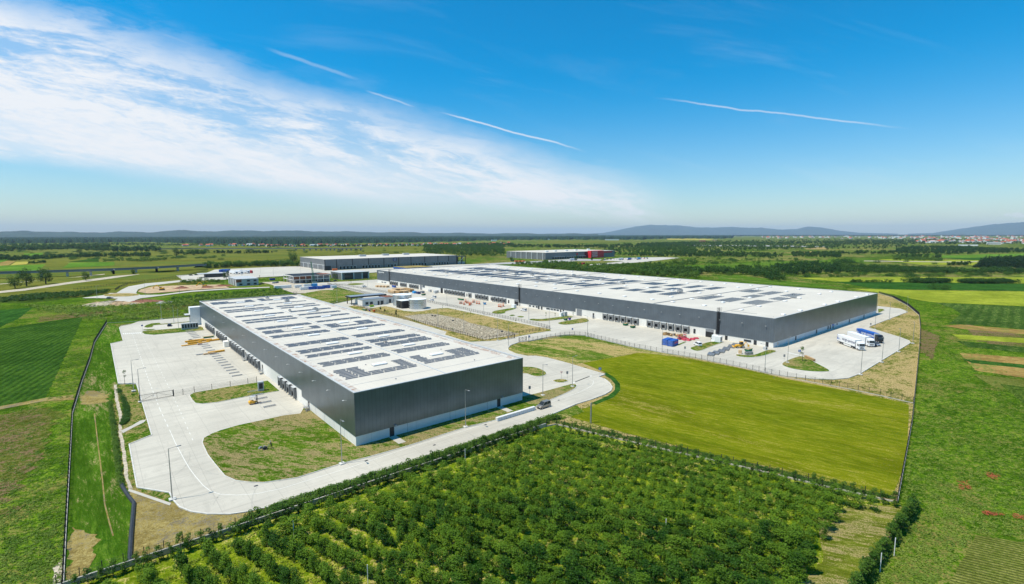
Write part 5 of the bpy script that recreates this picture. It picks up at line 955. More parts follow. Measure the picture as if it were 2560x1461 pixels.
# forklift
gx, gy = G(634, 1010, .2); t = thing('forklift', 'yellow forklift with black mast crossing the left yard', 'forklift', (gx, gy, .2), R_(8))
MB().extr([(-1.25, .35), (-1.3, .9), (-1.1, 1.15), (-.2, 1.1), (.1, .75), (.8, .75), (.85, .35)], .58, -.58).obj('body', M['yellow'], t, bev=.05)
f = MB()
for x, y in ((-.95, .5), (-.95, -.5), (.6, .5), (.6, -.5)): f.tube((x, y, 1.0), (x*.8, y, 2.2), .04, 5)
f.obj('post', M['grey'], t); MB().box(-.85, -.55, 2.2, .6, .55, 2.27).obj('roof', M['lgrey'], t); MB().box(-.55, -.28, 1.0, -.05, .28, 1.2).obj('seat', M['black'], t)
f = MB()
for y in (-.4, .32): f.box(.95, y, .1, 1.07, y+.09, 2.35)
for z in (.4, 1.3, 2.25): f.box(.96, -.4, z, 1.05, .4, z+.08)
f.obj('mast', M['black'], t); f = MB()
for y in (-.33, .2): f.box(1.07, y, .06, 2.2, y+.13, .11)
f.obj('fork', M['brown'], t); wheels(t, (.55,), 1.25, .33, .25); wheels(t, (-.85,), 1.1, .25, .2)
# bodies (one skinned surface)
def person(lab, loc, rz, pose='stand', shirt='dark', sc_=1.0):
    t = thing('person', lab, 'person', loc, rz); J = dict(pel=(0, 0, .92), sp=(.05, 0, 1.15), ch=(.10, 0, 1.36), nk=(.14, 0, 1.50), hd=(.18, 0, 1.62), hd2=(.19, 0, 1.72), shl=(.10, .19, 1.42), shr=(.10, -.19, 1.42), ell=(.20, .25, 1.15), elr=(.20, -.25, 1.15), hal=(.48, .22, 1.02), har=(.48, -.22, 1.02), hil=(0, .1, .88), hir=(0, -.1, .88), knl=(.12, .11, .50), knr=(-.06, -.11, .50), fol=(.10, .12, .07), forr=(-.25, -.12, .09), tol=(.26, .13, .04), tor=(-.10, -.13, .04))
    E_ = [('pel', 'sp', 0), ('sp', 'ch', 0), ('ch', 'nk', 0), ('nk', 'hd', 0), ('hd', 'hd2', 0), ('ch', 'shl', 0), ('ch', 'shr', 0), ('shl', 'ell', 0), ('shr', 'elr', 0), ('ell', 'hal', 0), ('elr', 'har', 0), ('pel', 'hil', 0), ('pel', 'hir', 0), ('hil', 'knl', 0), ('hir', 'knr', 0), ('knl', 'fol', 0), ('knr', 'forr', 0), ('fol', 'tol', 0), ('forr', 'tor', 0)]
    Rr = dict(pel=.15, sp=.14, ch=.16, nk=.06, hd=.10, hd2=.085, shl=.08, shr=.08, ell=.05, elr=.05, hal=.035, har=.035, hil=.10, hir=.10, knl=.065, knr=.065, fol=.05, forr=.05, tol=.035, tor=.035)
    ks = list(J); me = bpy.data.meshes.new('body'); me.from_pydata([J[k] for k in ks], [(ks.index(a_), ks.index(b_)) for a_, b_, _ in E_], []); o = bpy.data.objects.new('body', me); S.collection.objects.link(o); o.parent = t; me.materials.append(M[shirt])
    s = o.modifiers.new('skin', 'SKIN'); o.modifiers.new('sub', 'SUBSURF').render_levels = 1
    for k, v in zip(ks, me.skin_vertices[0].data): v.radius = (Rr[k], Rr[k])
    me.skin_vertices[0].data[0].use_root = True
    MB().cyl(.19, 0, 1.68, 1.80, .115, .09, 10).obj('cap', M['lgrey'], t); MB().cyl(.20, 0, 1.55, 1.665, .088, .098, 10).obj('face', M['skin'], t)
    return t
gx, gy = G(679, 1121, .32); hdm = R_(170); person('person in dark clothes and pale cap pushing the mower on the big lawn', (gx, gy, .32), hdm)
mx_, my_ = gx+math.cos(hdm)*1.35, gy+math.sin(hdm)*1.35; t = thing('lawn_mower', 'black walk-behind mower pushed across the big lawn', 'mower', (mx_, my_, .32), hdm)
MB().extr([(-.45, .2), (-.5, .5), (-.1, .72), (.35, .66), (.55, .35), (.5, .18)], .3, -.3).obj('body', M['dark'], t, bev=.04); MB().box(.0, -.18, .7, .3, .18, .9).obj('engine', M['steel'], t); wheels(t, (-.3, .4), .75, .18, .1); f = MB()
for y in (-.25, .25): f.tube((-.4, y, .5), (-.85, y*.9, .98), .025, 5)
f.tube((-.85, -.23, .98), (-.85, .23, .98), .025, 5); f.obj('handle', M['steel'], t)
gx, gy = G(660, 1115, .32); t = thing('grass_bag', 'pale sack of clippings lying before the mower', 'bag', (gx-1, gy-1.0, .32), .4); MB().frust((-.5, -.35, .5, .35, 0), (-.3, -.2, .35, .2, .45)).obj('sack', M['grey'], t, bev=.12)
gx, gy = G(492.2, 804.5, .2); person('person standing by the entrance at the far left end of the nearest warehouse', (gx, gy, .2), 1.0, 'stand', 'brown')
# backhoe
gx, gy = G(1851, 870, .2); t = thing('backhoe_loader', 'yellow backhoe loader working before the long warehouse corner', 'excavator', (gx, gy, .2), R_(140))
MB().extr([(-1.2, .7), (-1.2, 1.5), (.4, 1.5), (2.2, 1.35), (2.3, .6)], .75, -.75).obj('body', M['yellow'], t, bev=.06); MB().frust((-1.1, -.7, .5, .7, 1.5), (-.9, -.6, .3, .6, 2.75)).obj('cabin', M['glass'], t); MB().box(-1.0, -.68, 2.75, .4, .68, 2.85).obj('roof', M['yellow'], t)
f = MB()
for y in (-.6, .6): f.tube((1.0, y, 1.3), (3.1, y, .6), .1, 5)
f.obj('loader_arm', M['yellow'], t); MB().extr([(3.0, .1), (3.9, .15), (3.6, .35), (3.2, .9), (3.0, .9)], 1.05, -1.05).obj('bucket', M['yellow'], t)
f = MB(); f.tube((-1.3, 0, 1.0), (-2.2, 0, 2.6), .16, 6); f.tube((-2.2, 0, 2.6), (-3.4, 0, 1.4), .13, 6); f.box(-3.8, -.3, .5, -3.2, .3, 1.3); f.obj('boom', M['yellow'], t); wheels(t, (-.7,), 2.1, .65, .4); wheels(t, (1.7,), 1.9, .45, .3)
# containers and site things
def container(lab, loc, rz, mat, L=6.06, txt=None, H_=2.6, W_=2.44, name='shipping_container', cat='container', grp=None):
    t = thing(name, lab, cat, loc, rz, grp); b = MB(); b.box(-L/2, -W_/2, .12, L/2, W_/2, H_); o = b.obj('body', M[mat], t)
    r = MB()
    for x in np.arange(-L/2+.3, L/2-.2, .3): r.box(x, -W_/2-.03, .25, x+.14, -W_/2, H_-.15); r.box(x, W_/2, .25, x+.14, W_/2+.03, H_-.15)
    for x in (-L/2, L/2-.12):
        for y in (-W_/2-.04, W_/2-.08): r.box(x, y, 0, x+.12, y+.12, H_+.03)
    r.obj('frame', M[mat], t)
    d = MB()
    for y in (-.9, -.3, .3, .9): d.box(-L/2-.05, y-.03, .2, -L/2-.01, y+.03, H_-.1)
    d.obj('door_bar', M['lgrey'], t)
    if txt: text(txt, .95, M['red'], 'lettering', t, (-1.1, -W_/2-.035, 1.1), (R_(90), 0, 0), .01, .03)
gx, gy = G(1668, 861, .2); g2 = Vector((gx, gy)); container('blue shipping container, left of the pair beside the cable drums', (gx, gy, .2), R_(9), 'blue'); gx, gy = G(1682, 864, .2); container('blue shipping container with red lettering, right of the pair', (gx, gy, .2), R_(9), 'blue', txt='CRONO')
# concrete block rows
for i in range(9):
    A, B = Vector(G(1241, 1053.5, .2)), Vector(G(1338, 1024, .2)); f = (i+.5)/9 if i < 5 else (i+.75)/9.4; p = A+(B-A)*f
    hl = (B-A).length/9.4/2*.975; b = MB().box(-hl, -.42, 0, hl, .42, 1.0); o = b.obj('concrete_block', M['plinth'], bev=.04); o.location = (p.x, p.y, .2); o.rotation_euler = (0, 0, math.atan2((B-A).y, (B-A).x))
    tag(o, 'grey concrete block in the %s row by the ring road kerb' % ('near' if i < 5 else 'far'), 'block', 'concrete blocks along the ring road')
# yellow rack beams and steel bundles on the left yard
def stack(name, lab, cat, px, py, L, W_, n, mat, rz, zb=.2, th=.16, wn=3):
    gx, gy = G(px, py, zb); t = thing(name, lab, cat, (gx, gy, zb), rz); b = MB(); k = MB()
    for x in (-L*.3, L*.3): k.box(x-.06, -W_/2, 0, x+.06, W_/2, .1)
    for z in range(n):
        for j in range(wn):
            y = -W_/2+(j+.08)*W_/wn; b.box(-L/2+random.uniform(-.15, .15), y, .1+z*th, L/2+random.uniform(-.15, .15), y+W_/wn*.84, .1+z*th+th*.85)
    b.obj('beams', M[mat], t); k.obj('bearer', M['woodp'], t)
Rn = R_(4)
for q in [(478, 855, 3.2, 'low yellow beam bundle at the left end of the upper group'), (487, 858.5, 4, 'stacked yellow beam bundle in the lower left of the upper group'), (474, 863.5, 4.6, 'single layer of yellow beams pointing left below the upper group'), (494, 852.5, 4, 'yellow beam bundle behind the left part of the upper group'), (513, 852.5, 4, 'tall yellow beam bundle in the middle of the upper group'), (510, 857, 3, 'flat yellow beams just in front of the tall bundle'), (534, 852.5, 4.4, 'yellow beam bundle nearest the docks in the upper group'), (541, 881.5, 4.6, 'yellow beam bundle in the lower pair, right one')]:
    stack('beam_bundle', q[3], 'steel beams', q[0], q[1], q[2]+1.5, 1.1, 2 if 'flat' in q[3] or 'single' in q[3] else 4, 'yellow', Rn)
stack('timber_stack', 'pale timber bundle left of the lower yellow beams', 'timber', 524, 885.5, 4.5, 1.0, 3, 'woodp', Rn); stack('timber_stack', 'small brown timber piece stack below the yellow beams', 'timber', 500, 862, 1.6, .9, 2, 'brown', Rn); stack('steel_bundle', 'dark steel scraps with yellow end left of the pale timber', 'steel parts', 500, 887, 3, 1.4, 1, 'grey', Rn); stack('steel_bundle', 'small blue-grey crate of parts behind the yellow beams', 'steel parts', 476, 851.5, 1.4, 1.0, 3, 'grey', Rn)
def skip(lab, px, py, rz, L=3.6, mat='green', hh=1.2):
    gx, gy = G(px, py, .2); t = thing('skip', lab, 'skip', (gx, gy, .2), rz)
    b = MB(); b.frust((-L/2+.6, -.75, L/2-.6, .75, .05), (-L/2, -.95, L/2, .95, hh)); b.obj('body', M[mat], t); MB().box(-L/2+.15, -.8, hh+.005, L/2-.15, .8, hh+.03).obj('load', M['soil'], t)
    k = MB()
    for x in np.arange(-L/2+.7, L/2-.6, .7): k.box(x, -.98, .1, x+.08, -.8, hh)
    k.obj('rib', M[mat], t)
for q in [('dark green skip lying before the second dock group', 521, 844.5, Rn, 4.8, 'green', .7), ('green skip standing before the docks, left of the pair', 1564, 814, R_(5), 3.4), ('green and brown skip beside the other one before the docks', 1582, 820, R_(5), 3.2), ('long green skip at the docks left of the orange lifts', 1152, 750.5, R_(95), 6), ('bright green skip near the blue tarps on the dock yard', 1059, 738.5, R_(30), 4.5), ('green rubbish skip on the island before the long warehouse', 1414, 801.5, 0, 2.2, 'green', 1.4), ('dark green pile container near the yellow excavator', 1871, 878.5, 0, 4.0, 'green', 1.1), ('green bin container by the lower fence of the gate building', 912, 777, R_(90), 4.2), ('lime green bins in front of the gate building', 929, 767.5, 0, 3.2, 'lime', 1.4), ('purple bin right of the green bin container', 923.5, 779, 0, 1.2, 'purple', 1.3), ('orange tank on its pallet beside the kerb of the access lane', 935, 781, 0, 1.6, 'orange', 1.8), ('purple bin beside the green rubbish skip', 1424, 800.5, 0, 1.0, 'purple', 1.4), ('orange skip at the corner of the grey warehouse', 837, 677, 0, 7, 'orange', 3.0), ('blue skip before the unfinished office', 681, 701, 0, 6, 'blue', 2.4), ('blue tarped load before the dock row at the far end', 985, 719, R_(90), 6, 'blue', 2.2), ('light blue crate on the dock yard near the orange lifts', 1211.5, 762, 0, 1.8, 'sky', 1.6)]: skip(*q)
# cable drums
for i, (px, py) in enumerate([(1660, 838.5), (1666, 838), (1672, 839.5), (1678, 841), (1686, 840), (1691, 842), (1697, 843.5), (1703, 842)]):
    gx, gy = G(px, py, .2); t = thing('cable_drum', 'wooden cable drum lined up before the right dock group', 'cable drum', (gx, gy, .2), R_(20+i*23), 'cable drums before the docks'); r = .75; b = MB()
    for x in (-.42, .36): b.tube((x, 0, r), (x+.06, 0, r), r, 18)
    b.obj('flange', M['wood'], t); MB().tube((-.36, 0, r), (.36, 0, r), r*.6, 14).obj('cable', M['woodp'] if i % 2 else M['dark'], t)
# red scissor lifts / booms and orange ones
def lift(lab, px, py, rz, mat, grp):
    gx, gy = G(px, py, .2); t = thing('scissor_lift', lab, 'lift', (gx, gy, .2), rz, grp)
    MB().box(-1.1, -.5, .25, 1.1, .5, .75).obj('base', M[mat], t, bev=.05); wheels(t, (-.8, .8), 1.1, .22, .15); b = MB()
    for z in (.8, 1.15):
        for y in (-.4, .4): b.tube((-1, y, z), (1, y, z+.35), .04, 4); b.tube((1, y, z), (-1, y, z+.35), .04, 4)
    b.obj('scissor', M['grey'], t); b = MB(); b.box(-1.15, -.5, 1.5, 1.15, .5, 1.58)
    for x in (-1.1, 1.08):
        for y in (-.48, .46): b.box(x, y, 1.58, x+.03, y+.03, 2.4)
    for z in (2.0, 2.38): b.box(-1.1, -.5, z, 1.1, -.47, z+.03); b.box(-1.1, .47, z, 1.1, .5, z+.03); b.box(-1.12, -.5, z, -1.09, .5, z+.03); b.box(1.09, -.5, z, 1.12, .5, z+.03)
    b.obj('platform', M[mat], t)
for i, (px, py) in enumerate([(1703, 847), (1710, 851), (1716, 849), (1723, 852), (1731, 849.5), (1740, 847.5)]):
    gx, gy = G(px, py, .2); o = MB().frust((-1.5, -.8, 1.5, .8, 0), (-1.0, -.45, .9, .4, .75)).obj('tarpaulin', M['rose'], bev=.2); o.location = (gx, gy, .2); o.rotation_euler = (0, 0, i*1.1); tag(o, 'low pile under a crimson sheet right of the cable drums', 'covered pile', 'crimson covered piles beside the cable drums')
for px, py in [(1698, 849), (1712, 845)]: lift('red work lift among the crimson piles', px, py, 1.0, 'rose', 'red lifts beside the cable drums')
for px, py in [(1152, 760), (1160, 762), (1168, 759), (1176, 762), (1184, 757), (1192, 760), (1164, 755.5), (1198, 761), (1174, 764)]: lift('orange work lift in the cluster before the far docks', px, py, random.uniform(0, 6), 'orange', 'orange lifts before the far docks')
for px, py in [(1247, 767.5), (1252, 768.5), (1258, 766.5)]: lift('red and yellow lift beside the half open gate', px, py, 1.0, 'orange', 'lifts by the half-open gate')
# site cabins and units
def unit(lab, px, py, rz, dims, mat='white', name='cooling_unit', cat='machine', fans=2, z=.3):
    gx, gy = G(px, py, z); t = thing(name, lab, cat, (gx, gy, z), rz); L, W_, h = dims; MB().box(-L/2, -W_/2, 0, L/2, W_/2, h).obj('casing', M[mat], t, bev=.04)
    for i in range(fans): x = -L/2+(i+.5)*L/fans; MB().box(x-L/fans*.32, -W_/2-.04, h*.25, x+L/fans*.32, -W_/2-.005, h*.85).obj('grille', M['dark'], t)
    MB().box(-L/2-.4, -W_/2-.4, -.1, L/2+.4, W_/2+.4, 0).obj('base', M['kerb'], t)
unit('long cooling unit with six dark louvres beside the lens-shaped island', 475, 822.5, R_(-3), (7.5, 2, 3.2), 'lgrey', fans=6); unit('tall grey cooling cabinet on its slab in the grass by the forklift', 652.5, 976.5, R_(-8), (1.7, 1.5, 3.0), 'lgrey', fans=1)
MB().box(-1, -1, 0, 1, 1, .1)
unit('white transformer cabin beside the tall gate of the long warehouse', 1787, 853, R_(5), (2, 2.6, 2.8)); unit('second white cabin beside the transformer cabin', 1796, 855, R_(5), (2.2, 2.6, 2.7)); unit('white tank skid beneath the low wall by the grey roller door', 1411, 790, R_(90), (3, 2, 2.6), 'lgrey'); unit('cluster of white pumps left of the tank skid', 1403, 791, R_(90), (1.6, 1.8, 2.2), fans=1); unit('white cabinet with ducts at the half open gate', 1285, 770, R_(90), (3, 2, 2.4)); unit('tan machine cabin on the grass by the excavator', 1850, 884, R_(30), (1.5, 1.3, 1.5), 'woodp', fans=1); unit('grey parts crate at the near corner of the long warehouse', 1913, 874, 0, (1.6, 1.2, 1.1), 'lgrey', fans=1)
for px, py, lab in [(1079-62, 737, 'a'), ]: pass
for i, (px, py) in enumerate([(1102-10, 732), (1088, 733.5), (1075, 730)]): unit('pale equipment case in the jumble beyond the green skip, %s' % ('right', 'middle', 'left')[i], px, py, R_(90), (3, 2, 2), 'lgrey', fans=1)
for i, (px, py, mt) in enumerate([(1036, 733.5, 'sky'), (1046, 735, 'dblue'), (1056, 733, 'grey')]): unit('%s covered load behind the left tank' % ('bright blue', 'navy', 'grey')[i], px, py, R_(90), (3.5, 2.4, 1.8), mt, 'tarped_load', 'load', 1)
# galvanised pipe frames on the pavement
gxs = [(1800-22, 887.5), (1790, 884), (1803, 880), (1815, 874), (1828, 868), (1838, 864)]
for i, (px, py) in enumerate(gxs): stack('steel_bundle', 'row of galvanised steel frames %s' % ('nearest the fence', 'second from the fence', 'in the lower middle of the strip', 'in the upper middle of the strip', 'near the warehouse wall', 'against the warehouse wall')[i], 'steel parts', px, py, 5.2, 2.6, 2, 'steel', R_(20), .2, .3, 5)
stack('steel_bundle', 'bundle of grey ducts beside the dark green pile', 'steel parts', 1872, 886, 3.2, 1.6, 3, 'steel', R_(160), .35, .3, 3)
stack('timber_stack', 'stack of timber pallets along the edge of the triangular island', 'timber', 2024, 899, 6.5, 1.0, 4, 'wood', R_(228), .2, .22, 2)
for i, (px, py) in enumerate([(985, 733), (998, 734.5), (1011, 733), (990, 728.5), (1003, 727.5), (1016, 727), (980, 731), (1025, 729.5)]): stack('timber_stack', 'stack of brown wooden crates in the timber yard behind the left tank', 'timber', px, py, 7, 4.5, 6, 'wood' if i % 2 else 'woodp', R_(92), .2, .38, 3)
for i, px in enumerate((944, 952, 960, 968)): stack('timber_stack', 'round bundle of pale timber in the far row by the end docks', 'timber', px, 718+i*.3, 3, 3.5, 4, 'woodp', R_(92), .2, .4, 2)
for o in S.objects:
    if o.get('label') in ('stack of brown wooden crates in the timber yard behind the left tank', 'round bundle of pale timber in the far row by the end docks'): o['group'] = 'timber piles on the far dock yard'
# works-yard cabins
for i, (px, py, mt, L) in enumerate([(707, 721, 'white', 15), (745, 719.5, 'white', 6), (766, 724.5, 'white', 11), (780, 724, 'blue', 6), (794, 723, 'blue', 6), (801, 723, 'blue', 6), (815, 721, 'blue', 6), (825, 720.5, 'blue', 6), (834, 720.5, 'white', 5), (770, 717, 'white', 8), (785, 716, 'sky', 6)]):
    gx, gy = G(px, py, .3); container(('%s site cabin in the gravel works yard, number %d' % (('white', 'blue')[mt != 'white'], i)).replace(', number %d' % i, ', '+['long one at the left end', 'small one second from left', 'long one left of the blue ones', 'first from left', 'second from left', 'third from left', 'fourth from left', 'at the right end', 'smallest at the right end', 'behind the long white one', 'light blue behind the others'][i]), (gx, gy, .3), R_(2), mt, L, name='site_cabin', cat='cabin')
# digger and heaps on the building site
for px, py, lab in [(405, 726, 'orange bulldozer at the left of the dug building site'), (512, 719, 'yellow excavator with raised boom on the dug building site')]:
    gx, gy = G(px, py, .4); t = thing('excavator', lab, 'excavator', (gx, gy, .4), 2.6); MB().box(-2, -1.3, .2, 2, 1.3, 1).obj('track', M['dark'], t, bev=.2); MB().box(-1.6, -1.2, 1.05, 1.2, 1.2, 2.4).obj('body', M['yellow'], t, bev=.1); MB().box(.2, -.2, 1.5, 1.6, .9, 3.1).obj('cabin', M['glass'], t); f = MB(); f.tube((1, 0, 1.8), (4.2, 0, 5), .28, 6); f.tube((4.2, 0, 5), (6.8, 0, 2.6), .22, 6); f.box(6.4, -.5, 1.6, 7.3, .5, 2.7); f.obj('boom', M['yellow'], t)
def heap(lab, px, py, rx, ry, h, mat, seed):
    gx, gy = G(px, py, .2); r = np.random.default_rng(seed); n, k = 28, 8; vs = [(0, 0, h)]; fs = []
    for j in range(1, k+1):
        for i in range(n):
            a_ = 6.2832*i/n; q = j/k; z = h*(1-q)**.8*(r.uniform(.7, 1.15)) if j < k else -.1; w_ = 1+.12*math.sin(3*a_+seed); vs.append((rx*q*w_*math.cos(a_), ry*q*w_*math.sin(a_), z))
    fs = [(0, 1+i, 1+(i+1) % n) for i in range(n)]+[(1+(j-1)*n+i, 1+j*n+i, 1+j*n+(i+1) % n, 1+(j-1)*n+(i+1) % n) for j in range(1, k) for i in range(n)]
    o = MB().add(vs, fs).obj('spoil_heap', M[mat], loc=(gx, gy, .1), smooth=False); tag(o, lab, 'heap')
for q in [('grey rubble heap left of the bare ground near the roundabout', 272, 762, 14, 6, 3, 'rock', 1), ('pale rubble heap in the middle of the bare ground', 295, 761, 12, 5, 2.4, 'soil', 2), ('low pale soil heap at the left of the bare ground', 238, 761, 8, 3, 1.2, 'rock', 3), ('dark red soil heap right of the bare ground', 361, 755, 13, 5, 2, 'brown', 4), ('brown spoil heap on the building site left part', 455, 722, 7, 4, 2.4, 'brown', 5), ('brown spoil heap under the raised boom', 520, 720, 6, 4, 2.2, 'brown', 6), ('brown spoil heap at the right end of the building site', 556, 716, 9, 4, 1.8, 'brown', 7)]: heap(*q)
# guide rails before the bays
def rail(X, y, px=0):
    X, y = m1(X, y)
    b = MB(); b.tube((X-9.5, y, .12), (X-6.2, y, .12), .09, 6); b.tube((X-9.5, y+.9, .12), (X-6.2, y+.9, .12), .09, 6); b.tube((X-9.5, y, .12), (X-9.5, y+.9, .12), .09, 6)
    o = b.obj('wheel_guide', M['steel']); o.location = (0, 0, .2)
    return tag(o, 'steel wheel guide hoop on the slab before the '+('nearest', 'second', 'third', 'fourth', 'farthest')[[y < 180, y < 222, y < 254, y < 287, True].index(True)]+' dock group of the nearest warehouse', 'wheel guide', 'wheel guides before the docks')
for g_ in (DK[:4], DK[4:8], DK[8:14], DK[14:19], DK[19:24]):
    for a_, b_ in zip(g_[:-1], g_[1:]): rail(X0, (a_+b_)/2-.45)
    rail(X0, g_[0]-2.8); rail(X0, g_[-1]+2.0)
# bridges
def bridge(lab, pts, z, w, piers, name='road_bridge', ph_=None):
    P = [Vector(G(x, y, z)) for x, y in pts]; t = thing(name, lab, 'bridge'); b = MB(); r = MB()
    for A, B in zip(P[:-1], P[1:]):
        d = (B-A).normalized(); n = Vector((-d.y, d.x))*w/2
        b.add([(A.x-n.x, A.y-n.y, z-1.4), (B.x-n.x, B.y-n.y, z-1.4), (B.x+n.x, B.y+n.y, z-1.4), (A.x+n.x, A.y+n.y, z-1.4), (A.x-n.x, A.y-n.y, z), (B.x-n.x, B.y-n.y, z), (B.x+n.x, B.y+n.y, z), (A.x+n.x, A.y+n.y, z)], [(0, 3, 2, 1), (4, 5, 6, 7), (0, 1, 5, 4), (2, 3, 7, 6), (1, 2, 6, 5), (3, 0, 4, 7)])
        for s in (-1, 1):
            q = n*s; r.add([(A.x+q.x, A.y+q.y, z), (B.x+q.x, B.y+q.y, z), (B.x+q.x, B.y+q.y, z+1.1), (A.x+q.x, A.y+q.y, z+1.1)], [(0, 1, 2, 3)])
    b.obj('deck', M['grey'], t); r.obj('railing', M['shelt'], t)
    for px in piers:
        for A, B, pa, pb in zip(P[:-1], P[1:], pts[:-1], pts[1:]):
            if pa[0] <= px <= pb[0]: f = (px-pa[0])/(pb[0]-pa[0]); c = A+(B-A)*f; MB().box(c.x-1.1, c.y-w*.35, 0, c.x+1.1, c.y+w*.35, z-1.4).obj('pier', M['conc2'], t)
bridge('long low grey bridge on piers crossing the left meadows', [(-150, 686), (0, 682.2), (100, 679.4), (283, 673.8), (391, 668.8), (511, 661.8)], 7.0, 9, [103, 165, 224, 283, 338, 391, 441])
bridge('distant viaduct with many thin piers left of the grey warehouse', [(400, 622.6), (480, 621.8), (640, 621.6), (733, 621.4), (907, 621.2)], 7.0, 12, [740, 760, 775, 790, 803, 816, 826, 836, 846, 856, 866, 878, 890, 902])
def bank(lab, pts, h, w, mat):
    P = [Vector(G(x, y, 0)) for x, y in pts]; b = MB()
    for A, B in zip(P[:-1], P[1:]):
        d = (B-A).normalized(); n = Vector((-d.y, d.x)); b.add([(*(A-n*w), -.5), (*(B-n*w), -.5), (*(B-n*w*.35), h), (*(A-n*w*.35), h), (*(A+n*w*.35), h), (*(B+n*w*.35), h), (*(B+n*w), -.5), (*(A+n*w), -.5)], [(0, 1, 2, 3), (3, 2, 5, 4), (4, 5, 6, 7)])
    o = b.obj('embankment', M[mat]); o['kind'] = 'structure'
bank('', [(505, 671), (560, 667.5), (640, 660), (760, 648), (900, 637), (1000, 632)], 5.5, 22, 'g_tan'); bank('', [(-150, 745), (0, 716.5), (150, 701), (276, 690.5), (400, 681), (505, 671.5)], 1.6, 12, 'g_tan')
# ---------------------------------------------------------------- vegetation
def leaves(n, lobes, size, k=4, flat=.5, r=None):
    "lobes: (x,y,z,rx,ry,rz); returns (n*k,3)"
    r = r or rng; lo = np.array(lobes); w = lo[:, 3]*lo[:, 4]; idx = r.choice(len(lo), n, p=w/w.sum()); L = lo[idx]
    d = r.normal(size=(n, 3)); d /= np.linalg.norm(d, axis=1)[:, None]; rad = r.uniform(.55, 1.02, (n, 1))**.8; c = L[:, :3]+d*rad*L[:, 3:]
    nr = d*.7+r.normal(size=(n, 3))*.6; nr[:, 2] = np.abs(nr[:, 2])+flat; nr /= np.linalg.norm(nr, axis=1)[:, None]
    t = np.cross(nr, r.normal(size=(n, 3))); t /= np.linalg.norm(t, axis=1)[:, None]; b = np.cross(nr, t); s = size*r.uniform(.6, 1.3, (n, 1))
    if k == 4: co = [(-.5, 0), (0, -.32), (.5, 0), (0, .32)]
    else: co = [(-.5, -.3), (.5, -.3), (0, .6)]
    V = np.stack([c+t*s*u+b*s*v for u, v in co], 1); return V.reshape(-1, 3)
def crown_lobes(h0, h1, rad, n, r):
    out = []
    for _ in range(n):
        z = r.uniform(h0, h1); q = (z-h0)/(h1-h0); rr = rad*math.sqrt(max(.12, 1-(q*1.5-.55)**2)); a_ = r.uniform(0, 6.28); d = rr*r.uniform(.2, .75); s = rad*r.uniform(.28, .5)
        out.append((d*math.cos(a_), d*math.sin(a_), z, s, s, s*.8))
    return out
def trunkmesh(h, r0, limbs, spread, rr):
    b = MB(); b.tube((0, 0, -.1), (rr.uniform(-.1, .1), rr.uniform(-.1, .1), h), r0, 7, r2=r0*.55)
    for _ in range(limbs): a_ = rr.uniform(0, 6.28); z = h*rr.uniform(.6, 1); b.tube((0, 0, z), (spread*math.cos(a_), spread*math.sin(a_), z+spread*rr.uniform(.7, 1.3)), r0*.5, 5, r2=r0*.15)
    return b
def treeproto(name, lab, cat, group, h, rad, nl, size, mat, nlobe=14, trunk=.3, k=4, seed=0, limbs=5):
    r = np.random.default_rng(seed); t = thing(name, lab, cat, (0, 0, 0), 0, group)
    np_mesh('crown', leaves(nl, crown_lobes(h*trunk, h-rad*.35, rad, nlobe, r), size, k, r=r), k, mat, t); trunkmesh(h*max(trunk+.2, .5), max(.05, h*.016), limbs, rad*.5, r).obj('trunk', M['bark'], t); return t
used = set()
def put(proto, x, y, z=.1, s=1.0, rz=None, lab=None, grp=None):
    rz = random.uniform(0, 6.28) if rz is None else rz; s_ = (s*random.uniform(.9, 1.1), s*random.uniform(.9, 1.1), s*random.uniform(.8, 1.25))
    if proto['category'] == 'tree' and proto.name.startswith('fruit'): s_ = (s_[0]*1.15, s_[1]*.68, s_[2]*.92)
    if proto.name not in used: used.add(proto.name); proto.location = (x, y, z); proto.rotation_euler = (0, 0, rz); proto.scale = s_; o = proto
    else: o = dup(proto, (x, y, z), rz, sc=s_)
    if lab: o['label'] = lab
    if grp: o['group'] = grp
    return o
def proj(x, y, z=0.0):
    d = np.array([x, y, z-HC]); q = d@_fw; return (1280+FOC*(d@_r)/q, 730.5-FOC*(d@_u)/q) if q > 1 else (-9999, 9999)
# orchard
GO = 'orchard trees in close rows'; LO = 'dark leafy fruit tree in the dense orchard rows'
OP = [treeproto('fruit_tree', LO, 'tree', GO, 3.3+.2*i, 1.35+.1*(i % 3), 1500, .24, M['leafO'], 18, .12, 4, 100+i) for i in range(6)]
rd = Vector((.276, -.961)).normalized(); rn = Vector((rd.y*-1, rd.x)); rn = Vector((.961, .276)); cand = []
corner = [Vector((88.6, 92.0)), Vector((112.9, 19.8))]; bd = (corner[1]-corner[0]).normalized(); bn = Vector((bd.y, -bd.x))   # bn points to the left of the orchard boundary
rr = random.Random(5); nrow = 0
for kx in range(-30, 34):
    for ky in range(-4, 60):
        c = Vector((20, 90.6))+rn*(kx*3.72+.6)+rd*(ky*1.75+(kx % 2)*.9); x, y = c.x+rr.uniform(-.3, .3), c.y+rr.uniform(-.3, .3)
        if y > 87.2-rr.uniform(0, 1.2): continue
        dB = (Vector((x, y))-corner[0]).dot(Vector((-bd.y, bd.x)))
        dist = abs(dB)
        if dB > -3.6: continue
        px, py = proj(x, y, 1)
        if px < -60 or px > 2640 or py > 1520 or py < 900: continue
        # headland at the lower right is mown and free of trees
        if px > 2000 and py > 1270:
            lim = 2150-(py-1270)*.80
            if px > lim-rr.uniform(0, 40): continue
        if x < -5: continue
        cand.append((math.hypot(x, y), x, y))
cand.sort(); rest = []
HEDGE = []
y_ = 91.6; x_ = -5.0
while x_ < 85.5: HEDGE.append((x_, 90.6+rr.uniform(-.25, .25), 'wall')); x_ += 1.4 if x_ < 22 else 1.25
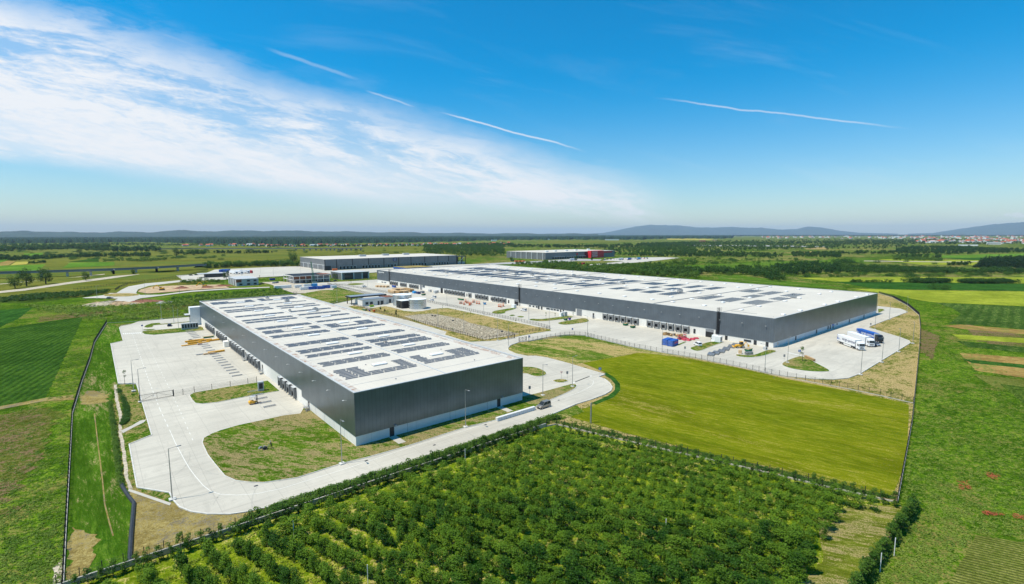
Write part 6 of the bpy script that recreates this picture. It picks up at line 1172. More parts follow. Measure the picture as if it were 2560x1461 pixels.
t_ = 4.0; Lb = (corner[1]-corner[0]).length
while t_ < Lb-3: p = corner[0]+bd*t_-Vector((-bd.y, bd.x))*1.6; HEDGE.append((p.x, p.y, 'side')); t_ += 1.6
P0, P1 = Vector(G(2288, 1274)), Vector(G(2130, 1500)); t_ = 0
while t_ < (P1-P0).length: p = P0+(P1-P0).normalized()*t_; HEDGE.append((p.x, p.y, 'end')); t_ += 1.15
print('orchard', len(cand), 'hedge', len(HEDGE))
for i, (d_, x, y) in enumerate(cand):
    if i < 300: 
        px, py = proj(x, y); zone = 'in the open rows at the lower left' if px < 760 else 'beside the grass lane along the wall' if y > 80.6 else 'along the mown headland at the lower right' if px > 1850 and py > 1250 else 'in the rows nearest the pale kerb' if (corner[1]-corner[0]).normalized().cross(Vector((x, y))-corner[0]) < -9999 or abs((Vector((x, y))-corner[0]).dot(Vector((-bd.y, bd.x)))) < 9 else 'in the dense middle of the orchard'
        put(OP[(i*7+int(x)) % 6], x, y, .08, rr.uniform(.8, 1.08)*(1 if px < 1100 else 1.12), R_(-74)+rr.uniform(-.3, .3)+rr.choice((0, 3.1416)), 'dark leafy fruit tree '+zone)
    else: rest.append((x, y))
def merge(name, lab, cat, pts, gen, mat, k, hfun, variants=5, z=.05, seedb=500, kind='stuff'):
    r = np.random.default_rng(seedb); VS = [gen(np.random.default_rng(seedb+i)) for i in range(variants)]; out = []
    for i, (x, y) in enumerate(pts):
        V = VS[i % variants].copy(); a_ = r.uniform(0, 6.28); s = hfun(r); ca, sa = math.cos(a_), math.sin(a_); X = V[:, 0]*ca-V[:, 1]*sa; Y = V[:, 0]*sa+V[:, 1]*ca
        sx_ = s*r.uniform(.85, 1.25); out.append(np.stack([X*sx_+x, Y*sx_+y, V[:, 2]*s+z], 1))
    o = np_mesh(name, np.concatenate(out), k, mat); return tag(o, lab, cat, kind=kind)
if rest: merge('orchard_mass', 'far rows of the dense orchard below the mown field', 'orchard', rest, lambda r: leaves(900, crown_lobes(.7, 3.1, 1.3, 15, r), .22, 4, r=r), M['leafO'], 4, lambda r: r.uniform(.72, 1.1))
HP = [treeproto('hedge_shrub', 'x', 'shrub', 'x', 2.7+.15*i, .85, 620, .19, M['leafH'], 10, .12, 4, 200+i, 3) for i in range(4)]
HL = {'wall': ('upright shrub in the planted row along the orchard side of the grey wall', 'shrubs in a row along the orchard wall'), 'side': ('upright shrub in the row beside the pale kerb of the mown field', 'shrubs in a row beside the mown field kerb'), 'end': ('upright shrub with pale stem in the row closing off the orchard at the lower right', 'shrubs closing the orchard at the lower right')}
for i, (x, y, kd) in enumerate(HEDGE):
    s = rr.uniform(1.1, 1.35) if (kd == 'end' or (kd == 'wall' and x > 16)) else rr.uniform(.9, 1.2); put(HP[i % 4], x, y, .08, s, None, *HL[kd])
# poles in the orchard
for px, py in [(735, 1345), (920, 1461), (1004, 1080), (1664, 1340), (1163, 1155), (1848, 1280), (2235, 1390), (2200, 1430)]:
    x, y = G(px, py, .1); o = MB().cyl(0, 0, 0, 3.0, .06, n=6).obj('orchard_pole', M['white']); o.location = (x, y, .1); tag(o, 'thin pale pole standing among the orchard trees', 'pole', 'poles in the orchard')
o = MB().cyl(0, 0, 0, 5.5, .22, .2, 10).obj('concrete_post', M['steel']); gx, gy = G(1477, 1058, .1); o.location = (gx, gy, .1); tag(o, 'thick grey green post standing at the left tip of the mown field', 'post')
# weeds and undergrowth as ground cover
def scatter(poly, n, z=0, jit=True):
    P = [G(x, y, z) for x, y in poly]; xs = [p[0] for p in P]; ys = [p[1] for p in P]; out = []; c = 0
    while len(out) < n and c < n*60:
        p = (random.uniform(min(xs), max(xs)), random.uniform(min(ys), max(ys))); c += 1
        if inside(p, P): out.append(p)
    return out
def scat_px(poly, n):
    "even in the picture-plane of the survey: more plants near the viewpoint"
    xs = [p[0] for p in poly]; ys = [p[1] for p in poly]; out = []; c = 0
    while len(out) < n and c < n*60:
        p = (random.uniform(min(xs), max(xs)), random.uniform(min(ys), max(ys))); c += 1
        if inside(p, poly): out.append(G(*p))
    return out
def tuft(r, h=.22, w=.4, n=16): return leaves(n, [(0, 0, h*.4, w, w, h*.5)], .20, 3, .9, r)
merge('weeds', 'rough grass clumps covering the field left of the dark fence', 'weeds', scat_px([(0, 1030), (180, 1005), (176, 1100), (158, 1461), (0, 1461)], 1500)+scat_px([(225, 905), (267, 815), (210, 800), (150, 930), (120, 1000), (185, 995), (204, 955)], 700), tuft, M['leafW'], 3, lambda r: r.uniform(.5, 1.3), 6)
merge('weeds', 'rough grass clumps covering the field right of the dark fence', 'weeds', scat_px([(2300, 800), (2420, 860), (2560, 960), (2560, 1340), (2430, 1340), (2350, 1461), (2180, 1461), (2292, 1275), (2255, 1256), (2285, 1060), (2305, 860)], 3600), tuft, M['leafW'], 3, lambda r: r.uniform(.45, 1.2), 6)
merge('undergrowth', 'yellow-green undergrowth between the orchard rows', 'undergrowth', scat_px([(330, 1461), (640, 1330), (1340, 1080), (1600, 1130), (2030, 1240), (2050, 1290), (1950, 1461)], 2600), lambda r: tuft(r, .5, .45, 14), M['leafY'], 3, lambda r: r.uniform(.6, 1.5), 6)
merge('undergrowth', 'low green plants along the strip between ring road and wall', 'undergrowth', scat_px([(560, 1336), (640, 1306), (912, 1210), (1047, 1170), (1286, 1088), (1366, 1058), (1400, 1046), (1376, 1044), (1250, 1088), (1000, 1172), (700, 1268)], 3600), lambda r: tuft(r, 1.0, .6, 34), M['leafH'], 3, lambda r: r.uniform(.6, 1.6), 6)
merge('undergrowth', 'green weeds along the pale kerb of the mown field', 'undergrowth', scat_px([(1366, 1060), (1391, 1052), (1639, 1106), (1863, 1156), (2089, 1210), (2235, 1244), (2239, 1252), (2089, 1220), (1863, 1167), (1639, 1116), (1391, 1059)], 1500), tuft, M['leafH'], 3, lambda r: r.uniform(.6, 1.2), 6)
merge('undergrowth', 'dark planted strip running above the drain pipe', 'undergrowth', scat_px([(271, 1006), (279, 1006), (288, 1060), (297, 1140), (303, 1200), (308, 1222), (298, 1212), (290, 1150), (281, 1080)], 520), lambda r: tuft(r, .9, .45, 30), M['leafH'], 3, lambda r: r.uniform(.6, 1.2), 6)
merge('undergrowth', 'dark lens-shaped planting beside the stone channel', 'undergrowth', scat_px([(290, 974), (298, 974), (312, 995), (323, 1025), (325, 1045), (318, 1058), (306, 1066), (300, 1062), (310, 1040), (308, 1015), (300, 995)], 420), lambda r: tuft(r, .8, .45, 30), M['leafH'], 3, lambda r: r.uniform(.6, 1.2), 6)
merge('poppies', 'patches of red flowers in the field right of the dark fence', 'flowers', scat_px([(2390, 1205), (2420, 1205), (2425, 1225), (2400, 1228)], 60)+scat_px([(2465, 1180), (2500, 1192), (2498, 1204), (2470, 1196)], 60)+scat_px([(2455, 1280), (2510, 1288), (2505, 1293), (2460, 1290)], 70)+scat_px([(2530, 1285), (2560, 1292), (2560, 1303), (2535, 1298)], 40), lambda r: leaves(7, [(0, 0, .3, .3, .3, .12)], .12, 3, .6, r), M['poppy'], 3, lambda r: r.uniform(.6, 1.2), 4)
merge('boulders', 'pale rubble stones covering the fenced basin', 'stones', scat_px([(1012, 791), (1040, 788), (1075, 785), (1092, 787), (1153, 798.5), (1173, 808), (1251, 826), (1296, 835.5), (1261, 841), (1212, 848), (1133, 829), (1055, 806.5)], 5200), lambda r: leaves(12, [(0, 0, .05, .3, .3, .12)], .24, 4, .5, r), M['rock'], 4, lambda r: r.uniform(.5, 1.25), 6, ZC+.17)
for px, py in [(1081, 790), (1088, 791), (1132.5, 803), (1255, 830)]:
    x, y = G(px, py, .4); o = MB().frust((-.7, -.5, .7, .5, 0), (-.35, -.3, .4, .3, .6)).obj('drain_hatch', M['dark'], bev=.05); o.location = (x, y, .38); tag(o, 'small black drain hatch among the basin stones', 'hatch', 'drain hatches in the stone basin')
# small conifers and saplings on site
def conifer(r, h=1.0):
    L = []
    for i in range(9): q = i/9; L.append((0, 0, h*(.12+.86*q), h*.24*(1-q)+.02, h*.24*(1-q)+.02, h*.06))
    return leaves(260, L, h*.09, 3, .2, r)
cpz = thing('young_conifer', 'small dark conifer on the dry grass by the tanks', 'tree', (0, 0, 0), 0, 'young conifers by the tanks'); np_mesh('crown', conifer(np.random.default_rng(3), 2.6), 3, M['leafC'], cpz); MB().cyl(0, 0, 0, .8, .05, n=6).obj('trunk', M['bark'], cpz)
for px, py in [(951, 774), (962, 778), (990, 787), (990.5, 781)]: x, y = G(px, py, .3); put(cpz, x, y, .3, 1.0)
sp = treeproto('sapling', 'x', 'tree', None, 3.2, .7, 130, .2, M['leafB'], 6, .4, 4, 31, 4)
for px, py, lab, s in [(312, 959, 'slender sapling at the bottom corner of the left side bay', 1.3), (2005.5, 903, 'tallest sapling on the triangular island before the truck park', 2.1), (1365, 799, 'sapling on the long car park island, left one', 1.2), (1388, 796, 'sapling on the long car park island, right one', 1.2), (1433, 793, 'sapling before the closed roller door', 1.1), (1777, 857, 'sapling near the transformer cabin', 1.1), (1140, 782, 'thin sapling on the basin verge', .9), (1176, 791, 'second thin sapling on the basin verge', .9), (1106, 776, 'third thin sapling on the basin verge', .9), (1290, 815, 'thin sapling by the basin fence lower right', .9), (1131, 833, 'sapling between basin fence and access lane', 1.0), (878, 712, 'small tree on the oval island of the far dock yard', 1.0), (837, 698, 'round tree before the glass office', 1.7), (804, 703, 'tree by the orange barriers', 1.5), (747, 704, 'tree before the unfinished office', 1.8), (650, 700, 'small round tree right of the small white office', 1.6)]:
    x, y = G(px, py, .3); put(sp, x, y, .3, s, None, lab)
# mid-distance trees
def far_tree(r, n=170, h=1.0, w=.42, lob=9, size=.16): return leaves(n, [(0, 0, h*.5, w*.7, w*.7, h*.4)]+[(w*.55*math.cos(a_), w*.55*math.sin(a_), h*r.uniform(.3, .85), w*.42, w*.42, h*.2) for a_ in r.uniform(0, 6.28, lob)], size, 3, .4, r)
GB = 'scattered trees and bushes in the meadows'
TP = []
for i in range(3):
    t = thing('broadleaf_tree', 'x', 'tree', (0, 0, 0), 0, GB); np_mesh('crown', far_tree(np.random.default_rng(50+i), 1700, 1, .4, 12, .045), 3, M['leafT'], t); MB().cyl(0, 0, 0, .4, .03, n=6).obj('trunk', M['bark'], t); TP.append(t)
BP = []
for i in range(3):
    t = thing('bush', 'x', 'bush', (0, 0, 0), 0, GB); np_mesh('foliage', leaves(1500, [(0, 0, .22, .5, .45, .26)]+[(.4*math.cos(a_), .4*math.sin(a_), .18, .3, .3, .18) for a_ in np.random.default_rng(70+i).uniform(0, 6.28, 7)], .042, 3, .4, np.random.default_rng(60+i)), 3, M['leafT' if i else 'leafB'], t); TP and BP.append(t)
for i, (px, py, h, lab) in enumerate([(38, 722, 15, 'leftmost of three roadside trees at the left edge'), (67, 717, 17, 'middle of three roadside trees at the left edge'), (115, 711, 18, 'right and darkest of three roadside trees at the left edge'), (215, 702, 10, 'young tree by the gravel road under the bridge'), (282, 685, 7, 'tree by the second bridge pier from the right'), (333, 687, 7, 'bush-like tree beneath the bridge'), (199, 635, 18, 'dark lone tree in the far left fields'), (441, 641, 22, 'tall leaning tree in the far left meadow'), (485, 640, 14, 'tree right of the tall leaning tree'), (733, 662, 19, 'big round dark tree at the left of the grey warehouse'), (566, 700, 9, 'round tree between gatehouse and small office'), (1278, 654, 9, 'tree at the left corner of the red and grey warehouse yard'), (1440, 653, 9, 'tree before the red office block, left one'), (1480, 653, 9, 'tree before the red office block, right one'), (908, 636, 9, 'tree at the right end of the distant viaduct')]):
    x, y = G(px, py); put(TP[i % 3], x, y, 0, h, None, lab, 'single trees around the site')
for i, (px, py, w, lab) in enumerate([(2346, 723, 15, 'single dark bush standing in the dark crop strip on the right'), (2275, 697, 15, 'round dark bush left of the long mounds on the right'), (2104, 659, 20, 'lone round bush, left of a pair in the right meadow'), (2118, 659, 20, 'lone round bush, right of a pair in the right meadow'), (2139, 659, 8, 'tiny bush right of the bush pair'), (2480, 624, 24, 'dark bush in the fields below the town'), (1681, 677, 14, 'flat bush behind the far roof edge of the long warehouse'), (1712, 681, 13, 'second flat bush behind the far roof edge of the long warehouse')]):
    x, y = G(px, py); put(BP[i % 3], x, y, 0, w, None, lab, 'single bushes in the right-hand fields')
for i in range(64):
    px, py = random.choice([(random.uniform(1690, 2540), random.uniform(683, 691)), (random.uniform(1960, 2560), random.uniform(688, 693)), (random.uniform(1700, 2100), random.uniform(645, 665)), (random.uniform(2060, 2440), random.uniform(652, 664))])
    x, y = G(px, py); put(BP[i % 3], x, y, 0, random.uniform(4, 10), None, 'small green bush dotted over the meadow beyond the long warehouse', 'small bushes dotted over the right meadows')
for i in range(120):
    px, py = random.choice([(random.uniform(0, 560), random.uniform(624, 648)), (random.uniform(90, 560), random.uniform(632, 650)), (random.uniform(560, 1100), random.uniform(622, 634))]); x, y = G(px, py); put(BP[i % 3], x, y, 0, random.uniform(7, 14), None, 'small dark bush dotted over the far left meadows', 'small bushes dotted over the left meadows')
def wood(lab, poly, n, h, mat='leafT', nt_=140, w=.42, size=.17, z0=0, cat='woodland', name='woodland', gen=None):
    pts = scatter(poly, n); merge(name, lab, cat, pts, gen or (lambda r: far_tree(r, nt_, 1, w, 7, size)), M[mat], 3, lambda r: h*r.uniform(.4, 1.25), 6, z0, 700+n)
def C(x0, y0, s, pts): return [(x0+x*s, y0+y*s) for x, y in pts]
c1_ = lambda p: C(0, 560, .2508, p); c4 = lambda p: C(1100, 560, .2508, p); c5 = lambda p: C(1600, 560, .1959, p); c6 = lambda p: C(2060, 560, .1959, p); c2 = lambda p: C(400, 600, .1959, p)
wood('dark wood filling the gap between the grey and the red warehouse', c4([(-160, 225), (0, 225), (200, 230), (420, 225), (640, 235), (640, 330), (420, 330), (200, 330), (-160, 300)]), 900, 11, size=.12)
wood('loose tree belt behind the red and grey warehouse', c4([(230, 208), (600, 200), (1000, 225), (1500, 222), (2552, 195), (2552, 235), (1600, 250), (640, 238), (240, 240)]), 1100, 10, size=.16)
wood('green thicket right of the red and grey warehouse', c4([(1610, 262), (1800, 240), (2552, 240), (2552, 325), (2380, 330), (1900, 325), (1620, 295)]), 520, 8, 'leafB')
wood('scrub between the car lot and the long warehouse roof', c4([(680, 412), (1000, 385), (1300, 390), (1440, 425), (1900, 412), (2250, 395), (2552, 365), (2552, 410), (2100, 450), (1700, 452), (1100, 432)]), 420, 5, 'leafB', w=.6)
wood('bright scrub along the back of the long warehouse', c4([(900, 420), (1400, 445), (1900, 452), (2552, 470), (2552, 550), (1900, 525), (1300, 475), (1000, 445)]), 420, 6.5, 'leafB', w=.6)
wood('broad dark tree belt across the middle of the right-hand plain', c5([(0, 250), (500, 245), (900, 240), (1400, 240), (1900, 262), (2450, 282), (2552, 250), (2552, 305), (2000, 330), (1400, 350), (1150, 365), (700, 360), (300, 355), (0, 330)]), 1500, 9.5, size=.15)
wood('second dark hedge-like belt before the broad one', c5([(0, 385), (380, 380), (500, 365), (900, 365), (1500, 385), (1820, 405), (1820, 440), (1400, 432), (1100, 430), (500, 425), (0, 420)]), 520, 7.5)
wood('dark belt at the left of the right-hand fields', c5([(1930, 378), (2552, 380), (2552, 440), (1950, 425)]), 260, 7)
wood('tall dark thicket directly behind the long warehouse roof', c5([(0, 600), (300, 590), (700, 605), (1000, 610), (1250, 590), (1500, 580), (1720, 620), (1850, 715), (1850, 745), (1700, 735), (1560, 700), (1300, 655), (950, 640), (600, 655), (0, 655)]), 420, 8, size=.13)
wood('tall dark thicket right of the grass mound', c5([(1650, 575), (1900, 545), (2200, 525), (2552, 560), (2552, 640), (2200, 648), (1900, 655), (1700, 610)]), 360, 7.5, size=.13)
wood('sparse shrubs over the bright meadow', c5([(400, 450), (1100, 455), (1900, 460), (2552, 480), (2552, 520), (1800, 540), (900, 520), (400, 500)]), 120, 4.5, 'leafB', w=.8)
wood('long dark tree line under the town', c6([(0, 385), (300, 372), (850, 372), (1000, 305), (1400, 300), (1850, 300), (2100, 330), (2552, 335), (2552, 372), (2000, 385), (1700, 400), (850, 395), (300, 395), (0, 402)]), 900, 8.5, size=.15)
wood('broken tree line left of the town', c6([(0, 230), (500, 215), (1000, 215), (1060, 280), (860, 330), (600, 335), (250, 335), (0, 335)]), 560, 9, size=.15)
wood('dense scrub belt across the right-hand fields', c6([(0, 590), (200, 545), (500, 555), (900, 560), (1500, 590), (1900, 610), (2300, 585), (2552, 605), (2552, 640), (1800, 640), (900, 635), (300, 630), (0, 625)]), 900, 5.5, size=.13, w=.55)
wood('scrub clump before the bright field on the right', c6([(880, 430), (1200, 440), (1500, 455), (1500, 480), (1200, 475), (880, 470)]), 150, 5.5, 'leafB', w=.6); wood('dark hedge mounds at the left of the bright field', c6([(920, 428), (1190, 425), (1480, 430), (1480, 440), (920, 438)]), 60, 8)
wood('long dark bush mounds on the edge of the crop strip', c6([(1010, 752), (1200, 735), (1400, 725), (1640, 752), (1400, 762)]), 170, 4.2, w=1.0); wood('two dark bush mounds at the right end of the crop strip', c6([(1690, 752), (1880, 735), (2050, 750), (2250, 735), (2480, 758), (2200, 765), (1800, 762)]), 190, 4.0, w=1.0)
wood('row of low green bushes at the upper edge of the crop strip', c6([(330, 745), (860, 745), (860, 752), (330, 750)]), 40, 3.2, 'leafB', w=.7)
wood('block of dark spruces in the fields at the right edge', c6([(1900, 560), (2000, 545), (2100, 500), (2300, 490), (2700, 490), (2700, 575), (2200, 570)]), 620, 13, 'leafC', gen=lambda r: conifer(r, 1.0)); wood('low dark hedge left of the spruce block', c6([(1570, 525), (1850, 520), (1850, 530), (1580, 533)]), 40, 6)
wood('long dark hedgerow across the left fields', c1_([(-200, 330), (0, 335), (150, 340), (250, 345), (480, 335), (700, 325), (1000, 318), (1500, 312), (1500, 330), (1000, 335), (600, 345), (350, 362), (150, 372), (-200, 355)]), 420, 8); wood('dark trees in the upper left meadow', c1_([(1110, 268), (1330, 262), (1600, 262), (1600, 278), (1350, 284), (1120, 286)]), 80, 15)
wood('green thicket in the middle of the left meadows', c1_([(1800, 300), (2050, 292), (2060, 305), (1820, 310)]), 50, 11, 'leafB'); wood('thin tree line over the upper left meadows', c1_([(-100, 205), (500, 208), (1100, 200), (1700, 208), (2300, 212), (2300, 222), (1700, 222), (1100, 214), (500, 222), (-100, 222)]), 520, 10, size=.2, nt_=60); wood('short dark hedges among the left crop strips', c1_([(280, 395), (460, 385), (460, 393), (300, 402)])+[], 24, 5); wood('hedge line below the upper left meadows', c1_([(480, 246), (1100, 240), (1500, 250), (1500, 256), (1100, 250), (480, 256)]), 160, 8, size=.2, nt_=60); wood('scrub along the foot of the left embankment', c1_([(1000, 375), (1180, 360), (1480, 365), (1850, 338), (1850, 345), (1500, 378), (1200, 380), (1000, 385)]), 90, 5, 'leafB', w=.7)
wood('scattered hedge in the upper left', c1_([(860, 262), (1100, 262), (1100, 272), (860, 272)]), 60, 9); wood('long low hedge far behind the truck yard', c2([(670, 165), (820, 165), (1080, 175), (1430, 160), (1430, 170), (1080, 180), (670, 172)]), 80, 8)
wood('dense green hedge behind the truck yard', c2([(565, 362), (640, 335), (850, 335), (1300, 325), (1650, 322), (1780, 330), (1750, 345), (1250, 345), (900, 355), (600, 372)]), 260, 8.5, 'leafB', size=.12)
wood('narrow weed thicket along the left meadow edge', [(0, 748), (90, 738), (200, 732), (270, 728), (272, 733), (210, 742), (60, 754), (0, 757)], 520, 2.4, 'leafT', 40, .9, .3); wood('scrubby bushes by the small white office', [(450, 706), (485, 702), (560, 704), (562, 709), (500, 709), (455, 710)], 40, 3.5, 'leafB', w=.8)
wood('low weeds over the rough meadow behind the nearest warehouse', [(60, 765), (250, 766), (400, 758), (500, 745), (690, 728), (720, 735), (490, 782), (350, 800), (225, 802), (90, 775)], 1500, 1.5, 'leafW', 26, .9, .35); wood('dark weeds over the rough meadow behind the nearest warehouse', [(430, 745), (700, 722), (720, 735), (520, 765), (400, 775)], 500, 1.6, 'leafB', 26, .9, .35)
wood('tree belt before the far village', [(560, 617), (740, 619), (950, 618), (1250, 617), (1250, 612), (1100, 614), (740, 616), (600, 615)], 420, 9, size=.2)
wood('tree clumps among the far left fields', [(0, 632), (60, 628), (200, 625), (275, 622), (275, 616), (100, 618), (0, 622)], 420, 12, size=.2); wood('trees below the left end of the forest', [(-100, 628), (20, 625), (22, 630), (-100, 632)], 60, 16)
wood('thickets between the forest and the right-hand plain', [(1640, 612), (1700, 606), (1900, 606), (2300, 603), (2560, 606), (2560, 612), (2200, 612), (1900, 612)], 1300, 9, size=.25, nt_=70)
wood('tree belt along the far road on the right', [(1780, 603), (2060, 600), (2300, 598), (2560, 600), (2560, 603), (2200, 604), (1780, 606)], 700, 9, size=.3, nt_=50)
# forest canopy and hills as relief of the land
def az(px): d = _fw*1+_r*(px-1280)/FOC+_u*(730.5-585.5)/FOC; return math.atan2(d[1], d[0])
def relief(name, mat, pxs, rfun0, rfun1, hfun, nr, lab=None, kind='structure', seed=1, edge=True):
    r = np.random.default_rng(seed); V = []; na = len(pxs)
    A_ = [az(p) for p in pxs]; R0 = [rfun0(p) for p in pxs]; R1 = [rfun1(p) for p in pxs]
    for j in range(nr):
        for i in range(na):
            q = j/(nr-1); rad_ = R0[i]*(R1[i]/R0[i])**q; z = -1 if j == 0 else hfun(pxs[i], q, r, i, j); V.append((rad_*math.cos(A_[i]), rad_*math.sin(A_[i]), z))
    F = [(j*na+i, j*na+i+1, (j+1)*na+i+1, (j+1)*na+i) for j in range(nr-1) for i in range(na-1)]
    o = MB().add(V, F).obj(name, mat); o['kind'] = kind
    if lab: o['label'] = lab; o['category'] = 'forest'
    return o
def yr(px, y): gx, gy = G(px, y); return math.hypot(gx, gy)
FE = [(-200, 609), (100, 609), (350, 606), (560, 611), (700, 613), (900, 609), (1100, 605.5), (1250, 601), (1420, 600), (1600, 600), (1660, 597.5), (1830, 597), (1835, 591), (2100, 590.5), (2700, 590)]
def ip(tab, x): return float(np.interp(x, [t[0] for t in tab], [t[1] for t in tab]))
px_ = list(np.arange(-200, 2700, 2.2))
relief('forest', M['forest'], px_, lambda p: yr(p, ip(FE, p)-.4+.5*math.sin(p*.13)+.4*math.sin(p*.31)), lambda p: 16000, lambda p, q, r, i, j: (17 if j > 1 else 13)*r.uniform(.6, 1.25), 46, 'dark forest band stretching along the horizon', 'stuff', 5)
HL_ = [(-400, 4), (0, 4.5), (70, 6.5), (170, 4.2), (200, 4), (300, 5), (370, 4.5), (440, 8), (520, 7), (640, 8), (760, 7.5), (850, 6), (960, 5), (1060, 3.5), (1200, 2), (1500, .5), (2700, .3)]
def hh_(r0, tab): return lambda p, q, r, i, j: (max(0, ip(tab, p)+.7*math.sin(p*.045)+.35*math.sin(p*.11+1))*(math.sin(min(1, q*1.25)*1.5708)*r0/FOC)+50*min(1, q*2))*(1+.05*r.uniform(-1, 1))
relief('hills', M['hill'], list(np.arange(-300, 1500, 5)), lambda p: 9500, lambda p: 14500, hh_(13500, HL_), 12, seed=8)
MT = [(1380, 0), (1470, 1), (1510, 3), (1560, 12), (1590, 18), (1620, 21), (1700, 19.5), (1740, 15), (1780, 14), (1830, 15.5), (1870, 13), (1900, 13.5), (1950, 9), (1990, 10), (2020, 15.5), (2060, 12), (2100, 6), (2150, 2), (2250, 0)]
def mt_(tab, R): return lambda p, q, r, i, j: (ip(tab, p)*R/FOC+50)*math.sin(min(1, q*1.2)*1.5708)*(1+.06*math.sin(i*.9+j*1.7)*(1-q)+.03*r.uniform(-1, 1)*(1 if q < .8 else .3))
relief('mountains', M['hill'], list(np.arange(1380, 2250, 5)), lambda p: 25000, lambda p: 31000, mt_(MT, 30200), 12, seed=9)
MT2 = [(2270, 0), (2330, 1), (2380, 7), (2430, 12), (2480, 17), (2530, 19), (2600, 22), (2800, 25)]
relief('mountains', M['hill'], list(np.arange(2270, 2900, 6)), lambda p: 26000, lambda p: 31000, mt_(MT2, 29500), 12, seed=10)
# ---------------------------------------------------------------- villages
def houseproto(w, l, h, rh, mw, mr):
    b = MB(); b.box(-l/2, -w/2, 0, l/2, w/2, h, 0); e_ = .5
    b.add([(-l/2-e_, -w/2-e_, h-.1), (l/2+e_, -w/2-e_, h-.1), (l/2+e_, 0, h+rh), (-l/2-e_, 0, h+rh), (-l/2-e_, w/2+e_, h-.1), (l/2+e_, w/2+e_, h-.1)], [(0, 1, 2, 3), (3, 2, 5, 4)], 1); b.add([(-l/2, -w/2, h), (-l/2, w/2, h), (-l/2, 0, h+rh-.1), (l/2, -w/2, h), (l/2, w/2, h), (l/2, 0, h+rh-.1)], [(0, 2, 1), (3, 4, 5)], 0)
    for x in (-l*.3, 0, l*.3): b.box(x-.5, -w/2-.03, h*.4, x+.5, -w/2-.001, h*.75, 2)
    return b.obj('house', [M[mw], M[mr], M['glass']])
HPr = [houseproto(9, 12, 5, 3.5, 'white', 'roofr'), houseproto(10, 16, 6, 4, 'wallw', 'roofr'), houseproto(8, 11, 4, 3.5, 'lgrey', 'roofr'), houseproto(12, 20, 5, 3, 'white', 'lgrey')]
first = [True]*4
def house(px, py, lab, grp, s=1.0, k=None):
    k = random.choices(range(4), (5, 4, 3, 1))[0] if k is None else k
    o = HPr[k] if first[k] else HPr[k].copy()
    if first[k]: first[k] = False
    else: S.collection.objects.link(o)
    x, y = G(px, py); o.location = (x, y, 0); o.rotation_euler = (0, 0, random.uniform(-.9, 1.4)); o.scale = (s,)*3; tag(o, lab, 'house', grp)
for i in range(70):
    px = 640+((i*37) % 70)/70*640+random.uniform(-4, 4); house(px, random.uniform(613.5, 617.5)-max(0, px-900)*.012, 'small red-roofed house of the village at the forest edge', 'village houses before the forest', random.uniform(.8, 1.1))
for px, py in [(460, 616), (468, 615.5), (502, 615), (520, 616), (528, 615), (575, 615), (587, 615.5), (608, 615.5), (625, 615), (632, 614.5)]: house(px, py, 'red-roofed house left of the village before the forest', 'scattered houses left of the village', 1.2)
for i in range(100):
    house(random.uniform(2060, 2560), random.uniform(591.5, 598.5), 'tiny red-roofed house in the distant town', 'houses of the distant town', random.uniform(1.5, 2.4))
for i in range(80):
    px = random.uniform(2280, 2570); house(px, random.uniform(600, 611)-(2570-px)*.012, 'red-roofed house at the near edge of the town', 'houses at the near edge of the town', random.uniform(1.1, 1.7))
for i in range(30): house(random.uniform(1905, 2090), random.uniform(592.5, 597), 'faint house left of the distant town', 'houses left of the distant town', 1.9)
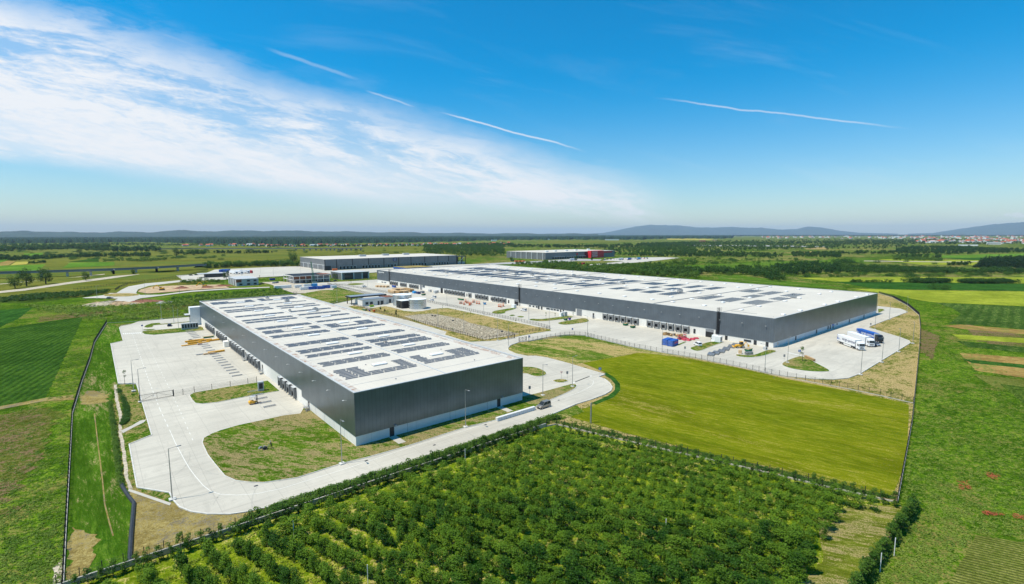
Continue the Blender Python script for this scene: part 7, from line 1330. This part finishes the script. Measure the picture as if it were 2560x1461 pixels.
for px, py, l, w_, h, mt, lab in [(2484, 612, 46, 18, 12, 'white', 'long white four-storey block at the edge of the town'), (2452, 602, 40, 18, 12, 'woodp', 'ochre apartment block in the town'), (2474, 602, 30, 18, 12, 'woodp', 'second ochre apartment block in the town'), (2365, 603, 50, 24, 9, 'lgrey', 'pale hall among the red roofs'), (2420, 615, 60, 14, 5, 'white', 'low white shed row below the town'), (2530, 600, 90, 30, 9, 'white', 'large white hall behind the town'), (2455, 585.8+6, 120, 60, 16, 'white', 'far pale factory behind the town'), (1370, 600, 30, 12, 8, 'white', 'white building before the middle of the forest'), (1530, 601, 110, 20, 8, 'white', 'long white hall before the middle of the forest'), (1235, 603, 40, 14, 9, 'white', 'white building with spire left of the middle'), (1813, 594, 30, 16, 8, 'roofr', 'red-roofed farm at the end of the forest'), (1786, 603, 26, 14, 8, 'woodp', 'ochre house on the far road'), (1756, 604, 40, 16, 7, 'roofr', 'row house on the far road'), (2353, 594, 14, 14, 28, 'white', 'white water tower in the town')]:
    x, y = G(px, py); t = thing('far_building', lab, 'building', (x, y, 0), az(px)-1.5708+.15); MB().box(-l/2, -w_/2, 0, l/2, w_/2, h).obj('wall', M[mt], t); MB().box(-l/2-.5, -w_/2-.5, h, l/2+.5, w_/2+.5, h+.6).obj('roof', M['lgrey'], t)
    if h > 10 and l > 20:
        for z in np.arange(1.5, h-2, 3): MB().box(-l/2+1, -w_/2-.1, z, l/2-1, -w_/2-.01, z+1.4).obj('window_band', M['glass'], t)
for px, py in [(1388, 664), (1450, 662), (1458, 661)]:
    x, y = G(px, py); container('red and white cabin beyond the long warehouse roof at the mid meadow', (x, y, 0), .2, 'red', 8, name='site_cabin', cat='cabin', grp='cabins beyond the long roof')
for i in range(3):
    x, y = G(1290+i*9, 655.2); container('orange stacked crate before the red and grey warehouse', (x, y, 0), .2, 'orange', 7, name='stacked_crate', cat='crate', grp='orange crates before the red warehouse')
x, y = G(1293, 653); container('dark green container left of the orange crates', (x-3, y+10, 0), .2, 'green', 9)
# ---------------------------------------------------------------- air
hz = MB().box(-43500, -43500, -2, 43500, 43500, 760).obj('haze', None) if False else None
m = bpy.data.materials.new('haze_air'); m.use_nodes = True; t_ = m.node_tree; t_.nodes.clear(); pv = t_.nodes.new('ShaderNodeVolumePrincipled'); pv.inputs['Color'].default_value = (.62, .80, 1.0, 1); pv.inputs['Density'].default_value = 3.1e-5; pv.inputs['Anisotropy'].default_value = .0
mo = t_.nodes.new('ShaderNodeOutputMaterial'); t_.links.new(pv.outputs[0], mo.inputs['Volume'])
o = MB().box(-43500, -43500, -2, 43500, 43500, 620).obj('haze', m); o['kind'] = 'stuff'
